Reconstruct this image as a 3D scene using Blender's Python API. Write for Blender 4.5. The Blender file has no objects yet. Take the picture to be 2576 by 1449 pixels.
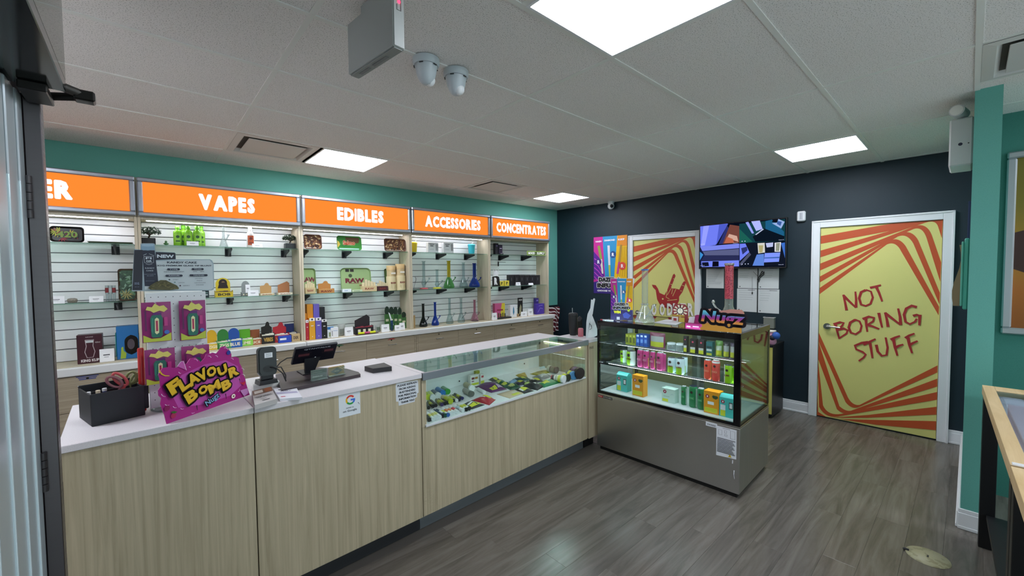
import bpy, math, random
from mathutils import Vector, Matrix
from mathutils.geometry import tessellate_polygon
random.seed(7)
C = bpy.context.scene.collection
PI = math.pi
def R(d): return d*PI/180

# ------------------------------------------------------------------ camera
CAMP = Vector((-4.2043, -1.8269, 1.6159)); YAW, PIT, ROL = R(41.8705), R(-2.2838), R(-0.4972); FPX = 1033.578
_f = Vector((math.sin(YAW)*math.cos(PIT), math.cos(YAW)*math.cos(PIT), math.sin(PIT)))
_r = Vector((math.cos(YAW), -math.sin(YAW), 0)); _u = _r.cross(_f)
_r2 = _r*math.cos(ROL)+_u*math.sin(ROL); _u2 = _u*math.cos(ROL)-_r*math.sin(ROL)
cd = bpy.data.cameras.new('camera'); cam = bpy.data.objects.new('camera', cd); C.objects.link(cam)
cam.matrix_world = Matrix(((_r2.x,_u2.x,-_f.x,CAMP.x),(_r2.y,_u2.y,-_f.y,CAMP.y),(_r2.z,_u2.z,-_f.z,CAMP.z),(0,0,0,1)))
cd.sensor_width = 36; cd.lens = FPX/2576*36; cd.clip_start = .02
bpy.context.scene.camera = cam
sc = bpy.context.scene
sc.view_settings.view_transform = 'Standard'; sc.view_settings.look = 'None'; sc.view_settings.gamma = 1
sc.view_settings.use_curve_mapping = False; sc.view_settings.exposure = 0.5
PANEL = 19        # ceiling panel emission
SIGN_E = 0.85       # sign face emission
STRIP_E = 20.0      # led strips under the signs
FRIDGE_E = 34.0
w = bpy.data.worlds.new('world'); sc.world = w; w.use_nodes = True
w.node_tree.nodes['Background'].inputs[0].default_value = (.86,.9,1,1); w.node_tree.nodes['Background'].inputs[1].default_value = 1.5
try:
    sc.cycles.max_bounces = 10; sc.cycles.transparent_max_bounces = 24
except Exception: pass

pl_ = bpy.data.lights.new('storefront_portal', 'AREA'); pl_.shape = 'RECTANGLE'; pl_.size = 4.6; pl_.size_y = 2.4; pl_.energy = 1; pl_.cycles.is_portal = True
po_ = bpy.data.objects.new('storefront_portal', pl_); C.objects.link(po_); po_.location = (-2.4,-4.32,1.3); po_.rotation_euler = (math.pi/2,0,0)
def ray(px, py):                       # sight line of a photo pixel, used to measure places on known planes
    return _f + _r2*((px-1288)/FPX) - _u2*((py-724.5)/FPX)
def at(px, py, ax, v):
    d = ray(px, py); t = (v-CAMP[ax])/d[ax]; return CAMP+d*t
def atp(px, py, o, n):
    d = ray(px, py); return CAMP+d*((Vector(o)-CAMP).dot(n)/d.dot(n))

# ------------------------------------------------------------------ materials
_M = {}
def lin(h):
    h = h.lstrip('#'); o = []
    for i in (0,2,4):
        c = int(h[i:i+2],16)/255; o.append(c/12.92 if c <= .04045 else ((c+.055)/1.055)**2.4)
    return (*o, 1)
def mat(h, rough=.5, metal=0.0, coat=0.0, key=None):
    k = (h, rough, metal, coat)
    if k in _M: return _M[k]
    m = bpy.data.materials.new('paint_'+h.lstrip('#')); m.use_nodes = True
    b = m.node_tree.nodes['Principled BSDF']
    b.inputs['Base Color'].default_value = lin(h); b.inputs['Roughness'].default_value = rough; b.inputs['Metallic'].default_value = metal
    b.inputs['Coat Weight'].default_value = coat
    _M[k] = m; return m
def emit(h, s):
    k = ('e', h, s)
    if k in _M: return _M[k]
    m = bpy.data.materials.new('glow_'+h.lstrip('#')); m.use_nodes = True; n = m.node_tree.nodes; n.clear()
    e = n.new('ShaderNodeEmission'); o = n.new('ShaderNodeOutputMaterial'); e.inputs[0].default_value = lin(h); e.inputs[1].default_value = s
    m.node_tree.links.new(e.outputs[0], o.inputs[0]); _M[k] = m; return m
def glass(h='#f2fbf8', tint=1.0, rough=.02, body=0.0, bodyh='#ffffff'):
    """thin sheet glass: see-through with a Fresnel gloss; body adds a part of solid colour"""
    k = ('g', h, tint, rough, body, bodyh)
    if k in _M: return _M[k]
    m = bpy.data.materials.new('glass_'+h.lstrip('#')); m.use_nodes = True; nt = m.node_tree; n = nt.nodes; n.clear()
    tr = n.new('ShaderNodeBsdfTransparent'); tr.inputs[0].default_value = lin(h)
    gl = n.new('ShaderNodeBsdfGlossy'); gl.inputs['Roughness'].default_value = rough
    fw_ = n.new('ShaderNodeLayerWeight'); fw_.inputs[0].default_value = .5; pw = n.new('ShaderNodeMath'); pw.operation = 'POWER'; pw.inputs[1].default_value = 4; fr = n.new('ShaderNodeMath'); fr.operation = 'MULTIPLY_ADD'; fr.inputs[1].default_value = .9; fr.inputs[2].default_value = .045; nt.links.new(fw_.outputs[1], pw.inputs[0]); nt.links.new(pw.outputs[0], fr.inputs[0])
    mx = n.new('ShaderNodeMixShader'); o = n.new('ShaderNodeOutputMaterial')
    nt.links.new(fr.outputs[0], mx.inputs[0]); nt.links.new(gl.outputs[0], mx.inputs[2])
    if body > 0:
        df = n.new('ShaderNodeBsdfDiffuse'); df.inputs[0].default_value = lin(bodyh)
        m2 = n.new('ShaderNodeMixShader'); lw = n.new('ShaderNodeLayerWeight'); lw.inputs[0].default_value = .45
        ma = n.new('ShaderNodeMath'); ma.operation = 'MULTIPLY_ADD'; ma.inputs[1].default_value = body; ma.inputs[2].default_value = body*.45
        nt.links.new(lw.outputs[1], ma.inputs[0]); nt.links.new(ma.outputs[0], m2.inputs[0])
        nt.links.new(tr.outputs[0], m2.inputs[1]); nt.links.new(df.outputs[0], m2.inputs[2]); nt.links.new(m2.outputs[0], mx.inputs[1])
    else: nt.links.new(tr.outputs[0], mx.inputs[1])
    nt.links.new(mx.outputs[0], o.inputs[0]); _M[k] = m; return m
def nodemat(name):
    m = bpy.data.materials.new(name); m.use_nodes = True; nt = m.node_tree; return m, nt, nt.nodes, nt.links, nt.nodes['Principled BSDF']
def ramp(n, stops):
    r = n.new('ShaderNodeValToRGB'); e = r.color_ramp.elements
    while len(e) < len(stops): e.new(.5)
    for q, (p, c) in zip(e, stops): q.position = p; q.color = c if len(c) == 4 else (*c, 1)
    return r
def wood(name, c1, c2, scale, rough=.5, bump=.05, perobj=0.0, coat=0.0):
    m, nt, n, l, b = nodemat(name)
    tc = n.new('ShaderNodeTexCoord'); mp = n.new('ShaderNodeMapping'); mp.inputs['Scale'].default_value = scale
    oi = n.new('ShaderNodeObjectInfo'); ad = n.new('ShaderNodeVectorMath'); ad.operation = 'ADD'; cm = n.new('ShaderNodeCombineXYZ'); mu = n.new('ShaderNodeMath'); mu.operation='MULTIPLY'; mu.inputs[1].default_value = 37
    l.new(oi.outputs['Random'], mu.inputs[0]); l.new(mu.outputs[0], cm.inputs[0]); l.new(mu.outputs[0], cm.inputs[1]); l.new(mu.outputs[0], cm.inputs[2])
    l.new(tc.outputs['Object'], mp.inputs[0]); l.new(mp.outputs[0], ad.inputs[0]); l.new(cm.outputs[0], ad.inputs[1])
    a = n.new('ShaderNodeTexNoise'); a.inputs['Scale'].default_value = 1; a.inputs['Detail'].default_value = 6; a.inputs['Roughness'].default_value = .62; a.inputs['Distortion'].default_value = .8
    l.new(ad.outputs[0], a.inputs[0]); r = ramp(n, [(.32, lin(c1)), (.68, lin(c2))]); l.new(a.outputs[0], r.inputs[0])
    if perobj:
        hs = n.new('ShaderNodeHueSaturation'); mr = n.new('ShaderNodeMapRange'); mr.inputs[3].default_value = 1-perobj; mr.inputs[4].default_value = 1+perobj
        l.new(oi.outputs['Random'], mr.inputs[0]); l.new(mr.outputs[0], hs.inputs['Value']); l.new(r.outputs[0], hs.inputs['Color']); l.new(hs.outputs[0], b.inputs['Base Color'])
    else: l.new(r.outputs[0], b.inputs['Base Color'])
    bp = n.new('ShaderNodeBump'); bp.inputs['Strength'].default_value = bump; bp.inputs['Distance'].default_value = .002; l.new(a.outputs[0], bp.inputs['Height']); l.new(bp.outputs[0], b.inputs['Normal'])
    b.inputs['Roughness'].default_value = rough; b.inputs['Coat Weight'].default_value = coat
    return m
def speckle(name, base, dark, scale=180, thr=.36, rough=.9, bump=0.0, metal=0.0):
    m, nt, n, l, b = nodemat(name); tc = n.new('ShaderNodeTexCoord')
    a = n.new('ShaderNodeTexNoise'); a.inputs['Scale'].default_value = scale; a.inputs['Detail'].default_value = 2; l.new(tc.outputs['Object'], a.inputs[0])
    r = ramp(n, [(thr, lin(dark)), (thr+.045, lin(base))]); l.new(a.outputs[0], r.inputs[0]); l.new(r.outputs[0], b.inputs['Base Color'])
    if bump:
        bp = n.new('ShaderNodeBump'); bp.inputs['Strength'].default_value = bump; bp.inputs['Distance'].default_value = .002; l.new(r.outputs[0], bp.inputs['Height']); l.new(bp.outputs[0], b.inputs['Normal'])
    b.inputs['Roughness'].default_value = rough; b.inputs['Metallic'].default_value = metal
    return m
def brushed(name, c, rough=.35, sc3=(4,4,220)):
    m, nt, n, l, b = nodemat(name); tc = n.new('ShaderNodeTexCoord'); mp = n.new('ShaderNodeMapping'); mp.inputs['Scale'].default_value = sc3
    a = n.new('ShaderNodeTexNoise'); a.inputs['Scale'].default_value = 1; a.inputs['Detail'].default_value = 4; l.new(tc.outputs['Object'], mp.inputs[0]); l.new(mp.outputs[0], a.inputs[0])
    r = ramp(n, [(.3,(rough-.07,)*3),(.7,(rough+.1,)*3)]); l.new(a.outputs[0], r.inputs[0]); l.new(r.outputs[0], b.inputs['Roughness'])
    b.inputs['Base Color'].default_value = lin(c); b.inputs['Metallic'].default_value = 1
    a2 = n.new('ShaderNodeTexNoise'); a2.inputs['Scale'].default_value = 1.6; bp = n.new('ShaderNodeBump'); bp.inputs['Strength'].default_value = .25; bp.inputs['Distance'].default_value = .02
    l.new(tc.outputs['Object'], a2.inputs[0]); l.new(a2.outputs[0], bp.inputs['Height']); l.new(bp.outputs[0], b.inputs['Normal'])
    return m
M_TILE = speckle('ceiling_tile', '#ece6e3', '#a8a39d', 210, .36, .95, .2)
M_TEE = mat('#e4e3de', .55)
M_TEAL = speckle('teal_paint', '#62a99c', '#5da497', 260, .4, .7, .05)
M_TEAL2 = speckle('deep_teal', '#3f8075', '#3b7b70', 260, .4, .7, .05)  # deeper tone of the wall teal, for the end wall
M_DARK = speckle('dark_green_paint', '#0d2530', '#0b222c', 260, .4, .6, .05)
M_WHITE = mat('#dcdcdb', .45); M_TRIM = mat('#e6e7ea', .4)
M_LAM = speckle('white_laminate', '#dbd5d8', '#cfc9cd', 420, .42, .38)
M_CWOOD = wood('counter_wood', '#c1b397', '#a4967b', (48,48,1.2), .5)
M_HWOOD = wood('drawer_wood', '#b3a58e', '#968873', (1.6,14,60), .5)
M_UWOOD = wood('upright_wood', '#d2c5ad', '#bcae95', (30,30,2), .55)
M_FLOOR = wood("floor_vinyl", "#756e67", "#544e48", (1.5,17,6), .26, .06, .13)
M_SLAT = mat('#f1f2f3', .42); M_ALU = mat('#a9adb6', .33, .85)
M_STEEL = brushed('stainless_steel', '#b9b8b4', .36, (2,260,2)); M_CHROME = mat('#c8c8c8', .18, 1)
M_BLACK = mat('#0b0c10', .35); M_BPLAS = mat('#121318', .3); M_BGLOSS = mat('#05060a', .08)
M_GLASS = glass('#f1f9f6'); M_GLASS2 = glass('#e2f3ec')
M_WALNUT = wood('display_oak', '#d8bd92', '#c4a678', (3,30,30), .45)

# ------------------------------------------------------------------ mesh builder
_TXT = {}
def glyphs(s, bold):
    k = (s, bold)
    if k not in _TXT:
        cu = bpy.data.curves.new('lettering', 'FONT'); cu.body = s; cu.offset = bold; cu.resolution_u = 2; cu.fill_mode = 'FRONT'
        o = bpy.data.objects.new('lettering', cu); C.objects.link(o); bpy.context.view_layer.update()
        me = bpy.data.meshes.new_from_object(o); vs = [(v.co.x, v.co.y) for v in me.vertices]; fs = [tuple(p.vertices) for p in me.polygons]
        bpy.data.objects.remove(o); bpy.data.curves.remove(cu); bpy.data.meshes.remove(me)
        if vs:
            x0 = min(v[0] for v in vs); x1 = max(v[0] for v in vs); y0 = min(v[1] for v in vs); y1 = max(v[1] for v in vs)
        else: x0 = y0 = 0; x1 = y1 = 1
        _TXT[k] = (vs, fs, x0, x1, y0, y1)
    return _TXT[k]
class MB:
    def __init__(s): s.v=[]; s.f=[]; s.mi=[]; s.sm=[]; s.mats=[]; s.T=Matrix.Identity(4); s.cur=0; s.st=[]; s.lift=0
    def m(s, mt):
        if mt not in s.mats: s.mats.append(mt)
        s.cur = s.mats.index(mt); return s
    def push(s, T): s.st.append(s.T); s.T = s.T @ T; s.lift = 0; return s
    def pop(s): s.T = s.st.pop(); return s
    def add(s, vs, fs, smooth=False):
        if not s.mats: s.m(M_WHITE)
        o = len(s.v); s.v += [tuple(s.T @ Vector(p)) for p in vs]
        for f in fs: s.f.append([i+o for i in f]); s.mi.append(s.cur); s.sm.append(smooth)
        return s
    def box(s, x0,x1,y0,y1,z0,z1, c=0.0):
        if x0>x1: x0,x1=x1,x0
        if y0>y1: y0,y1=y1,y0
        if z0>z1: z0,z1=z1,z0
        if c <= 0:
            return s.add([(x0,y0,z0),(x1,y0,z0),(x1,y1,z0),(x0,y1,z0),(x0,y0,z1),(x1,y0,z1),(x1,y1,z1),(x0,y1,z1)],
                [(0,3,2,1),(4,5,6,7),(0,1,5,4),(1,2,6,5),(2,3,7,6),(3,0,4,7)])
        cx,cy,cz=(x0+x1)/2,(y0+y1)/2,(z0+z1)/2; X,Y,Z=(x1-x0)/2,(y1-y0)/2,(z1-z0)/2; c=min(c,X*.9,Y*.9,Z*.9)
        vs=[]; ix={}
        for sx in (-1,1):
            for sy in (-1,1):
                for sz in (-1,1):
                    for k,(a,b,d) in enumerate(((X,Y-c,Z-c),(X-c,Y,Z-c),(X-c,Y-c,Z))):
                        ix[(sx,sy,sz,k)]=len(vs); vs.append((cx+sx*a,cy+sy*b,cz+sz*d))
        fs=[]
        for a in (-1,1):
            fs.append([ix[(a,p,q,0)] for p,q in ((-1,-1),(1,-1),(1,1),(-1,1))]); fs.append([ix[(p,a,q,1)] for p,q in ((-1,-1),(1,-1),(1,1),(-1,1))]); fs.append([ix[(p,q,a,2)] for p,q in ((-1,-1),(1,-1),(1,1),(-1,1))])
            for b in (-1,1):
                fs.append([ix[(a,b,-1,0)],ix[(a,b,1,0)],ix[(a,b,1,1)],ix[(a,b,-1,1)]]); fs.append([ix[(a,-1,b,0)],ix[(a,1,b,0)],ix[(a,1,b,2)],ix[(a,-1,b,2)]]); fs.append([ix[(-1,a,b,1)],ix[(1,a,b,1)],ix[(1,a,b,2)],ix[(-1,a,b,2)]])
                for d in (-1,1): fs.append([ix[(a,b,d,0)],ix[(a,b,d,1)],ix[(a,b,d,2)]])
        cc=Vector((cx,cy,cz)); out=[]
        for f in fs:
            p=[Vector(vs[i]) for i in f]; n=(p[1]-p[0]).cross(p[2]-p[0])
            if n.dot(sum(p,Vector())/len(p)-cc)<0: f=f[::-1]
            out.append(f)
        return s.add(vs,out)
    def lathe(s, prof, n=20, ax='z', cx=0, cy=0, cz=0, smooth=True):
        vs=[]; fs=[]
        for r,z in prof:
            for i in range(n):
                a=2*PI*i/n; vs.append((cx+r*math.cos(a),cy+r*math.sin(a),cz+z))
        for j in range(len(prof)-1):
            for i in range(n): fs.append((j*n+i,j*n+(i+1)%n,(j+1)*n+(i+1)%n,(j+1)*n+i))
        s.add(vs,fs,smooth)
        if prof[0][0]>1e-5: s.add(vs[:n],[tuple(range(n))[::-1]])
        if prof[-1][0]>1e-5: s.add(vs[-n:],[tuple(range(n))])
        return s
    def cyl(s, p0, p1, r0, r1=None, n=14, caps=True, smooth=True):
        r1=r0 if r1 is None else r1; p0=Vector(p0); p1=Vector(p1); d=(p1-p0).normalized(); a=d.orthogonal().normalized(); b=d.cross(a)
        vs=[p0+(a*math.cos(t)+b*math.sin(t))*r0 for t in (2*PI*i/n for i in range(n))]+[p1+(a*math.cos(t)+b*math.sin(t))*r1 for t in (2*PI*i/n for i in range(n))]
        s.add(vs,[(i,(i+1)%n,n+(i+1)%n,n+i) for i in range(n)],smooth)
        if caps: s.add(vs[:n],[tuple(range(n))[::-1]]); s.add(vs[n:],[tuple(range(n))])
        return s
    def tube(s, pts, r, n=8):
        pts=[Vector(p) for p in pts]; rings=[]; vs=[]
        for i,p in enumerate(pts):
            d=(pts[min(i+1,len(pts)-1)]-pts[max(i-1,0)]).normalized()
            if i==0: a=d.orthogonal().normalized()
            else: a=(a-d*a.dot(d)).normalized()
            b=d.cross(a); vs+=[p+(a*math.cos(2*PI*k/n)+b*math.sin(2*PI*k/n))*r for k in range(n)]
        fs=[(j*n+k,j*n+(k+1)%n,(j+1)*n+(k+1)%n,(j+1)*n+k) for j in range(len(pts)-1) for k in range(n)]
        s.add(vs,fs,True); s.add(vs[:n],[tuple(range(n))[::-1]]); s.add(vs[-n:],[tuple(range(n))]); return s
    def sphere(s, c, r, n=14, m=8, sz=1.0):
        return s.lathe([(max(r*math.sin(PI*j/m),1e-6),-r*math.cos(PI*j/m)*sz) for j in range(m+1)],n,cx=c[0],cy=c[1],cz=c[2])
    def prism(s, pts, z0, z1):
        a=sum(pts[i][0]*pts[(i+1)%len(pts)][1]-pts[(i+1)%len(pts)][0]*pts[i][1] for i in range(len(pts)))
        if a<0: pts=pts[::-1]
        n=len(pts); tris=tessellate_polygon([[Vector((p[0],p[1],0)) for p in pts]]); vs=[(p[0],p[1],z0) for p in pts]+[(p[0],p[1],z1) for p in pts]; fs=[]
        for t in tris:
            x,y=[Vector(vs[t[1]])-Vector(vs[t[0]]),Vector(vs[t[2]])-Vector(vs[t[0]])]
            if x.cross(y).z<0: t=(t[0],t[2],t[1])
            fs.append(tuple(i+n for i in t))
            if z1>z0: fs.append((t[0],t[2],t[1]))
        if z1>z0: fs+=[(i,(i+1)%n,n+(i+1)%n,n+i) for i in range(n)]
        return s.add(vs,fs)
    # ---- flat print on the current frame (local XY plane), each later mark a hair above the former
    def _h(s): s.lift += 1; return s.lift*.00022+.0003
    def rect(s, u0,v0,u1,v1): h=s._h(); return s.add([(u0,v0,h),(u1,v0,h),(u1,v1,h),(u0,v1,h)],[(0,1,2,3)])
    def poly(s, pts): h=s._h(); return s.prism(list(pts),h,h)
    def disc(s, u,v,r,rv=None,n=20): rv=rv or r; h=s._h(); return s.add([(u+r*math.cos(2*PI*i/n),v+rv*math.sin(2*PI*i/n),h) for i in range(n)],[tuple(range(n))])
    def line(s, pts, w0, w1=None):
        w1=w0 if w1 is None else w1; h=s._h(); n=len(pts); vs=[]
        for i,p in enumerate(pts):
            a=pts[max(i-1,0)]; b=pts[min(i+1,n-1)]; dx,dy=b[0]-a[0],b[1]-a[1]; L=math.hypot(dx,dy) or 1; w=(w0+(w1-w0)*i/(n-1))/2
            vs+=[(p[0]-dy/L*w,p[1]+dx/L*w,h),(p[0]+dy/L*w,p[1]-dx/L*w,h)]
        return s.add(vs,[(2*i+1,2*i+3,2*i+2,2*i) for i in range(n-1)])
    def text(s, t, cu, cv, h, w=None, bold=.0, rot=0.0, shear=0.0):
        vs,fs,x0,x1,y0,y1=glyphs(t,bold); H=s._h(); sy=h/max(y1-y0,1e-6); sx=sy if w is None else w/max(x1-x0,1e-6); cr,sr=math.cos(rot),math.sin(rot)
        out=[]
        for x,y in vs:
            X=(x-(x0+x1)/2)*sx; Y=(y-(y0+y1)/2)*sy; X+=Y*shear; out.append((cu+X*cr-Y*sr,cv+X*sr+Y*cr,H))
        return s.add(out,fs)
    def otext(s, t, cu, cv, h, w, bold, r, rot=0.0, shear=0.0, n=12):
        l=s.lift
        for k in range(n): s.lift=l; s.text(t,cu+r*math.cos(2*PI*k/n),cv+r*math.sin(2*PI*k/n),h,w,bold,rot,shear)
        return s
    def wordmark(s, t, cx, cy, h, W, gap, r):
        ws=[(lambda g:(g[3]-g[2])/(g[5]-g[4]))(glyphs(c,.02)) for c in t]; k=(W-gap*(len(t)-1))/sum(ws); x=cx-W/2; l=s.lift
        for c,a in zip(t,ws): s.lift=l; s.otext(c,x+a*k/2,cy,h-2*r,a*k-2*r,.02,r,n=10); x+=a*k+gap
        return s
    def build(s, name, parent=None, loc=None, rotz=0.0, label=None, cat=None, group=None, kind=None, M=None):
        me=bpy.data.meshes.new(name); me.from_pydata(s.v,[],s.f); me.polygons.foreach_set('material_index',s.mi); me.polygons.foreach_set('use_smooth',s.sm)
        for mt in s.mats: me.materials.append(mt)
        me.update(); o=bpy.data.objects.new(name,me); C.objects.link(o)
        if loc is not None: o.location=loc
        if rotz: o.rotation_euler=(0,0,rotz)
        if M is not None: o.matrix_world=M
        if parent is not None: o.parent=parent
        return tag(o,label,cat,group,kind)
def tag(o, label=None, cat=None, group=None, kind=None):
    if label: o['label']=label
    if cat: o['category']=cat
    if group: o['group']=group
    if kind: o['kind']=kind
    return o
def thing(name, label, cat, loc=(0,0,0), rotz=0.0, group=None, kind=None, M=None):
    o=bpy.data.objects.new(name,None); C.objects.link(o); o.empty_display_size=.05
    if M is not None: o.matrix_world=M
    else: o.location=loc; o.rotation_euler=(0,0,rotz)
    return tag(o,label,cat,group,kind)
FRONT = Matrix(((1,0,0,0),(0,0,-1,0),(0,1,0,0),(0,0,0,1)))           # local x,z plane seen from -y
TOPF = Matrix.Identity(4)
def Tr(x,y,z): return Matrix.Translation((x,y,z))
def fr(y=0, z=0, x=0): return Tr(x,y,z) @ FRONT
def sidef(x): return Tr(x,0,0) @ Matrix.Rotation(PI/2,4,'Z') @ FRONT  # plane facing +x ; u runs along +y
def art(M, w, h, items):
    """flat print: u,v as fractions of the face (u from the left edge, v from the bottom)"""
    X=lambda u:(u-.5)*w; Y=lambda v:v*h
    for it in items:
        k,c=it[0],it[1]; M.m(c if not isinstance(c,str) else mat(c,.45)); a=it[2:]
        if k=='r': M.rect(X(a[0]),Y(a[1]),X(a[2]),Y(a[3]))
        elif k=='d': M.disc(X(a[0]),Y(a[1]),a[2]*w,n=16)
        elif k=='p': M.poly([(X(p),Y(q)) for p,q in a[0]])
        elif k=='t': (M.otext(a[0],X(a[1]),Y(a[2]),a[3]*h,a[4]*w,.04,a[6]*w) if len(a)>6 else M.text(a[0],X(a[1]),Y(a[2]),a[3]*h,(a[4]*w if len(a)>4 and a[4] else None),a[5] if len(a)>5 else .02))
        elif k=='l': M.line([(X(p),Y(q)) for p,q in a[0]],a[1]*w)
    return M
def S(px0, px1, pyt, pyb, ax, val, zb):
    """width, height and foot of something whose front stands in the plane ax=val, from its place in the photo"""
    ym=(pyt+pyb)/2; a=at(px0,ym,ax,val); b=at(px1,ym,ax,val)
    if ax==1 and val>2.6:          # keep goods between the uprights of their bay
        k=min(max(math.floor(((a.x+b.x)/2-(.65-5*1.2192))/1.2192),0),4); lo=.65-5*1.2192+k*1.2192+.0225; a.x=max(a.x,lo); b.x=min(b.x,lo+1.2192-.045)
    t=at((px0+px1)/2,pyt,ax,val); p=(a+b)/2
    return Vector((p.x,p.y,zb)),(b-a).length,max(t.z-zb,.01)
# ================================================================== SETTING
H = 2.67
def panelwall(name, pts, mt, kind='structure', th=.06, flip=False):
    """vertical wall from plan point a to b, z0..z1, thickness away from the room"""
    (x0,y0),(x1,y1),z0,z1 = pts; L=math.hypot(x1-x0,y1-y0); M=MB().m(mt); M.box(0,L,0,th,z0,z1)
    return M.build(name,loc=(x0,y0,0),rotz=math.atan2(y1-y0,x1-x0),kind=kind)
DWX0, DWS = 1.19, .022            # dark wall plan: x = DWX0 + DWS*(3-y)
def dwx(y): return DWX0+DWS*(3-y)
panelwall('wall_back',((-5.5,3.0),(1.3,3.0),0,H+.1),M_TEAL)
dwl = panelwall('wall_right',((dwx(3.0),3.0),(dwx(-1.9),-1.9),0,H+.1),M_DARK)
panelwall('wall_left',((-5.46,-.06),(-5.46,3.05),0,H+.1),M_WHITE)
panelwall('wall_left_return',((-4.46,0.0),(-5.5,0.0),0,H+.1),M_WHITE)
MB().m(M_TEAL).box(-.47,1.25,-1.93,-1.82,0,H+.1).build('wall_stub',kind='structure')
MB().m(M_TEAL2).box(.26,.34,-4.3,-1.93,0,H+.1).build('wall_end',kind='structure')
wf=MB().m(M_WHITE); wf.box(-4.9,.34,-4.3,-4.22,2.5,H+.1).box(-4.9,.34,-4.3,-4.22,0,.1).box(-4.9,-4.7,-4.3,-4.22,.1,2.5).box(-.1,.34,-4.3,-4.22,.1,2.5); wf.build('wall_front',kind='structure')
t=thing('added_window_1',None,None,(-2.4,-4.26,.1),kind='structure')  # unseen storefront glazing, added so daylight brightens the room
for k in range(5): MB().m(mat('#3a3c40',.4,.6)).box(-2.3+k*1.14,-2.26+k*1.14,-.03,.03,0,2.4,.002).build('mullion',t)
for k in range(4): MB().m(glass('#eaf5f2')).box(-2.26+k*1.14,-1.16+k*1.14,-.003,.003,0,2.4).build('pane',t)
MB().m(M_WHITE).box(-4.9,-4.82,-4.3,-.15,0,H+.1).build('wall_left_near',kind='structure')
# low dark wainscot right of the display bays
MB().m(mat('#0d1a22',.5)).box(.70,1.19,2.985,3.0,0,1.03).build('trim_1',kind='structure')
# floor with planks
fl = MB().m(mat('#4a4540',.8)).box(-5.5,1.4,-4.3,3.05,-.06,-.004).build('floor',kind='structure')
PW,PL=.152,1.22
rows=0
for j in range(-28,6):
    y0=j*PW+.064; off=(j*0.437*PL)%PL
    x=-4.6+off-PL
    while x<1.3:
        xa,xb=max(x,-4.9),min(x+PL,1.27); cx,cy=(xa+xb)/2,y0+PW/2
        x+=PL
        if xb-xa<.05: continue
        # only where the photo sees bare floor
        d=Vector((cx,cy,0))-CAMP; 
        if cy>.42 and cx<-1.2: continue
        if cx<-4.4 and cy>-.2: continue
        if cy<-3.2 : continue
        rows+=1
        M=MB().m(M_FLOOR); M.box(-(xb-xa)/2+.0003,(xb-xa)/2-.0003,-PW/2+.0003,PW/2-.0003,-.003,0,.0005)
        M.build('plank',parent=fl,loc=(cx,cy,0))
MB().m(M_FLOOR).box(-5.4,1.25,.9,3.0,-.004,-.001).build('plank_field',parent=fl)['kind']='stuff'
MB().m(M_FLOOR).box(-4.6,.25,-4.2,-3.25,-.004,-.001).build('plank_field',parent=fl)['kind']='stuff'
# ceiling
cl = MB().m(mat('#55544f',.9)).box(-5.5,1.4,-4.3,3.05,H+.02,H+.1).build('ceiling',kind='structure')
GX,GY=1.2192,.6096
# cells: column i spans x from i*GX to (i+1)*GX ; row j spans y from j*GY to (j+1)*GY
special={}  # (i,j,half) -> kind ; half 0 left 1 right
for i,j,h,k in ((-3,3,1,'light'),(-3,3,0,'vent'),(0,3,0,'light'),(-1,3,0,'vent'),(-3,-2,1,'light'),(0,-2,0,'light'),(-1,-5,1,'vent'),
                (-3,-6,1,'light'),(-1,-6,1,'light'),(-5,1,1,'light'),(-1,-4,0,'vent')):  # light panels in this row are out of view, added for more light
    special[(i,j,h)]=k
def half_box(i,h): x0=i*GX+h*GX/2; return x0,x0+GX/2
shared={}
def tile(x0,x1,y0,y1):
    k=(round(x1-x0,3),round(y1-y0,3))
    if k not in shared:
        w_,d_=k; M=MB().m(M_TILE); M.box(-w_/2,w_/2,-d_/2,d_/2,0,.012,.0)
        shared[k]=M.build('tile',parent=cl,loc=((x0+x1)/2,(y0+y1)/2,H+.004)); return
    o=shared[k].copy(); C.objects.link(o); o.location=((x0+x1)/2,(y0+y1)/2,H+.004); o.parent=cl
T=.011
for i in range(-5,2):
    for j in range(-7,5):
        ya,yb=j*GY+T,(j+1)*GY-T; yb=min(yb,2.99); ya=max(ya,-4.2)
        hs=[k for k in (0,1) if (i,j,k) in special]
        xa,xb=i*GX+T,(i+1)*GX-T; xb=min(xb,1.38); xa=max(xa,-5.45)
        if xa>1.3: continue
        if not hs: tile(xa,xb,ya,yb)
        else:
            mid=i*GX+GX/2
            for k in (0,1):
                if k in hs: continue
                if k==0: tile(xa,mid-T,ya,yb)
                else: 
                    if mid+T<xb: tile(mid+T,xb,ya,yb)
for i in range(-4,2):
    MB().m(M_TEE).box(i*GX-.012,i*GX+.012,-4.22,2.98,H,H+.005).build('tee',parent=cl)
for j in range(-6,5):
    MB().m(M_TEE).box(-5.4,1.32,j*GY-.012,j*GY+.012,H-.0008,H+.0045).build('tee',parent=cl)
for (i,j,h) in special:
    mid=i*GX+GX/2
    MB().m(M_TEE).box(mid-.012,mid+.012,j*GY+.0125,(j+1)*GY-.0125,H,H+.004).build('tee',parent=cl)
names={(-3,3,1):'square ceiling light panel next to the vent over the orange signs',(0,3,0):'small far ceiling light panel near the back corner',
 (-3,-2,1):'large bright ceiling light panel at the top of the view',(0,-2,0):'ceiling light panel in front of the dark wall, left of the emergency lamp',
 (-3,-6,1):'added unseen ceiling light panel behind the viewer at left',(-1,-6,1):'added unseen ceiling light panel behind the viewer over the display tables',(-5,1,1):'added unseen ceiling light panel above the left end of the counter',
 (-3,3,0):'white square ceiling vent beside the light above the signs',(-1,3,0):'white square ceiling vent with dark slots above the accessories sign',(-1,-5,1):'ceiling vent behind the viewer',(-1,-4,0):'ceiling vent above the display tables at the upper corner'}
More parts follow.
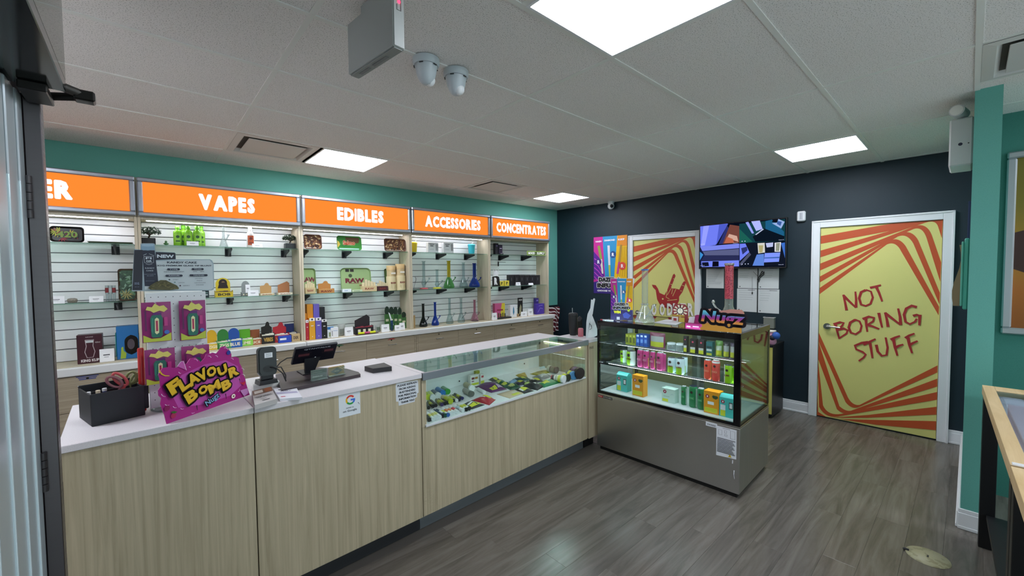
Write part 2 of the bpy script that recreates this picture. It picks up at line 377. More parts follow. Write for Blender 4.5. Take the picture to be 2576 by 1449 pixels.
for (i,j,h),k in special.items():
    x0,x1=half_box(i,h); y0,y1=j*GY,(j+1)*GY; cx,cy=(x0+x1)/2,(y0+y1)/2; a=GX/4-.012
    if k=='light':
        t=thing('ceiling_light',names[(i,j,h)],'ceiling light',(cx,cy,H),group='ceiling light panels')
        M=MB().m(M_TRIM)
        for sx in (-1,1): M.box(sx*a,sx*(a-.012),-a,a,-.004,.02); M.box(-a+.012,a-.012,sx*a,sx*(a-.012),-.004,.02)
        M.build('frame',t)
        MB().m(emit('#eef5ff',PANEL)).box(-a+.012,a-.012,-a+.012,a-.012,.002,.012).build('diffuser',t)
    else:
        t=thing('ceiling_vent',names[(i,j,h)],'ceiling vent',(cx,cy,H),group='ceiling vents')
        M=MB().m(mat('#d4d3cf',.5))
        for q in range(4):
            M.push(Matrix.Rotation(q*PI/2,4,'Z')); M.add([(-a,-a,-.002),(a,-a,-.002),(a-.045,-a+.045,-.006),(-a+.045,-a+.045,-.006),(a-.07,-a+.07,.03),(-a+.07,-a+.07,.03)],[(0,3,2,1)[::-1],(3,5,4,2)[::-1]]); M.pop()
        M.build('frame',t)
        b=a-.085; MB().m(mat('#15151a',.9)).box(-a+.06,a-.06,-a+.06,a-.06,.04,.05).build('duct',t)
        MB().m(mat('#cfcecb',.5)).box(-b,b,-b,b,-.008,-.002,.003).build('panel',t)
# baseboards / trims
def base(name,x0,y0,x1,y1,face=1):
    L=math.hypot(x1-x0,y1-y0); M=MB().m(M_TRIM); M.box(0,L,-.016,0,0,.10,.002); M.box(0,L,-.011,0,.10,.125,.003); M.box(0,L,-.02,-.014,0,.02,.003)
    return M.build(name,loc=(x0,y0,0),rotz=math.atan2(y1-y0,x1-x0),kind='structure')
DY0,DY1=-1.725,-.66              # big door frame
D2Y0,D2Y1=.525,1.59
base('baseboard_right',dwx(D2Y0),D2Y0,dwx(DY1)+.0,DY1)
base('baseboard_right_2',dwx(DY0),DY0,dwx(-1.82),-1.82)
base('baseboard_right_3',dwx(3),2.98,dwx(D2Y1),D2Y1)
base('baseboard_stub',1.25,-1.82,-.47,-1.82)
base('baseboard_stub_end',-.47,-1.81,-.47,-1.94)
# ------------------------------------------------------------------ doors in the dark wall
DANG=math.atan2(-1,DWS)          # wall frame: u toward the viewer's right
def wallM(y,z=0,off=0.0):
    return Tr(dwx(y),y,z) @ Matrix.Rotation(DANG,4,'Z') @ Tr(0,-off,0)
YEL='#dcd683'; ORG='#c4542b'; REDH='#a82a2c'
FACEX=dwx(-1.2)-.015
def bez(p,c,q,n=9): return [((1-t)**2*p[0]+2*t*(1-t)*c[0]+t*t*q[0],(1-t)**2*p[1]+2*t*(1-t)*c[1]+t*t*q[1]) for t in (i/(n-1) for i in range(n))]
o1=Vector((dwx(-.745)-.012,-.745,0)); n1=Vector((math.sin(DANG),-math.cos(DANG),0)); d1=Vector((math.cos(DANG),math.sin(DANG),0))
def duv(zx,zy):                  # from a measured point of the printed door to door-face metres
    p=atp(2030+zx/2.543,540+zy/2.543,o1,n1)-o1; return (p.dot(d1),p.z)
DWID,DHT=.915,2.06
def clampd(p): return (min(max(p[0],.004),DWID-.004),min(max(p[1],.012),DHT-.004))
ST=[]
def stripe(o,i):
    def path(a,p,c,q,e): return [a]+bez(p,c,q)+[e]
    ST.append([clampd(duv(*z)) for z in path(*o)+path(*i)[::-1]])
stripe(((80,468),(540,165),(595,138),(640,200),(855,590)),((80,508),(520,190),(578,165),(612,235),(852,645)))
stripe(((80,395),(600,120),(680,88),(722,165),(860,500)),((80,433),(590,140),(650,115),(690,185),(857,575)))
stripe(((82,313),(700,72),(775,48),(808,130),(868,305)),((82,357),(690,92),(748,70),(775,150),(862,430)))
stripe(((84,230),(760,40),(800,30),(880,20),(880,18)),((84,273),(770,50),(835,28),(850,80),(872,150)))
ST.append([clampd(duv(*z)) for z in ((85,137),(560,50),(770,27),(800,29),(560,100),(85,187))])
ST.append([clampd(duv(*z)) for z in ((86,72),(480,48),(200,74),(86,84))])
stripe(((75,755),(270,1170),(300,1225),(345,1218),(845,965)),((75,812),(255,1200),(295,1252),(345,1230),(843,1010)))
stripe(((73,815),(215,1225),(255,1262),(290,1255),(843,1050)),((70,925),(200,1245),(240,1285),(290,1268),(843,1100)))
stripe(((69,940),(110,1220),(140,1290),(230,1275),(842,1135)),((66,1030),(85,1230),(130,1315),(230,1288),(842,1185)))
ST.append([clampd(duv(*z)) for z in ((160,1300),(400,1282),(838,1230),(838,1280),(400,1300))])
ST.append([clampd(duv(*z)) for z in ((215,1308),(450,1314),(836,1322),(836,1380),(450,1345))])
ST.append([clampd(duv(*z)) for z in ((62,1150),(80,1262),(130,1306),(62,1290))])
def strokes(M,ls,w,mtx):
    M.m(mtx)
    for l in ls: M.line(l,w*1.25,w*.8)
def door(name,y0,y1,art_fn,handle_left=True):
    """frame + leaf; y0 viewer-left jamb outer y, y1 viewer-right outer y"""
    t=thing(name,None,None,M=wallM(y0),kind='structure'); W=math.hypot(dwx(y1)-dwx(y0),y1-y0); fwid=(W-DWID)/2
    M=MB().m(M_TRIM)
    M.box(0,fwid,-.035,.0,0,DHT+fwid,.003); M.box(W-fwid,W,-.035,.0,0,DHT+fwid,.003); M.box(fwid,W-fwid,-.035,0,DHT,DHT+fwid,.003)
    for a,b in ((0,.018),(W-.018,W)): M.box(a,b,-.042,-.03,0,DHT+fwid,.003)
    M.box(0,W,-.042,-.03,DHT+fwid-.018,DHT+fwid,.003)
    M.build('frame',t)
    M=MB().m(mat(YEL,.33)); M.box(fwid+.003,W-fwid-.003,-.014,.0,.012,DHT-.003,.001)
    M.push(Tr(fwid,-.014,0) @ FRONT); art_fn(M); M.pop()
    M.build('door_leaf',t)
    hx=fwid+.075; M=MB().m(M_CHROME); hz=1.0
    M.cyl((hx,-.014,hz),(hx,-.028,hz),.034,.032,20); M.cyl((hx,-.028,hz),(hx,-.06,hz),.011,n=10); M.tube([(hx,-.058,hz),(hx+.03,-.06,hz),(hx+.07,-.06,hz),(hx+.115,-.058,hz-.004)],.0095)
    M.build('handle',t)
    return t
def L(*pts): return [duv(*p) for p in pts]
def art1(M):
    M.m(mat(ORG,.33)); M.lift=1
    for s_ in ST: M.poly(s_)
    lines=[L((262,612),(252,560),(240,512)),L((240,515),(275,550),(322,595)),L((322,595),(323,545),(318,492)),
     L((385,482),(355,495),(342,535),(355,575),(385,584),(415,570),(430,530),(418,492),(385,480)),
     L((412,468),(445,460),(482,450)),L((450,458),(470,500),(490,555)),
     L((190,692),(200,740),(215,795)),L((178,702),(220,688),(243,692),(232,712),(200,738)),L((200,738),(245,728),(268,740),(262,760),(212,793)),
     L((318,672),(285,690),(275,722),(290,755),(320,765),(350,745),(358,712),(345,682),(315,670)),
     L((385,660),(388,705),(395,750)),L((365,668),(405,652),(438,660),(432,682),(395,705)),L((395,705),(430,715),(472,732)),
     L((468,628),(478,675),(490,722)),L((528,718),(520,670),(508,625)),L((508,628),(550,660),(608,705)),L((608,705),(605,655),(592,600)),
     L((712,592),(680,582),(645,600),(630,640),(640,685),(668,700),(700,685),(712,665)),L((688,648),(712,640),(735,648)),L((732,640),(730,670),(728,708)),
     L((400,815),(360,820),(315,838),(325,862),(365,878),(385,895),(370,915),(340,936)),
     L((370,832),(405,815),(448,795)),L((412,818),(420,865),(428,918)),
     L((452,832),(462,875),(488,903),(518,898),(525,850),(512,785)),
     L((562,795),(572,850),(588,902)),L((545,800),(575,785),(605,775)),L((572,852),(598,838),(626,830)),
     L((655,785),(665,835),(682,886)),L((638,790),(665,772),(698,760)),L((664,835),(690,820),(718,808))]
    strokes(M,lines,.019,mat(REDH,.4))
def art2(M):
    M.m(mat(ORG,.33)); M.lift=1
    for s_ in ST[:6]: M.poly(s_)
    o=Vector((dwx(1.5)-.012,1.5,0))
    def q(x,y): p=atp(1400+x/3.6229,480+y/3.6229,o,n1)-Vector((dwx(D2Y1-fw2)-.012,D2Y1-fw2,0)); return (p.dot(d1),p.z)
    M.m(mat(REDH,.4))
    M.poly([q(*p) for p in ((905,860),(870,855),(880,880),(905,905),(918,990),(950,1050),(1020,1075),(1090,1060),(1118,1000),(1118,965),(1150,920),(1180,835),(1165,822),(1150,840),(1120,900),(1085,890),(1052,890),(1045,880),(1086,775),(1075,755),(1062,765),(1010,905),(985,950),(940,930),(925,890))])
    M.m(mat(YEL,.33))
    for a,b in (((1010,905),(1000,970)),((1045,890),(1010,950)),((1060,895),(1050,940)),((1000,970),(1030,985)),((1010,1000),(1100,990)),((1090,895),(1060,960)),((1065,800),(1085,808)),((1040,850),(1065,860)),((1145,860),(1165,868)),((1130,910),(1145,915))):
        M.line([q(*a),q(*b)],.006)
    M.disc(*q(970,985),.013,n=7)
    M.m(mat('#f2efe8',.4))
    for ch,x in (('O',890),('O',965),('D',1035),('L',1090),('E',1155),('R',1225)):
        c=q(x,1082); M.m(mat('#4a4028',.5)).text(ch,c[0]-.007,c[1]-.003,.17,.082,.045); M.m(mat('#efece6',.4)).text(ch,c[0],c[1],.17,.08,.045)
W2=math.hypot(dwx(D2Y0)-dwx(D2Y1),D2Y1-D2Y0); fw2=(W2-DWID)/2
door('door_1',DY1,DY0,art1); door('door_2',D2Y1,D2Y0,art2)
# ================================================================== BACK WALL DISPLAY BAYS
BX=[.65-GX*k for k in range(6)][::-1]       # bay boundaries, left to right
BAYN=['flower','vapes','edibles','accessories','concentrates']
ZU,ZL,ZB=1.868,1.405,.931
for i in range(5):
    x0,x1=BX[i],BX[i+1]; n=BAYN[i]
    t=thing('display_bay','wooden slatwall display bay under the orange %s sign'%n.upper() if n!='flower' else 'wooden slatwall display bay under the orange sign ending in ER','display',((x0+x1)/2,2.97,ZB-.001),group='slatwall display bays')
    hw=(x1-x0)/2-.001
    MB().m(M_UWOOD).box(-hw,-hw+.019,-.27,.0,0,1.158,.001).build('side_panel',t)
    MB().m(M_UWOOD).box(hw-.019,hw,-.27,.0,0,1.158,.001).build('side_panel',t)
    MB().m(M_UWOOD).box(-hw+.02,hw-.02,-.268,.0,1.14,1.1575,.001).build('top_panel',t)
    MB().m(mat('#6d7076',.5)).box(-hw+.02,hw-.02,.004,.01,0,1.139).build('backing',t)
    z=.0; k=0
    edges=[0]+[1.03+.0765*q-ZB for q in range(14)]
    edges=[e for e in edges if e<1.10]+[1.139]
    sl=None
    for a,b in zip(edges,edges[1:]):
        M=MB().m(M_SLAT).box(-hw+.021,hw-.021,-.012,.004,a+.0035,b-.0035,.002); M.build('slat',t)
    if i<4:
        lt=thing('led_strip','white led strip glowing under the %s'%('sign ending in ER' if i==0 else n.upper()+' sign'),'light',((x0+x1)/2,2.80,2.07),group='led strips under the signs')
        MB().m(mat('#c9cbd0',.4)).box(-hw+.05,hw-.05,-.012,.012,0,.008,.001).build('channel',lt); MB().m(emit('#f6f6ff',STRIP_E)).box(-hw+.055,hw-.055,-.009,.009,-.004,0).build('lamp',lt)
    # light box sign
    s=thing('light_box_sign',('orange light box sign in silver frame reading ... ER at the far left' if n=='flower' else 'orange light box sign in silver frame reading %s'%n.upper()),'sign',((x0+x1)/2,2.70,2.092),group='orange light box signs')
    fw,fh,b=hw-.006,.312,.034
    M=MB().m(M_UWOOD); M.box(-fw-.006,fw+.006,0,.27,-.002,fh,.001); M.build('housing',s)
    for nm,(a,c,d,e) in (('frame',(-fw,fw,fh-b,fh)),('frame',(-fw,fw,0,b)),('frame',(-fw,-fw+b,b,fh-b)),('frame',(fw-b,fw,b,fh-b))):
        MB().m(M_ALU).box(a,c,-.04,-.001,d,e,.007).build(nm,s)
    MB().m(emit('#f98330',SIGN_E)).box(-fw+b,fw-b,-.02,-.002,b,fh-b).build('face',s)
    txt={'flower':('FLOWER',None,182,452,500),'vapes':('VAPES',500,641,491,536),'edibles':('EDIBLES',848,965,526,565),'accessories':('ACCESSORIES',1069.5,1208.6,545,580),'concentrates':('CONCENTRATES',1249,1373,563,595)}[n]
    ym=(txt[3]+txt[4])/2; pr=at(txt[2],ym,1,2.68)
    hh=.14
    if txt[1] is None: ww=.62; xl=pr.x-ww
    else: pl=at(txt[1],ym,1,2.68); ww=pr.x-pl.x; xl=pl.x
    M=MB().m(emit('#e9efff',1.0)); M.push(fr(-.0205)); M.wordmark(txt[0],xl+ww/2-(x0+x1)/2,.158,hh,ww,.007 if len(txt[0])<8 else .005,.0075 if len(txt[0])<8 else .0058); M.pop(); M.build('lettering',s)
# glass shelves
BR=[[-4.37],[-4.16,-3.59,-3.11],[-2.93,-2.49,-2.0],[-1.70,-1.26,-.80],[-.50,-.17,.30]]
def shelf(i,z,which):
    x0,x1=BX[i]+.025,BX[i+1]-.025
    t=thing('glass_shelf','%s glass shelf on black brackets in the %s bay'%(which,BAYN[i]),'shelf',((x0+x1)/2,2.955,z),group='glass shelves in the display bays')
    MB().m(glass('#e0f2ea',body=.07,bodyh='#9cc4b4')).box(-(x1-x0)/2,(x1-x0)/2,-.235,0,-.008,0,.001).build('pane',t)
    for bx in BR[i]+([-5.1] if i==0 else []):
        M=MB().m(mat('#16131c',.45)); c=bx-(x0+x1)/2
        M.box(c-.025,c+.025,-.006,.002,-.082,-.009,.001)
        M.push(Tr(c-.006,0,0) @ Matrix.Rotation(PI/2,4,'Z') @ FRONT); M.prism([(-.006,-.08),(-.215,-.028),(-.215,-.009),(-.006,-.009)],0,.012); M.pop()
        M.build('bracket',t)
for i in range(5): shelf(i,ZU-.001,'upper'); shelf(i,ZL-.001,'lower')
# back counter: worktop and drawer units
for nm,(a,b) in (('left length of white edged back worktop under the ER and VAPES bays',(BX[0]-.0,-3.012)),('long white edged back worktop under EDIBLES to CONCENTRATES bays',(-3.008,.672))):
    M=MB().m(M_UWOOD); M.box(a,b,2.632,2.985,.87,.9295,.001); M.m(M_WHITE); M.box(a,b,2.585,2.6315,.868,.9295,.006); M.build('worktop',label=nm,cat='worktop')
def hnd(M,x,z): M.m(M_CHROME).cyl((x-.052,-.024,z),(x+.052,-.024,z),.005,n=8); M.cyl((x-.04,0,z),(x-.04,-.024,z),.004,n=6); M.cyl((x+.04,0,z),(x+.04,-.024,z),.004,n=6)
TAPE={(0,1):'#27408f',(1,1):'#1e6b4a',(2,0):'#1e6b4a',(2,1):'#b5242c'}
for i in range(5):
    x0,x1=BX[i]+(.002),BX[i+1]-.002
    u=thing('drawer_unit','wood grain drawer unit below the %s bay'%BAYN[i],'cabinet',((x0+x1)/2,2.62,0),group='drawer units under the back worktop')
    hw=(x1-x0)/2
    MB().m(M_HWOOD).box(-hw,hw,.001,.36,.09,.865).build('carcass',u); MB().m(M_BLACK).box(-hw,hw,.05,.34,0,.088).build('plinth',u)
    M=MB().m(M_HWOOD).box(-hw,-hw+.02,-.018,0,.09,.865,.001).box(hw-.02,hw,-.018,0,.09,.865,.001); M.build('side_panel',u)
    for s_,(a,b) in enumerate(((-hw+.022,-.001),(.001,hw-.022))):
        for q,(za,zb) in enumerate(((.598,.862),(.345,.594),(.095,.341))):
            d=MB().m(M_HWOOD).box(a,b,-.018,0,za,zb,.0012).build('drawer',u)
            M=MB(); M.push(Tr(0,-.018,0)); hnd(M,(a+b)/2,zb-.07); M.pop(); M.build('handle',d)
            if q==0:
                M=MB().m(mat('#30302c',.4,.8)); M.cyl(((a+b)/2,-.018,.853-.012),((a+b)/2,-.0215,.841),.008,n=12); M.build('lock',d)
                if (i,s_) in TAPE:
                    M=MB().m(mat(TAPE[(i,s_)],.6)); M.push(fr(-.0185,0,(a+b)/2)); M.rect(-.05,.80+.048,.05,.862-.004) if False else None
                    for k,(hw2,zc) in enumerate(((.03,.857),(.045,.8495),) if i else ((.06,.857),(.05,.846),(.045,.835))): M.rect(-hw2,zc-.003,hw2,zc+.003)
                    M.pop(); M.build('tape',d)

# ================================================================== SERVICE COUNTER
CA=R(1.66); CO=Vector((-4.45,.345,0)); CM=Matrix.Translation(CO) @ Matrix.Rotation(CA,4,'Z')
def cw(x,y,z): return CM @ Vector((x,y,z))
t=thing('counter_cabinet','left section of wood grain service counter with white laminate top','counter',M=CM,group='service counter sections')
MB().m(M_CWOOD).box(.004,.603,.012,.63,.1,.972,.001).build('body',t)
MB().m(M_LAM).box(-.006,.6045,0,.655,.9725,1.0,.002).build('worktop',t)
MB().m(mat('#2a2b2e',.5)).box(.03,.6,.06,.6,0,.099).build('plinth',t)
t=thing('counter_cabinet','middle section of wood grain service counter holding the till','counter',M=CM,group='service counter sections')
MB().m(M_CWOOD).box(.608,1.487,.012,.63,.1,.972,.001).build('body',t)
MB().m(M_LAM).box(.6065,1.4885,0,.64,.9725,1.0,.002).build('worktop',t)
MB().m(mat('#2a2b2e',.5)).box(.601,1.49,.06,.6,0,.099).build('plinth',t)
X0,X1=1.492,3.185
t=thing('display_counter','wood grain display counter with glass top and lit product window','display counter',M=CM)
MB().m(M_CWOOD).box(X0,X1,.012,.60,.1,.66,.001).build('body',t)
MB().m(M_CWOOD).box(X0,X0+.032,.012,.60,.661,.9535,.001).build('end_panel',t); MB().m(M_CWOOD).box(X1-.035,X1,.012,.60,.661,.9535,.001).build('end_panel',t)
MB().m(mat('#e9eaec',.35)).box(X0+.031,X1-.036,.016,.585,.661,.675,.001).build('case_floor',t)
MB().m(mat('#e6e9ea',.4)).box(X0+.031,X0+.62,.555,.563,.677,.965).build('sliding_panel',t)
MB().m(mat('#e6e9ea',.4)).box(X0+.58,X1-.037,.566,.574,.677,.965).build('sliding_panel',t)
M=MB().m(M_CHROME); M.lathe([(.006,0),(.006,.004)],10,cx=0,cy=0) if False else None
MB().m(M_LAM).box(X0-.001,X1+.01,.345,.62,.9725,1.0,.002).build('worktop',t)
M=MB().m(M_LAM); M.box(X0-.001,X0+.03,.02,.344,.9725,1.0,.001); M.box(X1-.03,X1+.01,.02,.344,.9725,1.0,.001); M.build('worktop_end',t)
MB().m(M_GLASS2).box(X0+.031,X1-.031,.016,.344,.990,.998).build('glass_top',t)
MB().m(glass('#f4faf8')).box(X0+.034,X1-.037,.004,.010,.676,.953).build('glass_front',t)
MB().m(M_ALU).box(X0+.001,X1-.0,-.004,.0155,.955,1.001,.002).build('metal_bar',t)
MB().m(mat('#d8d9dc',.4)).box(X0+.02,X1-.036,-.001,.0145,.6615,.675,.001).build('sill',t)
M=MB().m(emit('#fff3da',14.0)).box(X1-.041,X1-.0365,.06,.50,.93,.937); M.build('led_strip',t)
M=MB().m(emit('#f7f7ff',9.0)).box(X0+.06,X1-.06,.018,.026,.962,.968); M.build('led_strip',t)
MB().m(mat('#8d9499',.35,.7)).box(X0,X1,.06,.075,0,.099).build('plinth',t)
for px,py in ((1166,962),(1334,918)):
    p=CM.inverted() @ at(px,py,1,.345+.56); MB().m(M_BPLAS).cyl((p.x,.5545,p.z),(p.x,.551,p.z),.006,n=10).build('lock',t)
t=thing('counter_cabinet','narrow right end section of the service counter behind the fridge','counter',M=CM,group='service counter sections')
M=MB().m(M_CWOOD).box(X1+.012,X1+.158,.0,.30,.1,.972,.001); M.push(fr(-.0003,0,X1+.05)).m(mat('#3a3026',.5)).text('PAX',.0,.925,.024,None,.02); M.pop(); M.build('body',t)
MB().m(M_LAM).box(X1+.0105,X1+.165,-.004,.34,.9725,1.0,.002).build('worktop',t)
MB().m(mat('#101114',.5)).box(X1+.012,X1+.158,.06,.29,0,.099).build('plinth',t)

# ================================================================== FRIDGE
FA=math.atan2(-1.185,.035); FO=Vector((-1.178,.405,0)); FM=Matrix.Translation(FO) @ Matrix.Rotation(FA,4,'Z')
FW,FD,FB,FT=1.185,.685,.52,1.17
f=thing('display_fridge','stainless steel and glass display fridge standing at the end of the counter','fridge',M=FM)
MB().m(mat('#0d0d0f',.6)).box(.02,FW-.02,.02,FD-.02,0,.034).build('plinth',f)
MB().m(M_STEEL).box(0,FW,0,FD,.035,FB-.018,.002).build('base_cabinet',f)
M=MB().m(M_CHROME).box(.0,FW,.0,.012,FB-.017,FB-.004,.001).box(FW-.012,FW,.013,FD,FB-.017,FB-.004,.001); M.build('trim_strip',f)
MB().m(M_BGLOSS).box(.002,FW-.002,.013,FD-.002,FB-.017,FB+.012,.001).build('cabinet_rim',f)
MB().m(mat('#dfe8ea',.4)).box(.02,FW-.02,.025,FD-.02,FB+.0125,FB+.02).build('deck',f)
zg0,zg1=FB+.0125,FT-.042
MB().m(M_BGLOSS).box(0,.024,.0,.018,FB-.003,zg1,.001).build('frame_post',f)
MB().m(M_BGLOSS).box(FW-.045,FW,.0,.02,FB-.003,zg1,.002).build('frame_post',f)
MB().m(M_BGLOSS).box(.024,FW-.045,.0,.012,FB-.003,FB+.018,.001).build('bottom_rail',f)
MB().m(M_BGLOSS).box(0,.02,FD-.03,FD,zg0,zg1,.001).build('frame_post',f)
MB().m(mat('#3b3a33',.25,.6)).box(FW-.03,FW,FD-.035,FD,zg0,zg1,.001).build('frame_post',f)
M=MB().m(M_BGLOSS).box(0,FW,0,.03,zg1+.0005,FT,.002); M.build('top_rail',f)
MB().m(mat('#4b4a40',.22,.7)).box(FW-.03,FW,.0305,FD,zg1+.0005,FT,.002).build('top_rail',f)
MB().m(M_BGLOSS).box(0,.03,.0305,FD,zg1+.0005,FT,.002).build('top_rail',f)
MB().m(M_BGLOSS).box(.0305,FW-.0305,FD-.03,FD,zg1+.0005,FT,.002).build('top_rail',f)
MB().m(glass('#eff8f5')).box(.0305,FW-.0305,.0305,FD-.0305,FT-.008,FT-.002).build('glass_top',f)
MB().m(glass('#f9fdfc')).box(.0245,FW-.0455,.003,.008,FB+.019,zg1).build('glass_front',f)
MB().m(glass('#ebf7f2')).box(FW-.008,FW-.003,.021,FD-.036,zg0,zg1).build('glass_side',f)
MB().m(glass('#ebf7f2')).box(.003,.008,.019,FD-.031,zg0,zg1).build('glass_side',f)
M=MB().m(glass('#c4cfcb',body=.10,bodyh='#8f9a90')).box(.021,FW/2+.02,FD-.014,FD-.009,zg0,zg1); M.build('sliding_door',f)
M=MB().m(glass('#c4cfcb',body=.10,bodyh='#8f9a90')).box(FW/2-.02,FW-.031,FD-.022,FD-.017,zg0,zg1); M.build('sliding_door',f)
for za,y0,y1,nm in ((.782,.12,.60,'middle'),(.935,.27,.60,'top')):
    MB().m(glass('#e6f5ef',body=.06,bodyh='#b9d4cb')).box(.03,FW-.03,y0,y1,za-.008,za).build('shelf_pane',f)
    M=MB().m(M_ALU).box(.02,FW-.02,y0-.008,y0-.0005,za-.012,za+.001,.001); M.build('shelf_rail',f)
    M=MB().m(emit('#e8f6ff',FRIDGE_E*.12 if za>.9 else FRIDGE_E*.45)).box(.04,FW-.05,y0+.002,y0+.010,za-.016,za-.0085); M.build('led_strip',f)
    for x_ in (.022,FW-.03):
        MB().m(M_CHROME).box(x_,x_+.008,y0+.02,y1,za-.02,za-.0085,.001).build('shelf_bracket',f)
M=MB().m(emit('#e4f4ff',FRIDGE_E)).box(.05,FW-.06,.0305,.036,zg1+.008,zg1+.018); M.build('led_strip',f)
# badge, stickers on the fridge
M=MB(); M.push(fr(-.0003)); M.m(mat('#101010',.4)).rect(.01,.478,.158,.500); M.m(mat('#b3202a',.4)).rect(.012,.480,.06,.498); M.m(mat('#e8b9bb',.4)).text('PRO-',.036,.489,.012,.04,.02); M.m(mat('#d0d0d0',.4)).text('KITCHEN',.108,.489,.012,.085,.02); M.pop(); M.build('badge',f)
M=MB(); M.push(fr(-.0003)); pl=mat('#dcdfe6',.5); gk=mat('#5b5f66',.6); bl=mat('#24272c',.6)
M.m(pl).rect(.955,.470,1.035,.500); M.m(bl); 
for k in range(14): M.rect(.967+k*.0042,.478,.9695+k*.0042-(k%3)*.0008,.489)
M.pop(); M.build('barcode_label',f)
M=MB(); M.push(fr(-.0008)); M.m(pl).poly([(1.03,.272),(1.165,.282),(1.165,.49),(1.03,.49)]); M.m(gk)
for (a,b,c,d) in ((1.045,.43,1.068,.465),(1.085,.45,1.10,.468),(1.085,.43,1.105,.44),(1.125,.42,1.155,.475)):
    M.line([(a,b),(c,b),(c,d),(a,d),(a,b)],.0016)
M.text('OPERATING NOTES',1.098,.482,.006,.05,.0)
M.m(bl)
for k in range(11): M.line([(1.037,.405-k*.0098),(1.158-(k*29%17)*.0012,.405-k*.0098)],.0042)
M.m(mat('#d9b400',.5)).poly([(1.112,.286),(1.135,.287),(1.1235,.308)]); M.m(bl).text('!',1.1235,.295,.012,None,.02)
M.pop(); M.build('instruction_label',f)
M=MB().m(pl); M.push(fr(-.0004)); M.line([(1.142,.27),(1.14,.245)],.006); M.line([(1.152,.2),(1.15,.17),(1.155,.14)],.006,.003); M.pop(); M.build('sticker_residue',f)
# ================================================================== GOODS ON THE BACK SHELVES
def card(label, px0,px1,pyt,pyb, val,zb, name='price_tag', cat='price tag', group='white price tags', rot=0, ax=1, txt=True):
    p,w_,h=S(px0,px1,pyt,pyb,ax,val,zb); M=MB().m(mat('#ececee',.5)); r=rot if ax==1 else -PI/2+rot
    M.add([(-w_/2,0,0),(w_/2,0,0),(w_/2,.012,h),(-w_/2,.012,h),(-w_/2,.03,0),(w_/2,.03,0)],[(0,1,2,3),(5,4,3,2),(0,4,5,1),(0,3,4),(1,5,2)])
    if txt:
        M.push(Tr(0,-.0,0) @ Matrix.Rotation(math.atan2(-.012,h),4,'X') @ FRONT); art(M,w_,h,[('r','#45484d',.25,.5,.7,.58),('r','#8a8d92',.3,.36,.62,.4)]); M.pop()
    return M.build(name,loc=p,rotz=r,label=label,cat=cat,group=group)
def carton(label, name, px0,px1,pyt,pyb, val,zb, col, arts=(), d=.06, ax=1, rot=0, group=None, cat='box', top=None, rough=.45):
    p,w_,h=S(px0,px1,pyt,pyb,ax,val,zb); r=rot+(0 if ax==1 else -PI/2); M=MB().m(mat(col,rough)); M.box(-w_/2,w_/2,0,d,0,h,.0012)
    M.push(fr(0)); art(M,w_,h,arts); M.pop()
    if top: M.push(Tr(0,d/2,h)); M.m(mat(top,.5)).rect(-w_/2+.001,-d/2+.001,w_/2-.001,d/2-.001); M.pop()
    return M.build(name,loc=p,rotz=r,label=label,cat=cat,group=group)
def dispenser(label, px0,px1,pyt,pym,pyb, val,zb, col, col2, txt='', tcol='#f2ead0', shape='square', d=.075, dx=0.0, packs='#e8e2d0', group='counter display boxes of rolling papers'):
    """low tray of paper packs in front, header card standing behind"""
    p,w_,h=S(px0,px1,pyt,pyb,1,val,zb); hm=max(at((px0+px1)/2,pym,1,val).z-zb,.012)
    t=thing('paper_display_box',label,'display box',p,group=group)
    M=MB().m(mat(col2,.5)); M.box(-w_/2,w_/2,0,.002,0,hm*.8); M.box(-w_/2,-w_/2+.002,.0021,d,0,hm); M.box(w_/2-.002,w_/2,.0021,d,0,hm); M.box(-w_/2+.0021,w_/2-.0021,.0021,d,0,.002)
    M.push(fr(0)); art(M,w_,hm*.8,[('t',tcol,txt or '|||',.5,.5,.5,.7,.03)]); M.pop(); M.build('tray',t)
    n=max(2,int(w_/.03)); M=MB().m(mat(packs,.5))
    for k in range(n):
        a=-w_/2+.004+k*(w_-.008)/n; M.box(a,a+(w_-.008)/n-.001,.006,d-.012,.0025,hm*(.85+.1*((k*7)%3)/2),.001)
    M.build('packs',t)
    W2=w_*.82; X=-W2/2+dx; M=MB().m(mat(col,.5)); pts=[(X,0),(X+W2,0)]
    if shape=='arch': pts+=[(X+W2,h*.7)]+[(X+W2/2+W2/2*math.cos(a),h*.68+h*.32*math.sin(a)) for a in (PI*k/10 for k in range(1,10))]+[(X,h*.7)]
    elif shape=='slant': pts+=[(X+W2,h*.86),(X+W2*.8,h),(X,h*.72)]
    elif shape=='knob': pts+=[(X+W2,h*.72),(X+W2*.8,h*.8)]+[(X+W2*.6+W2*.17*math.cos(a),h*.88+h*.12*math.sin(a)) for a in (PI*k/6 for k in range(0,7))]+[(X+W2*.35,h*.8),(X,h*.76)]
    else: pts+=[(X+W2,h),(X,h)]
    M.push(fr(d)); M.prism(pts,0,.0025); M.lift=8
    if txt: art(M,W2,h,[('t',tcol,txt,.5+dx/W2,.62,.13,.66,.04)])
    M.pop(); M.build('header_card',t)
    return t
def rr(w_,h,r,n=5):
    o=[]
    for cx,cy,a0 in ((w_/2-r,h/2-r,0),(-w_/2+r,h/2-r,PI/2),(-w_/2+r,-h/2+r,PI),(w_/2-r,-h/2+r,3*PI/2)):
        o+=[(cx+r*math.cos(a0+PI/2*k/n),cy+r*math.sin(a0+PI/2*k/n)) for k in range(n+1)]
    return o
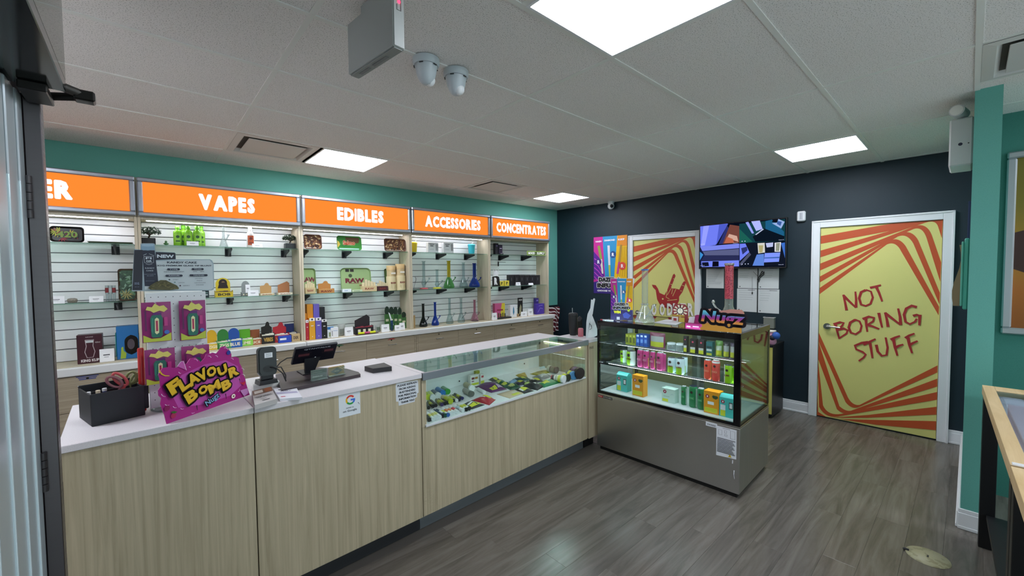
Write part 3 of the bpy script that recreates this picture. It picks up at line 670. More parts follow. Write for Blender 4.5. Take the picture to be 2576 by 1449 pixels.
def tray(label, px0,px1,pyt,pyb, val,zb, col, arts, rim=None, fn=None, tilt=.12, group='metal rolling trays stood on the shelves'):
    p,w_,h=S(px0,px1,pyt,pyb,1,val,zb); M=MB(); a=rr(w_,h,min(w_,h)*.18); b=rr(w_-.024,h-.024,min(w_,h)*.16); n=len(a)
    M.push(Tr(0,0,0) @ Matrix.Rotation(-tilt,4,'X') @ FRONT @ Tr(0,h/2,0))
    M.m(mat(rim or col,.3)); vs=[(x,y,.014) for x,y in a]+[(x,y,.0) for x,y in b]; M.add(vs,[(i,(i+1)%n,n+(i+1)%n,n+i) for i in range(n)])
    M.m(mat(col,.3)).prism(b,-.001,0.0); M.lift=1; M.push(Tr(0,-h/2,0))
    art(M,w_,h,arts)
    if fn: fn(M,w_,h)
    M.pop(); M.pop(); return M.build('rolling_tray',loc=p,label=label,cat='tray',group=group)
rnd=random.Random(3)
def leafart(cols,n=9,s=.03,inner=(.08,.92,.12,.88)):
    def f(M,w_,h):
        for k in range(n):
            u=rnd.uniform(inner[0],inner[1]); v=rnd.uniform(inner[2],inner[3]); M.m(mat(cols[k%len(cols)],.4)); cx,cy=(u-.5)*w_,v*h; a0=rnd.uniform(0,6)
            for q in range(5):
                a=a0+(q-2)*.55; M.poly([(cx,cy),(cx+s*.5*math.cos(a-.16),cy+s*.5*math.sin(a-.16)),(cx+s*math.cos(a),cy+s*math.sin(a)),(cx+s*.5*math.cos(a+.16),cy+s*.5*math.sin(a+.16))])
    return f
def clutter(cols,n=60,a=.012,b=.035):
    def f(M,w_,h):
        for k in range(n):
            M.m(mat(cols[k%len(cols)],.45)); u=rnd.uniform(-.42,.42)*w_; v=rnd.uniform(.1,.9)*h; t=rnd.uniform(0,3.1); l=rnd.uniform(a,b)*.5; q=rnd.uniform(.3,.5)*l; c,s_=math.cos(t),math.sin(t)
            M.poly([(u-c*l,v-s_*l),(u+s_*q,v-c*q),(u+c*l,v+s_*l),(u-s_*q,v+c*q)])
    return f
# ---- FLOWER (ER) bay
tray('black rolling tray printed 420 with red and yellow leaves',125,212,570,613,2.77,ZU,'#161213',[],fn=lambda M,w_,h:(leafart(['#b8283a','#d8c21e','#a52738','#c9d030'],9,.036,(.12,.88,.25,.75))(M,w_,h),M.m(mat('#2a3320',.4)).text('420',.004,h*.47,h*.42,w_*.62,.06),M.m(mat('#7c9a2a',.4)).text('420',0,h*.5,h*.4,w_*.6,.03)))
p,w_,h=S(218,334,604,613,1,2.76,ZU); M=MB().m(mat('#2a3528',.35)); M.prism(rr(w_,.16,.02),0,.003); M.m(mat('#4a5a40',.35)); 
a=rr(w_,.16,.02); b=rr(w_-.02,.14,.018); n=len(a); M.add([(x,y,.014) for x,y in a]+[(x,y,.003) for x,y in b],[(i,(i+1)%n,n+(i+1)%n,n+i) for i in range(n)])
M.build('rolling_tray',loc=p+Vector((0,.085,0)),label='dark green rolling tray lying flat beside the 420 tray',cat='tray',group='metal rolling trays stood on the shelves')
card('price tag lying at the left end of the lower shelf under ER',122,162,745,765,2.75,ZL); card('price tag left of the three small glass tubes',224,260,745,762,2.75,ZL)
p,w_,h=S(171,193,747,764,1,2.80,ZL); M=MB().m(glass('#dcd6cc',body=.5,bodyh='#9a9188')); M.lathe([(.001,0),(.024,.002),(.031,.014),(.027,.03),(.014,.036),(.008,.034)],16); M.build('glass_bowl',loc=p,label='small clear glass bowl piece between two price tags',cat='glass bowl')
for k,(a,b,nm,c) in enumerate(((266,273,'leftmost small glass tube with a red band','#7e2128'),(275,281,'middle small clear glass tube','#b9c0c0'),(283,291,'third small glass tube with a red band next to the leafy tray','#7e2128'))):
    p,w_,h=S(a,b,718,758,1,2.79,ZL); M=MB().m(glass('#e6eeee',body=.35,bodyh='#aab2b2')).lathe([(.011,0),(.009,.006),(.009,h*.45),(.011,h*.5),(.011,h)],12); M.m(mat(c,.3)).lathe([(.0112,h*.55),(.0118,h*.65),(.0112,h*.85)],12); M.build('glass_tube',loc=p,label=nm,cat='glass tube',group='small glass tubes on the lower shelf')
tray('upright green tray printed with buds and leaves beside the upright',297,346,676,758,2.78,ZL,'#3c5a45',[],rim='#5a4a3c',fn=lambda M,w_,h:(clutter(['#5f8a66','#2e4a3a','#7da088','#31503b'],60,.02,.05)(M,w_,h),leafart(['#a39b5e'],2,.05,(.3,.7,.15,.25))(M,w_,h)))
def king(M,w_,h):
    g=mat('#b9adb0',.4); M.m(g); M.line([(-w_*.17,h*.82),(-w_*.13,h*.6),(-w_*.2,h*.4),(-w_*.12,h*.2),(w_*.12,h*.2),(w_*.2,h*.4),(w_*.13,h*.6),(w_*.17,h*.82),(-w_*.17,h*.82)],.004); M.m(mat('#c9cfd0',.4)).rect(-w_*.15,h*.72,w_*.15,h*.8); M.m(mat('#d9d2d2',.4)).text('KING KUP',0,h*.1,h*.1,w_*.72,.05); M.text('GLASS CUP SET',0,h*.92,h*.035,w_*.3,.0); M.text('420ml',w_*.32,h*.72,h*.05,w_*.2,.0)
p,w_,h=S(193,257,842,898,1,2.74,ZB); M=MB().m(mat('#3d0f1e',.4)).box(-w_/2,w_/2,0,.09,0,h,.0015); M.push(fr(0)); king(M,w_,h); M.pop(); M.build('gift_box',loc=p,rotz=-.03,label='maroon boxed glass printed with a tumbler outline',cat='box')
card('larger white price card leaning beside the maroon box',250,287,878,896,2.72,ZB)
p,w_,h=S(293,349,820,890,1,2.76,ZB); t=thing('gift_box','blue box with a black window and yellow figure shape','box',p)
M=MB().m(mat('#1f6fb0',.4)).box(-w_/2,w_/2,0,.10,0,h,.0015); M.push(fr(0)); M.m(mat('#0f0f14',.15)).poly([(x+w_*.16,y+h*.42) for x,y in rr(w_*.62,h*.6,.05)]); M.m(mat('#57505a',.2)).disc(w_*.14,h*.44,w_*.17,h*.16); M.m(mat('#9fb83a',.4)).poly([(-w_*.36,.005),(-w_*.32,h*.2),(-w_*.3,h*.36),(-w_*.22,h*.38),(-w_*.2,h*.25),(-w_*.08,h*.18),(-w_*.12,.005)]); M.pop(); M.build('box_body',t)
MB().m(mat('#1c8c84',.4)).box(-w_/2-.006,-w_/2-.002,.002,.09,h*.1,h*.8).build('side_flap',t)
# ---- VAPES bay
def plant(label,px,pyt,pyb,val,zb,spread,pc,foff=(0,0)):
    q=at(px,pyb,1,val); t=thing('potted_plant',label,'plant',(q.x,val,zb)); hh=at(px,pyt,1,val).z-zb
    M=MB().m(mat(pc,.5)); M.box(-.045,.045,-.04,.04,0,hh*.36,.004); M.build('pot',t); M=MB().m(mat('#3b2a1e',.8)); M.tube([(0,0,hh*.34),(.008,0,hh*.5),(-.004,0,hh*.62),(.01,0,hh*.75)],.006); M.tube([(0,0,hh*.55),(-.03,0,hh*.68)],.004); M.tube([(.004,0,hh*.5),(.04,0,hh*.66)],.004); M.build('trunk',t)
    M=MB(); gm=[mat('#1f3a26',.6),mat('#2c4c2e',.6),mat('#16291b',.6)]
    for k in range(420):
        a=rnd.uniform(0,2*PI); r=spread*math.sqrt(rnd.random()); zz=hh*(.58+.40*rnd.random()*(1-.55*(r/spread)**2)); x=r*math.cos(a)+foff[0]; y=r*math.sin(a)*.7; s_=rnd.uniform(.005,.010); t2=rnd.uniform(0,6); e=rnd.uniform(-1,1)
        dx,dy,dz=s_*math.cos(t2),s_*math.sin(t2),s_*e; M.m(gm[k%3]).add([(x-dx,y-dy,zz-dz),(x+dy*.5,y-dx*.5,zz+s_*.3),(x+dx,y+dy,zz+dz),(x-dy*.5,y+dx*.5,zz-s_*.3)],[(0,1,2,3)])
    M.build('foliage',t)['kind']='stuff'
    return t
plant('small dark bonsai plant in a black square pot at the left of the VAPES bay',374,568,613,2.82,ZU,.075,'#17171a',(.01,0))
plant('small green bushy plant in a dark grey pot at the right of the VAPES shelf',729,588,628,2.82,ZU,.065,'#25282c')
q=at(418,620,1,2.78); M=MB().m(mat('#3f6b3c',.4)); M.sphere((0,0,.012),.014,10,6); M.sphere((0,-.008,.03),.009,8,5); M.sphere((.012,-.004,.012),.006,8,5); M.sphere((-.012,-.004,.012),.006,8,5); M.build('frog_figurine',loc=(q.x,2.78,ZU),label='tiny green frog figurine left of the lime bottles',cat='figurine')
def shampoo(label,pxc,hw,pyt,pyb,val,body,cap,lab,group,zb=ZU,labcol2=None):
    p,w_,h=S(pxc-hw,pxc+hw,pyt,pyb,1,val,zb); r=w_/2; t=thing('bottle',label,'bottle',p+Vector((0,.03,0)),group=group)
    M=MB().m(mat(body,.3)); M.lathe([(r*.9,0),(r,.006),(r,h*.62),(r*.93,h*.72),(r*.45,h*.80),(r*.4,h*.86)],18); M.build('body',t)
    M=MB().m(mat(cap,.35)); M.lathe([(r*.5,h*.84),(r*.52,h*.86),(r*.5,h),(r*.3,h*1.001)],14); M.build('cap',t)
    M=MB().m(mat(lab,.4)); n=9; R2=r+.0006; vs=[]; 
    for k in range(n): a=-PI/2+(-.9+1.8*k/(n-1)); vs+=[(R2*math.cos(a),R2*math.sin(a),h*.12),(R2*math.cos(a),R2*math.sin(a),h*.6)]
    M.add(vs,[(2*k,2*k+2,2*k+3,2*k+1) for k in range(n-1)],True)
    M.push(fr(-R2-.0004)); M.m(mat(labcol2 or '#1f4d24',.4)).disc(0,h*.45,r*.42,n=12); M.rect(-r*.5,h*.2,r*.5,h*.26); M.pop(); M.build('label',t); return t
g='lime green bottles on the upper VAPES shelf'
shampoo('leftmost lime green bottle on the VAPES shelf',447,11,568,619,2.79,'#76b418','#6fbf2c','#8cc43a',g)
shampoo('lime green bottle second from left behind the others',462,11,566,618,2.86,'#76b418','#6fbf2c','#8cc43a',g)
shampoo('lime green bottle directly left of centre behind its price tag',474,11.5,568,620,2.77,'#76b418','#6fbf2c','#8cc43a',g)
shampoo('lime green bottle in front of the price tag’s right edge',497,11,568,620,2.77,'#76b418','#6fbf2c','#8cc43a',g)
shampoo('rightmost lime green bottle, set back behind its neighbour',508,9,569,618,2.85,'#76b418','#6fbf2c','#8cc43a',g)
card('price tag in front of the lime green bottles',470,500,607,621,2.73,ZU)
def flask(label,px,pyt,pyb,val,zb,wpx,col=None,name='glass_beaker'):
    p,w_,h=S(px-wpx/2,px+wpx/2,pyt,pyb,1,val,zb); r=w_/2; g_=glass('#e8eeee',body=.26,bodyh='#b9c2c4'); t=thing(name,label,'water pipe',p+Vector((0,.02,0)),group='clear glass water pipes')
    MB().m(g_).lathe([(r*.95,0),(r,.008),(r*.3,h*.5),(r*.25,h*.92),(r*.33,h)],18).build('body',t)
    MB().m(g_).tube([(r*.4,0,h*.3),(r*.95,0,h*.5),(r*1.1,0,h*.56)],.005).build('stem',t); MB().m(g_).lathe([(.004,0),(.012,.014)],10,cx=r*1.12,cz=h*.55).build('bowl',t)
    return t
flask('clear glass beaker pipe on the upper VAPES shelf',563,570,624,2.79,ZU,22)
shampoo('white capped bottle with red and orange fruit label',631,9.5,572,624,2.79,'#e9e6e2','#f0f0ee','#b5532c','white capped bottle',labcol2='#7b2a1c')
card('price tag at the foot of the white capped bottle',635,661,613,626,2.74,ZU)
carton('dark teal little box behind the peg stand',"small_box",510,526,730,749,2.78,ZL,'#1b2f33',[('r','#c8d2d0',.2,.3,.8,.45),('r','#7aa39a',.2,.6,.8,.7)],.05)
t=dispenser('yellow display box headed by a dark haired portrait',541,586,699,731,751,2.77,ZL,'#d9bf2a','#c9b022','BOB','#2a1d14','arch',.07,packs='#4a2b44')
p,w_,h=S(541,586,699,751,1,2.77,ZL); M=MB(); M.push(fr(.0705-.004)); M.m(mat('#241812',.5)).disc(0,h*.72,w_*.24,h*.22); M.m(mat('#8a6a48',.5)).disc(.002,h*.72,w_*.1,h*.1); M.m(mat('#241812',.5)).poly([(-w_*.3,h*.45),(-w_*.2,h*.75),(w_*.2,h*.75),(w_*.3,h*.45)]); M.pop(); M.build('portrait_print',t)
t=dispenser('grey arched display card leaning behind a small white card',607,632,707,735,747,2.80,ZL,'#8f9494','#7d8282','',shape='arch',d=.04,packs='#c7cbcd')
card('price tag beside the grey arched display',624,651,730,748,2.75,ZL); card('tilted small white card on the grey arched display',618,630,716,732,2.77,ZL+.03,group='small tilted cards')
dispenser('kraft paper display box with dark red lettering on the lower VAPES shelf',655,690,712,738,746,2.77,ZL,'#b98f58','#dcc9a2','RAW','#8a3020','knob')
dispenser('brown slanted display box at the right end of the lower VAPES shelf',700,736,708,736,746,2.77,ZL,'#a2683f','#e2d6bf','RAW','#8a3020','slant')
B='#f4ead0'
dispenser('yellow arched paper display box, first in the bottom VAPES row',518,551,832,862,871,2.74,ZB,'#d6a81c','#e4c13c','ZIGS',B,'arch')
dispenser('green arched paper display box with crown shape, second in the bottom VAPES row',546,581,830,857,868,2.74,ZB,'#2c7a32','#4fae62','ZIGS',B,'arch')
dispenser('blue arched paper display box, third in the bottom VAPES row',573,609,827,853,866,2.74,ZB,'#1c4ea0','#2460b6','BLUE',B,'arch')
dispenser('lime green paper display box, fourth in the bottom VAPES row',601,636,830,851,864,2.76,ZB,'#5aa81e','#8ed84c','LIME',B,'square')
dispenser('brown paper display box beside the lime green one',626,660,831,851,861,2.77,ZB,'#8a4a24','#b4683c','RICE',B,'square')
dispenser('black and gold paper display box in the bottom VAPES row',658,691,811,839,857,2.76,ZB,'#14120f','#1e1b18','VIBES','#c9a24a','knob')
dispenser('red paper display box with a scalloped header',687,728,812,839,855,2.77,ZB,'#b51f2e','#c22a38','VIBES','#d8b04a','knob')
dispenser('navy paper display box at the right of the bottom VAPES row',718,747,816,836,852,2.80,ZB,'#182a66','#1d3380','VIBES','#8fa0cc','square')
carton('small flat blue carton lying before the navy box','small_box',701,733,845,856,2.70,ZB,'#2347b8',[('r','#e8ecf5',.1,.4,.6,.7)],.035)
carton('small kraft carton by the upright at the VAPES bay corner','small_box',734,755,840,853,2.71,ZB,'#c2a87c',[('t','#3a2c20','DER',.5,.5,.4,.6,.03)],.04)
# ---- EDIBLES bay
brown=['#5c3326','#c9a06a','#8a5a3a','#3a201a','#a8794a','#d8b98a']
tray('brown patterned rolling tray at the left of the EDIBLES shelf',764,809,590,630,2.78,ZU,'#6a4030',[('r','#e6ded2',.1,.06,.9,.13)],fn=clutter(brown,70,.02,.045))
tray('green rolling tray with orange script in the middle of the EDIBLES shelf',847,909,594,633,2.78,ZU,'#3f8a3a',[('p','#6b4a2c',[(.35,.98),(.95,.98),(.9,.55),(.6,.45),(.4,.6)]),('p','#2c7a32',[(.1,.3),(.3,.2),(.6,.25),(.4,.5)]),('p','#d8b84a',[(.02,.1),(.15,.4),(.1,.6),(.02,.7)]),('r','#bcd8e8',.1,.04,.9,.14),('t','#fbe0c4','Salmo',.5,.53,.34,.5,.08),('t','#c0461e','Salmo',.5,.53,.32,.48,.04)])
tray('brown patterned rolling tray at the right of the EDIBLES shelf',966,1025,601,637,2.78,ZU,'#6a4030',[('r','#e6ded2',.1,.06,.9,.13)],fn=clutter(brown,90,.02,.045))
RT=[('r','#2a2420',.18,.84,.30,.98),('r','#2a2420',.33,.84,.45,.98),('d','#3c4a30',.33,.68,.06),('t','#6b1e2a','RAW',.47,.47,.2,.62,.06),('r','#7a3a34',.26,.34,.6,.36),('r','#7a3a34',.6,.24,.85,.28)]
tray('green rolling tray with dark red lettering at the left of the lower EDIBLES shelf',750,795,675,738,2.86,ZL,'#8fa670',[('t','#6b1e2a','RAW',.55,.55,.2,.9,.06)],rim='#7d9660')
tray('large green rolling tray in the middle of the EDIBLES bay',857,934,674,735,2.84,ZL,'#93a974',RT,rim='#7d9660')
tray('green tray edge standing behind the two kraft tubes',968,990,676,733,2.90,ZL,'#56683e',[],rim='#6b7d50')
def cones(label,px0,px1,pyt,pyb,val,zb,c='#cfb88a'):
    p,w_,h=S(px0,px1,pyt,pyb,1,val,zb); t=thing('cone_pack_display',label,'display box',p); M=MB().m(mat(c,.6)).box(-w_/2,w_/2,0,.05,0,h*.45,.001); M.push(fr(0)); art(M,w_,h*.45,[('t','#8a2c20','RAW',.5,.5,.4,.6,.03)]); M.pop(); M.build('tray',t)
    for k in range(5): x=-w_/2+w_*(k+.5)/5; hh=h*(.75+.25*((k*3)%4)/3); MB().m(mat('#e0d0a8',.6)).box(x-w_*.08,x+w_*.08,.01+.004*k,.02+.004*k,h*.455,hh,.001).build('cone_pack',t)
    return t
cones('kraft cone pack display at the left upright of the lower EDIBLES shelf',768,794,706,743,2.76,ZL)
dispenser('orange brown kraft display box left of the big green tray',802,841,707,726,741,2.76,ZL,'#b27a3a','#bd8446','RAW','#7a1f18','knob',packs='#c99a5c')
carton('small white box at the foot of the big green tray','small_box',862,884,727,738,2.75,ZL,'#e4e8ec',[('r','#8ba0c0',.2,.4,.6,.6)],.03); carton('small pale green flat pack in front of the big green tray','small_box',886,912,729,737,2.75,ZL,'#c9d6b4',[('r','#5a7a4a',.15,.4,.75,.6)],.03)
cones('kraft cone pack display at the right of the big green tray',911,948,703,737,2.75,ZL,'#d6be92')
cones('dark maroon pack display between the green trays',950,976,706,735,2.78,ZL,'#4a2026')
def tubecan(label,px0,px1,pyt,pyb,val):
    p,w_,h=S(px0,px1,pyt,pyb,1,val,ZL); r=w_/2; t=thing('kraft_tube',label,'canister',p+Vector((0,r,0)),group='two kraft paper tubes')
    MB().m(mat('#dccba0',.6)).lathe([(r,0),(r,h*.56)],24).build('tube',t); MB().m(mat('#cdb58a',.6)).lathe([(r*.88,h*.562),(r*.88,h*.80)],24).build('neck',t); MB().m(mat('#c9a877',.6)).lathe([(r*.93,h*.802),(r*.93,h),(0.0001,h)],24).build('lid',t)
    M=MB(); M.push(fr(-r-.0006)); M.m(mat('#7a2a22',.5)).text('RAW',0,h*.3,h*.075,r*1.1,.05); M.m(mat('#b0a06a',.5)); 
    for k in (-1,1): M.line([(k*r*.55,h*.1),(k*r*.5,h*.22)],.003); M.line([(k*r*.3,h*.08),(k*r*.35,h*.2)],.003)
    M.m(mat('#e8e2d4',.5)).rect(-r*.5,h*.66,r*.5,h*.72); M.pop(); M.build('print',t)
tubecan('kraft paper tube, shorter one on the left',978,1001,668,732,2.76); tubecan('kraft paper tube, taller one by the upright',1001,1024,664,732,2.75)
for k,(a,b,yt,c,ct,lb) in enumerate(((765,777,805,'#b3202f','#e9e6e4','red'),(778,793,800,'#e0a222','#c8c83a','yellow'),(794,809,799,'#6a5cb4','#6a5cb4','purple'),(809,823,803,'#15151a','#15151a','black'))):
    p,w_,h=S(a,b,yt,846 if k<2 else 843,1,2.70,ZB); t=thing('vape_dispenser','%s tall vape dispenser box with stepped back in the EDIBLES bay'%lb,'box',p,group='row of tall vape dispenser boxes')
    M=MB().m(mat(c,.4)).box(-w_/2,w_/2,0,.06,0,h,.001); M.push(fr(0)); art(M,w_,h,[('r','#f0eeec',.04,.86,.96,1.0),('d','#2a2a30',.5,.93,.16),('r','#e8e4e0',.3,.62,.7,.66),('d','#f0e8e0',.5,.14,.07)]); M.pop(); M.build('front_box',t)
    MB().m(mat(('#d08a1c' if k<2 else c),.4)).box(-w_/2,w_/2,.061,.14,0,h*1.62 if k else h*1.3,.001).build('back_box',t)
carton('white box with blue label right of the black dispenser','small_box',824,839,822,844,2.70,ZB,'#dfe4ea',[('r','#2a6fae',.0,.75,1,1),('r','#8a9a70',.2,.1,.7,.5)],.03)
carton('small white carton with barcode','small_box',833,851,824,842,2.68,ZB,'#ecedf0',[('r','#55585c',.12,.15,.2,.7),('r','#9fb0d0',.3,.65,.9,.7)],.025)
def pouch(label,px0,px1,pyt,pyb,val,zb,col,arts=(),ax=1,group=None,cat='pouch',name='pouch',hang=False):
    p,w_,h=S(px0,px1,pyt,pyb,ax,val,zb); M=MB().m(mat(col,.35)); n,m_=6,8; vs=[]
    for j in range(m_+1):
        for i in range(n+1):
            u=i/n; v=j/m_; b=math.sin(PI*u)*(.012+.018*(1-v))*(1 if v<.9 else .3)*min(1,v*6+.3); vs.append(((u-.5)*w_,-b,v*h))
    k=len(vs); vs+=[(x,-y+.001,z) for x,y,z in vs]; fs=[(j*(n+1)+i,j*(n+1)+i+1,(j+1)*(n+1)+i+1,(j+1)*(n+1)+i) for j in range(m_) for i in range(n)]
    fs+=[(k+a[3],k+a[2],k+a[1],k+a[0]) for a in fs]; M.add(vs,fs,True)
    def bulge(u,v): return -(math.sin(PI*min(max(u,0),1))*(.012+.018*(1-v))*(1 if v<.9 else .3)*min(1,v*6+.3))-.001
    for it in arts:
        M.m(mat(it[1],.45)); u0,v0,u1,v1=it[2:6]; q=[]
        for b in range(4):
            for a in range(5): u=u0+(u1-u0)*a/4; v=v0+(v1-v0)*b/3; q.append(((u-.5)*w_,bulge(u,v)-.0008*(1+arts.index(it)),v*h))
        M.add(q,[(b*5+a,b*5+a+1,(b+1)*5+a+1,(b+1)*5+a) for b in range(3) for a in range(4)],True)
    return M.build(name,loc=p+(Vector((0,.03,0)) if ax==1 else Vector((.03,0,0))),rotz=0 if ax==1 else -PI/2,label=label,cat=cat,group=group)
M=pouch('clear bag of small items beside the white carton',852,871,816,837,2.74,ZB,'#a9aca6',[('r','#7c7f78',.2,.1,.8,.6)])
card('price tag beside the clear bag in the EDIBLES bay',868,889,823,838,2.68,ZB)
t=dispenser('black lighter display box with pink and yellow lighters in front',893,939,793,820,832,2.72,ZB,'#231a20','#15131a','',shape='slant',d=.06,packs='#8a2a3a')
for k,(a,b,c) in enumerate(((901,916,'#d8e020'),(916,930,'#c2487a'),(930,944,'#d8e020'))):
    p,w_,h=S(a,b,817,828,1,2.66,ZB); MB().m(mat(c,.35)).cyl((-w_/2,0,.018),(w_/2,0,.018),.012,n=10).build('lighter',loc=p,label='%s lighter lying in front of the black lighter display'%('yellow left','pink middle','yellow right')[k],cat='lighter',group='bright lighters lying in a row')
M=MB().m(mat('#4a3038',.4)); p,w_,h=S(895,950,826,832,1,2.67,ZB); M.box(-w_/2,w_/2,-.025,.03,0,.005,.001); M.build('tray_card',loc=p,label='flat dark card under the three lighters',cat='card')
pouch('clear small bag right of the lighter display',946,960,818,829,2.74,ZB,'#9ea29c',[('r','#5a6a5a',.2,.2,.8,.7)])
card('price tag right of the lighters in the EDIBLES bay',961,980,816,829,2.67,ZB)
for k,(a,b,yt) in enumerate(((968,980,770),(979,991,771),(990,1001,771),(1001,1011,773),(1010,1022,784))):
    p,w_,h=S(a,b,yt,820,1,2.80,ZB); t=thing('leaf_pouch','%s green pouch with dark round header in the EDIBLES corner'%('first','second','third','fourth','fifth, shorter,')[k],'pouch',p,group='green pouches by the EDIBLES upright')
    M=MB().m(mat(('#3c6a34','#4a7a3c','#2f5a30','#447238','#3a6634')[k],.4)).box(-w_/2,w_/2,0,.012,0,h*.66,.002); M.push(fr(0)); art(M,w_,h*.66,[('r','#c9c8a8',.2,.55,.8,.7),('p','#86a85a',[(.2,.1),(.5,.45),(.8,.1)])]); M.pop(); M.build('pouch_body',t)
    M=MB().m(mat('#1c2f20',.4)); M.push(fr(.006,h*.80)); M.prism([(w_*.48*math.cos(x),h*.19*math.sin(x)) for x in (2*PI*q/14 for q in range(14))],0,.004); M.pop(); M.build('header',t)
p,w_,h=S(981,990,806,824,1,2.72,ZB); M=MB().m(glass('#8fb4d8',body=.5,bodyh='#3a5a80')).lathe([(.012,0),(.016,.01),(.016,h)],12); M.build('shot_glass',loc=p,label='small blue tinted glass before the green pouches',cat='glass')
M=MB().m(mat('#e8ecee',.5)); p,w_,h=S(977,990,785,806,1,2.74,ZB+.06); M.push(fr(0)); M.prism([(-w_/2,h),(-w_*.2,h*.9),(w_/2,0),(w_*.2,0)],0,.001); M.pop(); M.box(-.001,.001,-.001,.001,-.06,0); M.build('paper_flag',loc=p,label='white paper flag leaning on the green pouches',cat='card')
card('first price tag before the green pouches',994,1009,818,828,2.67,ZB); card('second price tag before the green pouches by the upright',1006,1019,812,826,2.69,ZB)
# ---- ACCESSORIES bay
def cup(label,px0,px1,pyt,pyb,val,c,straw):
    p,w_,h=S(px0,px1,pyt,pyb,1,val,ZU); r=w_/2; t=thing('tumbler_cup',label,'cup',p+Vector((0,r,0)))
    MB().m(mat(c,.35)).lathe([(r*.72,0),(r*.95,h*.84)],18).build('cup_body',t); MB().m(mat(c,.3)).lathe([(r,h*.842),(r,h*.9),(r*.8,h*.97),(.0001,h*.97)],18).build('lid',t)
    MB().m(mat(straw,.4)).tube([(.003,0,h*.5),(.01,0,h*1.05),(.03,0,h*1.16)],.004).build('straw',t)
cup('yellow tumbler cup at the left of the ACCESSORIES shelf',1039,1053,608,637,2.80,'#e2c81a','#e8e4d0'); cup('teal tumbler cup with straw at the right of the ACCESSORIES shelf',1184,1200,613,641,2.80,'#2fb3c4','#dfe6e6')
for a,b,l in ((1077,1103,'left white carton with small drawings on the ACCESSORIES shelf'),(1116,1141,'right white carton with small drawings on the ACCESSORIES shelf')):
    carton(l,'small_carton',a,b,610,639,2.79,ZU,'#d9dcdc',[('r','#55595c',.15,.78,.6,.84),('r','#3a3d40',.2,.62,.5,.7),('r','#6d7174',.75,.2,.82,.85),('r','#9da1a4',.15,.3,.55,.33),('r','#6d7174',.88,.2,.94,.85)],.05,group='two white cartons')
def bong(label,px0,px1,pyt,pyb,val,zb,col,neck=None,base=None,body=.6,beaker=True,name='water_pipe',stemside=1,group='glass water pipes in the ACCESSORIES bay'):
    p,w_,h=S(px0,px1,pyt,pyb,1,val,zb); r=w_/2; t=thing(name,label,'water pipe',p+Vector((0,.02,0)),group=group); g1=glass('#d8e4e4' if col is None else col,body=body,bodyh=col or '#9aa6a8'); g2=g1 if neck is None else glass(neck,body=body,bodyh=neck)
    rn=max(r*.3,.012)
    if beaker: prof=[(r*.85,0),(r,.01),(r*.92,h*.12),(rn*1.1,h*.4)]
    else: prof=[(r*.8,0),(r*.8,.008),(rn,.014),(rn,h*.1),(r*.55,h*.2),(rn*1.2,h*.34),(rn*1.05,h*.4)]
    M=MB().m(g1).lathe(prof,18); M.build('chamber',t); MB().m(g2).lathe([(rn,h*.401),(rn,h*.97),(rn*1.35,h*.985),(rn*1.35,h)],16).build('neck',t)
    if base: MB().m(mat(base,.3)).lathe([(r*.95,-.0),(r*.95,.012),(r*.4,.016)],18).build('base',t)
    MB().m(g1).tube([(rn*.5*stemside,-.0,h*.16),(r*1.0*stemside,-.01,h*.30),(r*1.25*stemside,-.012,h*.36)],.0055).build('stem',t); MB().m(g1).lathe([(.005,0),(.014,.018)],10,cx=r*1.25*stemside,cy=-.012,cz=h*.355).build('bowl',t)
    return t
bong('clear glass pipe with red base on the lower ACCESSORIES shelf',1058,1078,657,731,2.80,ZL,None,base='#c4505a',body=.2,beaker=False)
bong('clear glass pipe with yellow base on the lower ACCESSORIES shelf',1092,1111,678,729,2.80,ZL,None,base='#d6cf3a',body=.2,beaker=False)
bong('green beaker pipe with yellow neck on the lower ACCESSORIES shelf',1119,1143,656,726,2.80,ZL,'#6ab06a',neck='#cfc23a',body=.6)
bong('tall clear beaker pipe between the green and blue ones',1159,1177,660,723,2.80,ZL,None,body=.12)
bong('cobalt blue beaker pipe on the lower ACCESSORIES shelf',1184,1207,662,722,2.80,ZL,'#1a3fa0',body=.85)
p,w_,h=S(1041,1047,690,705,1,2.80,ZL+.09); M=MB().m(mat('#2f3134',.4)); M.tube([(0,0,0),(.012,0,.02),(.012,0,.05),(0,0,.065)],.003); M.tube([(0,0,0),(0,.04,-.09)],.0015); M.build('wire_hook',loc=p,label='bent dark wire hook at the left of the lower ACCESSORIES shelf',cat='hook')
bong('black beaker pipe at the left of the bottom ACCESSORIES row',1057,1076,764,812,2.76,ZB,'#16211d',body=1.0); bong('blue beaker pipe second in the bottom ACCESSORIES row',1088,1105,760,808,2.77,ZB,'#1d49ae',body=.8)
bong('clear beaker pipe third in the bottom ACCESSORIES row',1125,1141,750,806,2.77,ZB,None,body=.10); bong('clear slim beaker pipe fourth in the bottom ACCESSORIES row',1154,1170,750,803,2.77,ZB,None,body=.10)
bong('pale pink pipe with black base and lip by the ACCESSORIES upright',1188,1204,754,798,2.77,ZB,'#d8a8b8',base='#17161a',body=.4)
carton('tiny kraft card leaning at the left of the bottom ACCESSORIES row','small_card',1040,1045,793,812,2.74,ZB,'#b89a6a',[],.004,rot=.2)
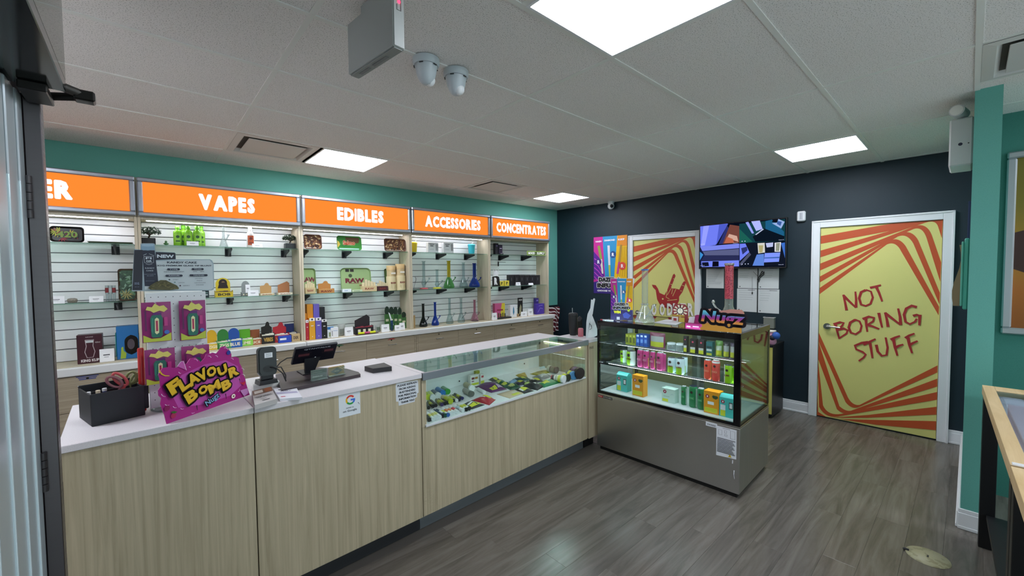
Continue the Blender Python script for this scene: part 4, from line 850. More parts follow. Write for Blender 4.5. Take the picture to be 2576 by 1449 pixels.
# ---- CONCENTRATES bay
carton('dark purple slim box at the left of the CONCENTRATES shelf','small_box',1246,1254,612,640,2.80,ZU,'#17131f',[('r','#6a5a80',.2,.7,.8,.85)],.05); carton('second dark purple box on the CONCENTRATES shelf','small_box',1255,1264,616,641,2.79,ZU,'#251a34',[('r','#c8b8d8',.2,.6,.8,.66)],.05)
M=MB().m(mat('#2b2633',.35)).cyl((-.03,0,.01),(.03,0,.01),.009,n=10); q=at(1262,642,1,2.76); M.build('vape_pen',loc=(q.x,2.76,ZU),label='small dark vape pen lying before the purple boxes',cat='vape pen')
p,w_,h=S(1326,1372,632,645,1,2.735,ZU); t=thing('word_sign','small green and white word sign on the CONCENTRATES shelf','sign',p); MB().m(mat('#93ad4c',.4)).box(-w_/2,w_/2,0,.006,0,h,.002).build('backing',t)
M=MB().m(mat('#f0f2ee',.4)); M.push(fr(-.0004)); M.m(mat('#2b3a24',.4)).rect(-w_*.47,h*.14,w_*.47,h*.86); M.m(mat('#f0f2ee',.4)).text('GOOD',-w_*.27,h*.5,h*.56,w_*.36,.04); M.text('SUPPLY',w_*.24,h*.5,h*.56,w_*.42,.04); M.m(mat('#93ad4c',.4)).disc(-w_*.03,h*.5,.008,n=6); M.pop(); M.build('lettering',t)
M=MB().m(mat('#18181c',.4)); p,w_,h=S(1254,1258,656,667,1,2.93,1.72); M.box(-.008,.008,-.0,.01,0,.07,.001); M.cyl((0,-.0,.06),(0,-.16,.055),.0025,n=6); M.build('slatwall_hook',loc=(p.x,2.946,1.70),label='black slatwall hook under the upper CONCENTRATES shelf',cat='hook')
M=MB().m(mat('#8a8c90',.4)); M.box(-.006,.006,0,.006,0,.03,.001); M.cyl((0,0,.015),(0,-.17,.012),.002,n=6); M.build('slatwall_hook',loc=(-.46,2.946,1.175),label='thin chrome slatwall hook low in the CONCENTRATES bay',cat='hook')
p,w_,h=S(1238,1256,681,723,1,2.76,ZL); t=thing('letter_stand','black and white letter R stand with a crown in the CONCENTRATES bay','sign',p); w_=.13
M=MB().m(mat('#111114',.4)); M.push(fr(0)); M.prism([(-w_*.5,0),(w_*.62,0),(w_*.45,h*.6),(w_*.1,h*.66),(-w_*.5,h*.62)],0,.006); M.pop(); M.build('backing',t)
M=MB(); M.push(fr(-.0064)); M.m(mat('#f0f0f2',.4)).text('R',-w_*.02,h*.33,h*.46,w_*.5,.08); M.pop(); M.build('letter',t)
M=MB().m(mat('#e9e9ec',.4)); M.push(fr(-.001,h*.69,-w_*.0)); M.prism([(-.05,0),(.045,0),(.06,.11),(.03,.05),(0,.085),(-.03,.05),(-.05,.1)],0,.004); M.pop(); M.build('crown',t)
carton('yellow tin with letter r, left one','small_tin',1257,1268,707,720,2.78,ZL,'#dcc848',[('t','#1c1c1c','r',.5,.5,.55,.35,.06)],.04,group='two yellow tins'); carton('yellow tin with letter r, right one','small_tin',1270,1281,706,719,2.78,ZL,'#dcc848',[('t','#1c1c1c','r',.5,.5,.55,.35,.06)],.04,group='two yellow tins')
for k in range(6):
    a=1281+k*13.1; carton('%s of the six black slim boxes on the lower CONCENTRATES shelf'%('first (leftmost)','second','third','fourth','fifth','sixth (rightmost)')[k],'slim_box',a,a+12.4,692,722-k*.8,2.80,ZL,'#1b1b20',[('r','#6a6c72',.44,.45,.52,.75)],.06,group='six black slim boxes')
card('price tag leaning on the third black slim box',1299,1310,710,724,2.73,ZL); card('folded white tag before the right hand black slim boxes',1331,1342,712,719,2.73,ZL,txt=False)
carton('pink and yellow printed box low in the CONCENTRATES bay','small_box',1245,1270,763,793,2.80,ZB,'#c85a8c',[('p','#d2c238',[(.5,.1),(1,.1),(1,1),(.7,1)]),('r','#9a2a4a',.2,.5,.8,.6)],.05)
p,w_,h=S(1250,1287,781,796,1,2.70,ZB); t=thing('vape_tray','black tray of small dark vapes in the CONCENTRATES bay','tray',p); MB().m(mat('#131318',.4)).box(-w_/2,w_/2,0,.07,0,.02,.002).build('tray_base',t)
for k in range(5): MB().m(mat(('#2a3020','#4a5a2a','#20242a','#5a5a30','#2a2a2a')[k],.4)).cyl((-w_/2+.02+k*w_*.14,.03,.021),(-w_/2+.02+k*w_*.14,.03,.075+.01*(k%2)),.008,n=8).build('vape',t)
card('price tag at the foot of the left CONCENTRATES upright',1238,1251,787,796,2.67,ZB)
carton('white box with a blue leaf drawing','small_box',1284,1300,767,791,2.74,ZB,'#e2e4e6',[('p','#2a7aa0',[(.5,.15),(.62,.4),(.58,.7),(.5,.9),(.42,.7),(.38,.4)])],.05)
carton('tall black card with a bird drawing','tall_card',1303,1315,749,787,2.80,ZB,'#15161a',[('t','#e8e8e8','420',.5,.88,.08,.7,.02),('p','#9a9678',[(.2,.1),(.3,.45),(.55,.65),(.75,.5),(.7,.2),(.8,.1)])],.01)
M=MB().m(mat('#9b8462',.6)).box(-.05,.05,0,.05,0,.04,.003); q=at(1305,792,1,2.74); M.build('wood_block',loc=(q.x-.02,2.76,ZB),label='small wooden block at the foot of the tall black card',cat='block')
card('lying white price tag in front of the tall black card',1312,1326,784,792,2.68,ZB); card('price tag left of the purple box',1329,1342,777,786,2.72,ZB)
carton('narrow purple box standing behind the purple carton','small_box',1348,1355,750,785,2.86,ZB,'#3a2a80',[('r','#8a7ad0',.2,.8,.8,.9)],.05)
carton('purple carton at the right end of the CONCENTRATES bay','small_box',1349,1369,764,785,2.76,ZB,'#4a34a0',[('l','#b8aee8',[(.2,.2),(.5,.6),(.8,.5)],.03),('l','#b8aee8',[(.3,.8),(.8,.85)],.03)],.05)
# ================================================================== ON THE SERVICE COUNTER
class VP:
    """upright plane through o turned by ang; uv() measures photo places on it in metres"""
    def __init__(s,o,ang): s.o=Vector(o); s.a=ang; s.d=Vector((math.cos(ang),math.sin(ang),0)); s.n=Vector((math.sin(ang),-math.cos(ang),0)); s.M=Matrix.Translation(s.o) @ Matrix.Rotation(ang,4,'Z')
    def uv(s,px,py): p=atp(px,py,s.o,s.n)-s.o; return (p.dot(s.d),p.z)
    def z(s,ox,oy,k): return lambda x,y: s.uv(ox+x/k,oy+y/k)
def gradmat(name,stops,ax='Z',a=0,b=1,rough=.4):
    m,nt,n,l,bb=nodemat(name); tc=n.new('ShaderNodeTexCoord'); sp=n.new('ShaderNodeSeparateXYZ'); mr=n.new('ShaderNodeMapRange'); mr.inputs[1].default_value=a; mr.inputs[2].default_value=b
    l.new(tc.outputs['Object'],sp.inputs[0]); l.new(sp.outputs[ax],mr.inputs[0]); r=ramp(n,[(p,lin(c)) for p,c in stops]); l.new(mr.outputs[0],r.inputs[0]); l.new(r.outputs[0],bb.inputs['Base Color']); bb.inputs['Roughness'].default_value=rough; return m
# peg stand
V=VP((-4.19,.62,1.0),.03); q=V.z(330,600,10.35)
t=thing('peg_stand','white pegboard counter stand topped by a grey board with a NEW tab','display stand',M=V.M)
M=MB().m(glass('#e8eeee',body=.35,bodyh='#b8c0c4')).lathe([(.10,0),(.10,.006),(.09,.010),(.02,.012)],32,cx=.09,cy=.03); M.build('base',t)
u0=V.uv(365,737)[0]; u1=V.uv(517,735)[0]; zt=V.uv(440,735)[1]
M=MB().m(mat('#dfe3e4',.4)).box(u0,u1,0,.006,.012,zt,.002); M.m(mat('#54585c',.6)); M.push(fr(-.0004)); nx=8
for j in range(15):
    for i in range(nx): M.disc(u0+.018+(u1-u0-.036)*i/(nx-1),.05+(zt-.07)*j/14,.0022,n=6); M.lift=0
M.pop(); M.build('pegboard',t)
out=[q(*p) for p in ((30,1000),(75,275),(240,292),(240,140),(300,128),(560,128),(612,142),(628,340),(1120,362),(1155,390),(1158,545),(1250,542),(2040,542),(2100,575),(2135,650),(2155,1290),(2130,1335),(2080,1350),(1180,1362),(20,1372))]
M=MB().m(mat('#9fb0ba',.45)); M.push(fr(.0)); M.prism(out,0,.003); M.lift=0; M.push(Tr(0,0,.003))
M.m(mat('#c3cdd1',.45)).poly([q(*p) for p in ((640,590),(2030,560),(2110,660),(2130,1280),(2060,1330),(350,1330),(350,1240))])
M.m(mat('#20202e',.45)).poly([q(*p) for p in ((80,300),(300,300),(285,1345),(30,1345))]); M.m(mat('#1c2036',.45)).poly([q(*p) for p in ((285,310),(605,310),(640,590),(690,1000),(700,1240),(350,1240))])
M.m(mat('#7f9fb5',.35)).poly([q(*p) for p in ((262,300),(255,180),(300,145),(560,145),(598,180),(602,300),(430,316))]); M.m(mat('#9ab6c8',.35)).poly([q(*p) for p in ((262,200),(300,150),(560,150),(595,200),(430,215))])
M.m(mat('#14152a',.45)).poly([q(*p) for p in ((635,355),(1120,375),(1145,400),(1148,540),(635,560))])
def tx(s_,x,y,h,w_,c,b=.02,rot=0.0):
    M.m(mat(c,.45)); a=q(x,y); e=q(x+w_,y); f=q(x,y+h); M.text(s_,a[0],a[1],abs(f[1]-a[1]),e[0]-a[0],b,rot)
tx('NEW',890,465,85,430,'#c9d3dc',.05); tx('KANDY CAKE',1320,625,52,740,'#1c2036',.03); tx('1X1G PREMIUM GLASS TIP BLUNT',1385,707,36,1350,'#1c2036',.03)
M.m(mat('#d5dde4',.5)).line([q(330,465),q(575,465),q(580,630),q(345,630),q(330,465)],.0012); tx('FI',450,515,55,150,'#d5dde4',.02); tx('GR',460,590,50,150,'#d5dde4',.02)
M.line([q(310,440),q(400,400)],.0012); M.line([q(460,400),q(590,450)],.0012); M.line([q(375,660),q(460,680),q(545,660)],.0012)
tx('KANDY',480,772,32,240,'#c4ccd6',.01); tx('CAKE',480,838,30,180,'#c4ccd6',.01); tx('PREMIUM GLASS TIP',485,932,14,290,'#aab4c4',.0); tx('BLUNT',495,972,14,170,'#aab4c4',.0); tx('INDICA DOMINANT',490,1103,10,230,'#aab4c4',0); tx('1X1G',145,1170,60,120,'#8f9ab4',.02); tx('NET WT',150,1258,14,110,'#8f9ab4',0)
for x,y,w_,s_ in ((1095,803,340,'TYPE'),(1720,798,320,'THC'),(1110,968,450,'FLAVOURS'),(1745,957,470,'TERPENES')):
    M.m(mat('#1c2036',.45)); c0=q(x,y); hw2=(q(x+w_/2,y)[0]-c0[0]); hh=.0048; M.poly([(c0[0]+a,c0[1]+b) for a,b in ((-hw2,0),(-hw2+.003,hh),(hw2-.003,hh),(hw2,0),(hw2-.003,-hh),(-hw2+.003,-hh))]); tx(s_,x,y,26,w_*.6,'#c9d3dc',.01)
tx('INDICA DOMINANT',1110,868,30,510,'#3a4052',0); tx('24% - 30%',1740,862,30,290,'#3a4052',0)
for x,y,s_,w_ in ((1150,1070,'SWEET',140),(1300,1148,'LEMON',150),(1430,1225,'BERRY',165),(1745,1040,'LIMONENE',190),(1765,1095,'PINENE',140),(1775,1150,'CARYOPHYLLENE',290),(1775,1205,'MYRCENE',190)): tx(s_,x,y,24,w_,'#4a5064',0)
for x,y,c in ((985,1070,'#2c4048'),(1125,1140,'#6f8f90'),(1265,1225,'#4a2c44')): M.m(mat(c,.5)).disc(*q(x,y),.0032,n=8)
M.m(mat('#5d5a3c',.6)).poly([q(*p) for p in ((440,1290),(500,1210),(620,1140),(760,1080),(900,1085),(1050,1160),(1180,1220),(1240,1300),(1000,1340),(500,1330))])
for k in range(70):
    u=rnd.random(); x=470+u*740; top=1300-210*math.sin(PI*min(1,u*1.02))**.8; y=rnd.uniform(top,1320); M.m(mat(('#7d7a4e','#3f3d28','#94885a','#55542f')[k%4],.6)); a=q(x-28,y); b=q(x+28,y+rnd.uniform(-18,18)); M.line([a,b],.0022,.0006)
M.pop(); M.pop(); o_=M.build('header_board',t); o_.location=(0,-.008,0)
def bag(px0,px1,py0,py1,label):
    a=V.uv(px0,py1); b=V.uv(px1,py0); w_=b[0]-a[0]; h=b[1]-a[1]; Mw=V.M @ Tr((a[0]+b[0])/2,-.022,a[1])
    t=thing('candy_bag',label,'bag',M=Mw,group='magenta candy bags hanging on the peg stand')
    M=MB().m(mat('#93286f',.35)); n,m_=6,8; vs=[((i/n-.5)*w_,-.012*math.sin(PI*i/n)*math.sin(PI*min(1,j/m_*1.0+.0))-.001,j/m_*h) for j in range(m_+1) for i in range(n+1)]; k=len(vs); vs+=[(x,-y*.6,z) for x,y,z in vs]
    fs=[(j*(n+1)+i,j*(n+1)+i+1,(j+1)*(n+1)+i+1,(j+1)*(n+1)+i) for j in range(m_) for i in range(n)]; fs+=[(k+f[3],k+f[2],k+f[1],k+f[0]) for f in fs]; M.add(vs,fs,True); M.build('pouch',t)
    M=MB(); M.push(fr(-.0145)); art(M,w_,h,[('p','#b6c43c',[(.03,.0+.02),(.97,.02),(.97,.22),(.6,.10),(.3,.1),(.03,.2)]),('p','#d8cf6a',[(.14,.82),(.2,.9),(.35,.88),(.45,.97),(.6,.9),(.75,.92),(.88,.82),(.75,.75),(.6,.79),(.4,.74),(.3,.79)]),('r','#5a1a6a',.38,.66,.66,.74),
        ('p','#1f6a58',[(.3,.16),(.36,.12),(.62,.12),(.68,.18),(.7,.6),(.64,.68),(.34,.68),(.28,.6)]),('p','#2f8570',[(.34,.62),(.3,.3),(.36,.2),(.38,.6)]),('p','#e2dfae',[(.42,.24),(.48,.2),(.56,.24),(.57,.58),(.5,.62),(.43,.58)]),
        ('r','#b02a50',.46,.28,.53,.54),('d','#3b6ab8',.82,.24,.09),('r','#b8357f',.74,.4,.86,.62),('r','#5a1250',.1,.3,.16,.8)]); M.pop(); M.build('print',t)
    M=MB().m(mat('#d9dcdf',.3)); M.tube([(0,.02,h-.006),(0,-.006,h-.006),(-.008,-.024,h+.002)],.0016,6); M.build('peg_hook',t)
bag(358,428,758,862,'upper left magenta candy bag on the peg stand'); bag(452,514,754,856,'upper right magenta candy bag on the peg stand')
bag(366,438,872,968,'lower left magenta candy bag on the peg stand'); bag(458,524,864,962,'lower right magenta candy bag half behind the magenta card')
# flavour bomb card
A_=Vector((-4.155,.372,1.0)); Bv=Vector((-3.823,.597,1.0)); V=VP(A_,math.atan2(Bv.y-A_.y,Bv.x-A_.x)); q=V.z(100,830,4.6)
t=thing('counter_sign','magenta card with yellow bubble lettering standing on the counter','sign',M=V.M)
o=[(1468,1088),(1440,980),(1420,930),(1395,860),(1405,790),(1375,760),(1370,700),(1395,660),(1385,560),(1370,520),(1420,440),(1500,432),(1560,440),(1600,430),(1640,400),(1700,390),(1740,330),(1800,318),(1840,350),(1860,375),(1905,330),(1925,280),(1975,272),(2000,262),(2040,275),(2070,240),(2095,200),(2140,186),(2180,215),(2215,280),(2215,320),(2260,310),(2300,325),(2308,380),(2340,440),(2352,520),(2375,560),(2385,620),(2410,700),(2428,750)]
M=MB().m(mat('#a8217e',.4)); M.push(fr(.002)); M.prism([q(*p) for p in o],0,.0035); M.lift=0; M.push(Tr(0,0,.0035))
M.m(mat('#c050a8',.4)).poly([q(*p) for p in ((1500,700),(1640,520),(1900,400),(2150,350),(2290,420),(2330,640),(2200,760),(1900,860),(1600,900))])
for x,y,a0,r_ in ((1790,370,.3,34),(1950,330,.3,30),(2140,240,.4,34),(2030,320,.2,24),(1440,730,3.4,40),(1470,840,3.8,34),(2330,470,.2,28),(2340,540,.2,28),(2280,690,5,26),(1620,480,3.4,22),(1560,870,3.6,30),(1640,890,3.8,26),(1760,940,4.2,24),(2210,350,.3,22),(1720,440,.5,14)):
    M.m(mat('#eed6ee',.4)); M.line([q(x+r_*math.cos(a0+k*.32),y-r_*math.sin(a0+k*.32)) for k in range(6)],.0022,.0012)
M.m(mat('#d8b02c',.4)).line([q(1370,470),q(1400,510),(q(1440,530)),q(1490,530)],.006,.003); M.m(mat('#2a3a96',.4)).disc(*q(2175,262),.0105); M.m(mat('#c25aa8',.4)).poly([q(*p) for p in ((1578,420),(1620,365),(1650,360),(1685,465))]); M.m(mat('#ecd0e8',.4)).line([q(1578,420),q(1620,365),q(1650,360),q(1685,465)],.002)
M.m(mat('#b02a58',.4)).disc(*q(1535,990),.011); M.m(mat('#3c6a2c',.4)).poly([q(*p) for p in ((1500,950),(1540,935),(1580,948),(1540,968))]); M.m(mat('#8a1e58',.4)).disc(*q(1460,905),.012,n=8); M.m(mat('#f0e6d8',.4)).disc(*q(2228,765),.0105); M.m(mat('#5a2a1e',.4)).disc(*q(2230,765),.004); M.m(mat('#c88ac4',.4)).poly([q(*p) for p in ((2305,700),(2390,672),(2400,730),(2350,768))]); M.m(mat('#c22a3a',.4)).poly([q(*p) for p in ((2290,600),(2350,640),(2370,590),(2330,610))])
def arcword(letters,black,yel):
    for ch,x,y,h,w_,rt in letters:
        c=q(x,y); hh=h*.000304*1.0; ww=w_*.000304*1.22
        M.lift=40; M.m(mat(black,.35)).otext(ch,c[0]+.002,c[1]-.003,hh,ww,.05,.0085,rt)
    for ch,x,y,h,w_,rt in letters:
        c=q(x,y); hh=h*.000304; ww=w_*.000304*1.22
        M.lift=55; M.m(mat('#b8861c',.35)).text(ch,c[0]+.001,c[1]-.0015,hh,ww,.06,rt); M.lift=58; M.m(mat(yel,.35)).text(ch,c[0],c[1]+.001,hh*.97,ww,.045,rt)
R1=.42
lt=[('F',1530,650,190,140,R1),('L',1640,620,185,120,R1),('A',1745,565,170,130,R1),('V',1850,520,170,130,R1*.95),('O',1958,480,150,125,R1*.8),('U',2085,462,150,130,R1*.6),('R',2215,478,160,140,R1*.5),
    ('B',1725,760,170,140,R1),('O',1860,690,130,115,R1*.9),('M',1990,655,150,160,R1*.75),('B',2130,630,150,130,R1*.55)]
arcword(lt,'#14101a','#e2b62e')
M.m(mat('#14101a',.4)); 
for x,y,l in ((1650,790,60),(1785,870,55),(2120,735,60),(2280,560,40)): M.line([q(x,y),q(x+8,y+l)],.005,.002)
c=q(1970,805); M.lift=62; M.otext('Nugz',c[0],c[1],.034,.068,.03,.004,.42); M.m(mat('#7fa8cc',.4)).text('Nugz',c[0],c[1],.034,.068,.02,.42)
M.pop(); M.pop(); M.build('card',t)
M=MB().m(mat('#e6e3e0',.5)); M.push(Matrix.Rotation(PI/2,4,'Z') @ FRONT); M.push(Tr(0,0,.15)); M.prism([(.003,0),(.003,.13),(.07,0)],0,.002); M.pop(); M.pop(); M.build('easel_strut',t)
# organiser box
V=VP((-4.38,.538,1.0),math.atan2(.042,.162)); t=thing('desk_organizer','black desk organizer box holding scissors and markers at the left end of the counter','organizer',M=V.M)
w_=.168; h=.118; d=.20
hb=[V.uv(226,992)[1],V.uv(364.8,970)[1]]; h=sum(hb)/2
bm=mat('#0c0f18',.55)
M=MB().m(bm).box(0,w_,0,.006,0,h,.002); M.build('front_wall',t); MB().m(bm).box(0,w_,d-.006,d,0,h*1.05,.002).build('back_wall',t)
MB().m(bm).box(0,.006,.0065,d-.0065,0,h*.98,.002).build('side_wall',t); MB().m(bm).box(w_-.006,w_,.0065,d-.0065,0,h*.98,.002).build('side_wall',t)
MB().m(bm).box(.0065,w_-.0065,.0065,d-.0065,0,.005).build('bottom',t); MB().m(bm).box(.0065,w_-.0065,.085,.089,.0055,h*.95).build('divider',t)
MB().m(bm).box(w_+.0005,w_+.022,.03,.12,.02,h*.93,.003).build('side_pocket',t)
def P3(px,py,y): p=at(px,py,1,y); return p
def scissors(label,loops,yy,c1,c2,zt):
    t=thing('scissors',label,'scissors',(0,0,0)); 
    base=Vector((at(loops[0][0],975,1,yy).x,yy,1.03)); t.location=base
    for k,(px,py,rx,ry,rot,c) in enumerate(loops):
        ctr=at(px,py,1,yy)-base; M=MB().m(mat(c,.45)); pts=[]
        for i in range(17):
            a=2*PI*i/16; x=rx*math.cos(a); z=ry*math.sin(a); pts.append(ctr+Vector((x*math.cos(rot)-z*math.sin(rot),k*.008,x*math.sin(rot)+z*math.cos(rot))))
        M.tube(pts,.0055,8); M.tube([ctr+Vector((-math.sin(rot)*-ry*.9,k*.008,-ry*.9*math.cos(rot))),Vector((0,k*.008,.05))],.0055,8); M.build('handle_loop',t)
        MB().m(M_CHROME).box(-.007,.007,k*.008-.001,k*.008+.001,-.02,.05,.0005).build('blade',t)
    return t
scissors('grey and red handled scissors in the black organizer',((288,961,.017,.030,.75,'#7d4a52'),(302,955,.014,.034,.6,'#b5454a')),.60,0,0,0)
scissors('olive green handled scissors beside the red tube',((330,950,.017,.026,-.25,'#7c8352'),(341,952,.012,.024,-.5,'#8b9163')),.66,0,0,0)
p=at(353,872,1,.64); M=MB().m(mat('#b01f22',.3)).lathe([(.011,0),(.0115,.004),(.0115,p.z-1.012-.006),(.009,p.z-1.012)],16); M.m(mat('#8a1518',.3)).lathe([(.0119,.06),(.0119,.075)],16); M.build('marker',loc=(p.x,.64,1.006),label='tall red marker tube standing in the organizer',cat='marker')
for k,(px,py,c1,c2) in enumerate(((222,990,'#e6e6ea','#27408f'),(243,986,'#d8c8b0','#33405f'),(256,981,'#d8d8dc','#2a3a80'))):
    p=at(px,py,1,.62); M=MB().m(mat(c2,.4)).cyl((0,0,-.07),(0,0,-.006),.006,n=10); M.m(mat(c1,.4)).cyl((0,0,-.0058),(0,0,.006),.0075,n=10); M.build('pen',loc=(p.x+.004*k,.62,p.z),label='%s capped pen at the left of the organizer'%('white and blue','tan','pale grey')[k],cat='pen')
# card reader on white box
q0=cw(.62,.19,1.0)
V=VP(at(634,985,2,1.0)+Vector((0,0,0)),.12); t=thing('receipt_printer','white low box under the black card reader','box',M=V.M); MB().m(mat('#d9d7d4',.4)).box(0,.135,0,.16,0,.034,.006).build('box_body',t)
V2=VP((-3.735,.66,1.0345),.12); t=thing('card_reader','black card reader seen from behind with a small white label','card reader',M=V2.M)
M=MB().m(mat('#1a1c1f',.3)); M.push(Tr(0,.0,.0) @ FRONT); M.prism([(-.045,0),(.045,0),(.04,.022),(-.04,.022)],-.04,.035); M.pop(); M.build('foot',t)
MB().m(mat('#17191c',.3)).box(-.03,.03,-.018,.008,.0225,.06,.003).build('neck',t)
M=MB().m(mat('#17191c',.28)); M.push(Tr(0,-.012,.120) @ Matrix.Rotation(-.10,4,'X') @ Matrix.Rotation(.03,4,'Y') @ FRONT); M.prism(rr(.088,.15,.02),-.012,.012); M.prism(rr(.078,.138,.018),.0121,.020); M.lift=0; M.push(Tr(0,0,.0202)); M.m(mat('#dfe3e6',.5)).rect(-.016,.018,.022,.044); M.m(mat('#70757a',.5)); 
for k in range(3): M.line([(-.010,.038-k*.006),(.016,.038-k*.006)],.0016)
M.m(mat('#050507',.4)).disc(.002,-.04,.026,.018); M.pop(); M.pop(); M.build('body',t)
M=MB().m(mat('#0c0c0e',.4)); M.tube([(0,-.03,.09),(.03,-.05,.085),(.06,-.06,.05),(.075,-.06,.005)],.0032); M.tube([(.03,-.02,.08),(.07,-.01,.075),(.085,-.03,.03),(.08,-.04,.006)],.0032); M.build('cable',t)
# cash drawer, monitor
top=[at(px,py,2,1.018) for px,py in ((708,981),(748,973.5),(906.7,941),(902,936),(872,927.5),(790,924),(693,942))]
c0=sum(top,Vector())/len(top); c0.z=1.0005; M=MB().m(mat('#3a2f33',.35)); M.prism([(p.x-c0.x,p.y-c0.y) for p in top],0,.018); M.build('cash_drawer',loc=c0,label='dark brown cash drawer top under the till screen',cat='cash drawer')
pts=[at(px,py,1,y) for px,py,y in ((732.8,919,.80),(839.1,901.9,.80),(849.2,865.4,.74),(742.9,877.9,.74))]
c0=Vector(((pts[0].x+pts[1].x)/2,.80,1.0187)); t=thing('point_of_sale_monitor','black point of sale screen on a stand, seen from behind','monitor',c0)
fa=(pts[1]-pts[0]).normalized(); up=(pts[3]-pts[0]).normalized(); nn=fa.cross(up).normalized(); 
if nn.y>0: nn=-nn
F=Matrix(((fa.x,up.x,nn.x,pts[0].x-c0.x),(fa.y,up.y,nn.y,pts[0].y-c0.y),(fa.z,up.z,nn.z,pts[0].z-c0.z),(0,0,0,1)))
mw=(pts[1]-pts[0]).length; mh=(pts[3]-pts[0]).length
M=MB().m(mat('#090b18',.35)); M.push(F); M.box(0,mw,0,mh,-.018,0,.003); M.lift=0; M.m(mat('#9ea2ac',.5)).text('QTANTALUS',mw*.52,mh*.86,mh*.09,mw*.62,.03); 
for a,b,c,d in ((.07,.42,.40,.66),(.66,.52,.96,.76)): M.m(mat('#4d3338',.5)).line([(mw*a,mh*b),(mw*c,mh*b),(mw*c,mh*d),(mw*a,mh*d),(mw*a,mh*b)],.0012); M.m(mat('#5c2e34',.5)).rect(mw*(a+.04),mh*(b+.05),mw*(c-.04),mh*(d-.05))
M.m(mat('#e8e8ea',.3)).disc(mw*.52,mh*.3,.004); M.pop(); M.build('screen_housing',t)
M=MB().m(mat('#05060a',.2)); M.push(F); M.box(.004,mw-.004,.004,mh-.004,-.0195,-.0182); M.pop(); M.build('screen',t)
f0=at(781,945,1,.80)-c0
M=MB().m(mat('#090b16',.35)); M.add([(f0.x-.03,-.008,.006),(f0.x+.02,-.008,.006),(f0.x+.055,-.018,pts[0].z-c0.z+.03),(f0.x-.035,-.018,pts[0].z-c0.z+.03),(f0.x-.03,.012,.006),(f0.x+.02,.012,.006),(f0.x+.055,.002,pts[0].z-c0.z+.03),(f0.x-.035,.002,pts[0].z-c0.z+.03)],[(0,1,2,3),(7,6,5,4),(0,4,5,1),(1,5,6,2),(2,6,7,3),(3,7,4,0)]); M.build('neck',t)
MB().m(mat('#0b0c14',.35)).box(f0.x-.05,f0.x+.05,-.03,.10,0,.0055,.002).build('foot',t)
M=MB().m(mat('#0c0c0e',.4)); a=at(738,899,1,.78); M.tube([tuple(at(x,y,1,.77)) for x,y in ((739,899),(722,901),(705,912),(692,928),(688,940))],.003); M.build('cable',label='black cable arching from the till screen towards the card reader',cat='cable')
def plax(px0,px1,pyt,pyb,yv,label,arts,c):
    p,w_,h=S(px0,px1,pyt,pyb,1,yv,1.0188); t=thing('card_holder',label,'card holder',p,.05); M=MB().m(glass('#e6efec',body=.1)).box(-w_/2,w_/2,0,.003,0,h*.95,.0005); M.box(-w_/2,w_/2,-.012,.02,0,.003); M.build('holder',t)
    M=MB().m(mat(c,.5)).box(-w_/2+.003,w_/2-.003,.004,.012,.005,h); M.push(fr(.0038)); art(M,w_,h,arts); M.pop(); M.build('cards',t)
plax(782,824,930,954,.60,'clear card holder with dark green cards on the till mat',[('t','#d8ded4','GREEN & CO',.4,.35,.14,.6,.02),('r','#7a9080',.1,.6,.9,.64),('r','#7a9080',.1,.75,.7,.78)],'#4a5f52')
plax(827,868,922,950,.63,'card holder with gold cards and a green diamond',[('p','#3f5a48',[(.12,.5),(.5,.85),(.88,.5),(.5,.12)]),('t','#e2d8b0','SMOKE',.5,.5,.12,.3,.02),('l','#e8d8a0',[(.6,1),(.9,.6)],.02),('l','#e8d8a0',[(.75,1),(.98,.7)],.02),('l','#e8d8a0',[(.05,.1),(.3,.02)],.02)],'#b28d4e')
top=[at(px,py,2,1.03) for px,py in ((938.5,927),(985.5,921.5),(966,912),(917,921))]; c0=sum(top,Vector())/4; c0.z=1.0005
M=MB().m(mat('#1a171c',.4)); M.prism([(p.x-c0.x,p.y-c0.y) for p in top],0,.029); M.build('scanner_box',loc=c0,label='small flat black box near the display counter',cat='box')
# flyers
def flat(label,pxs,z0,th,col,arts=None,name='flyer',cat='flyer',group=None):
    top=[at(px,py,2,z0+th) for px,py in pxs]; c0=sum(top,Vector())/len(top); c0.z=z0; M=MB().m(mat(col,.5)); lp=[(p.x-c0.x,p.y-c0.y) for p in top]; M.prism(lp,0,th); 
    if arts:
        M.push(Tr(0,0,th)); M.lift=0
        o,x_,y_=Vector(lp[0]),Vector(lp[1])-Vector(lp[0]),Vector(lp[3])-Vector(lp[0]); B_=lambda u,v: tuple(o+x_*u+y_*v)
        for a in arts:
            M.m(mat(a[1],.5))
            if a[0]=='r': M.poly([B_(a[2],a[3]),B_(a[4],a[3]),B_(a[4],a[5]),B_(a[2],a[5])])
            elif a[0]=='t': c=B_(a[3],a[4]); M.text(a[2],c[0],c[1],y_.length*a[5],x_.length*a[6],.02,math.atan2(x_.y,x_.x))
            elif a[0]=='p': M.poly([B_(*p) for p in a[2]])
        M.pop()
    return M.build(name,loc=c0,label=label,cat=cat,group=group)
flat('grey and brown picture flyers in a pile at the counter edge',((641,1019),(697,1003),(685,979),(633,984)),1.0005,.022,'#b9b4b2',[('r','#7a5a48',.02,.62,.98,.97),('r','#d8d0c8',.1,.7,.5,.9),('r','#9a5a3a',.6,.66,.9,.95),('t','#4a4444','RESPONSIBLY',.5,.42,.1,.75),('t','#6a6462','ENJOY',.45,.25,.06,.3),('r','#4d484a',.35,.12,.7,.16)])
flat('white and lilac leaflets beside the grey flyers',((704,1003),(760,999),(742,969),(688,979)),1.0005,.012,'#e2e2ea',[('r','#a9a4c4',.02,.45,.98,.62),('r','#55585a',.2,.84,.75,.95),('t','#6a5a80','SAFELY',.5,.73,.1,.5),('r','#c43a54',.1,.14,.3,.2)])
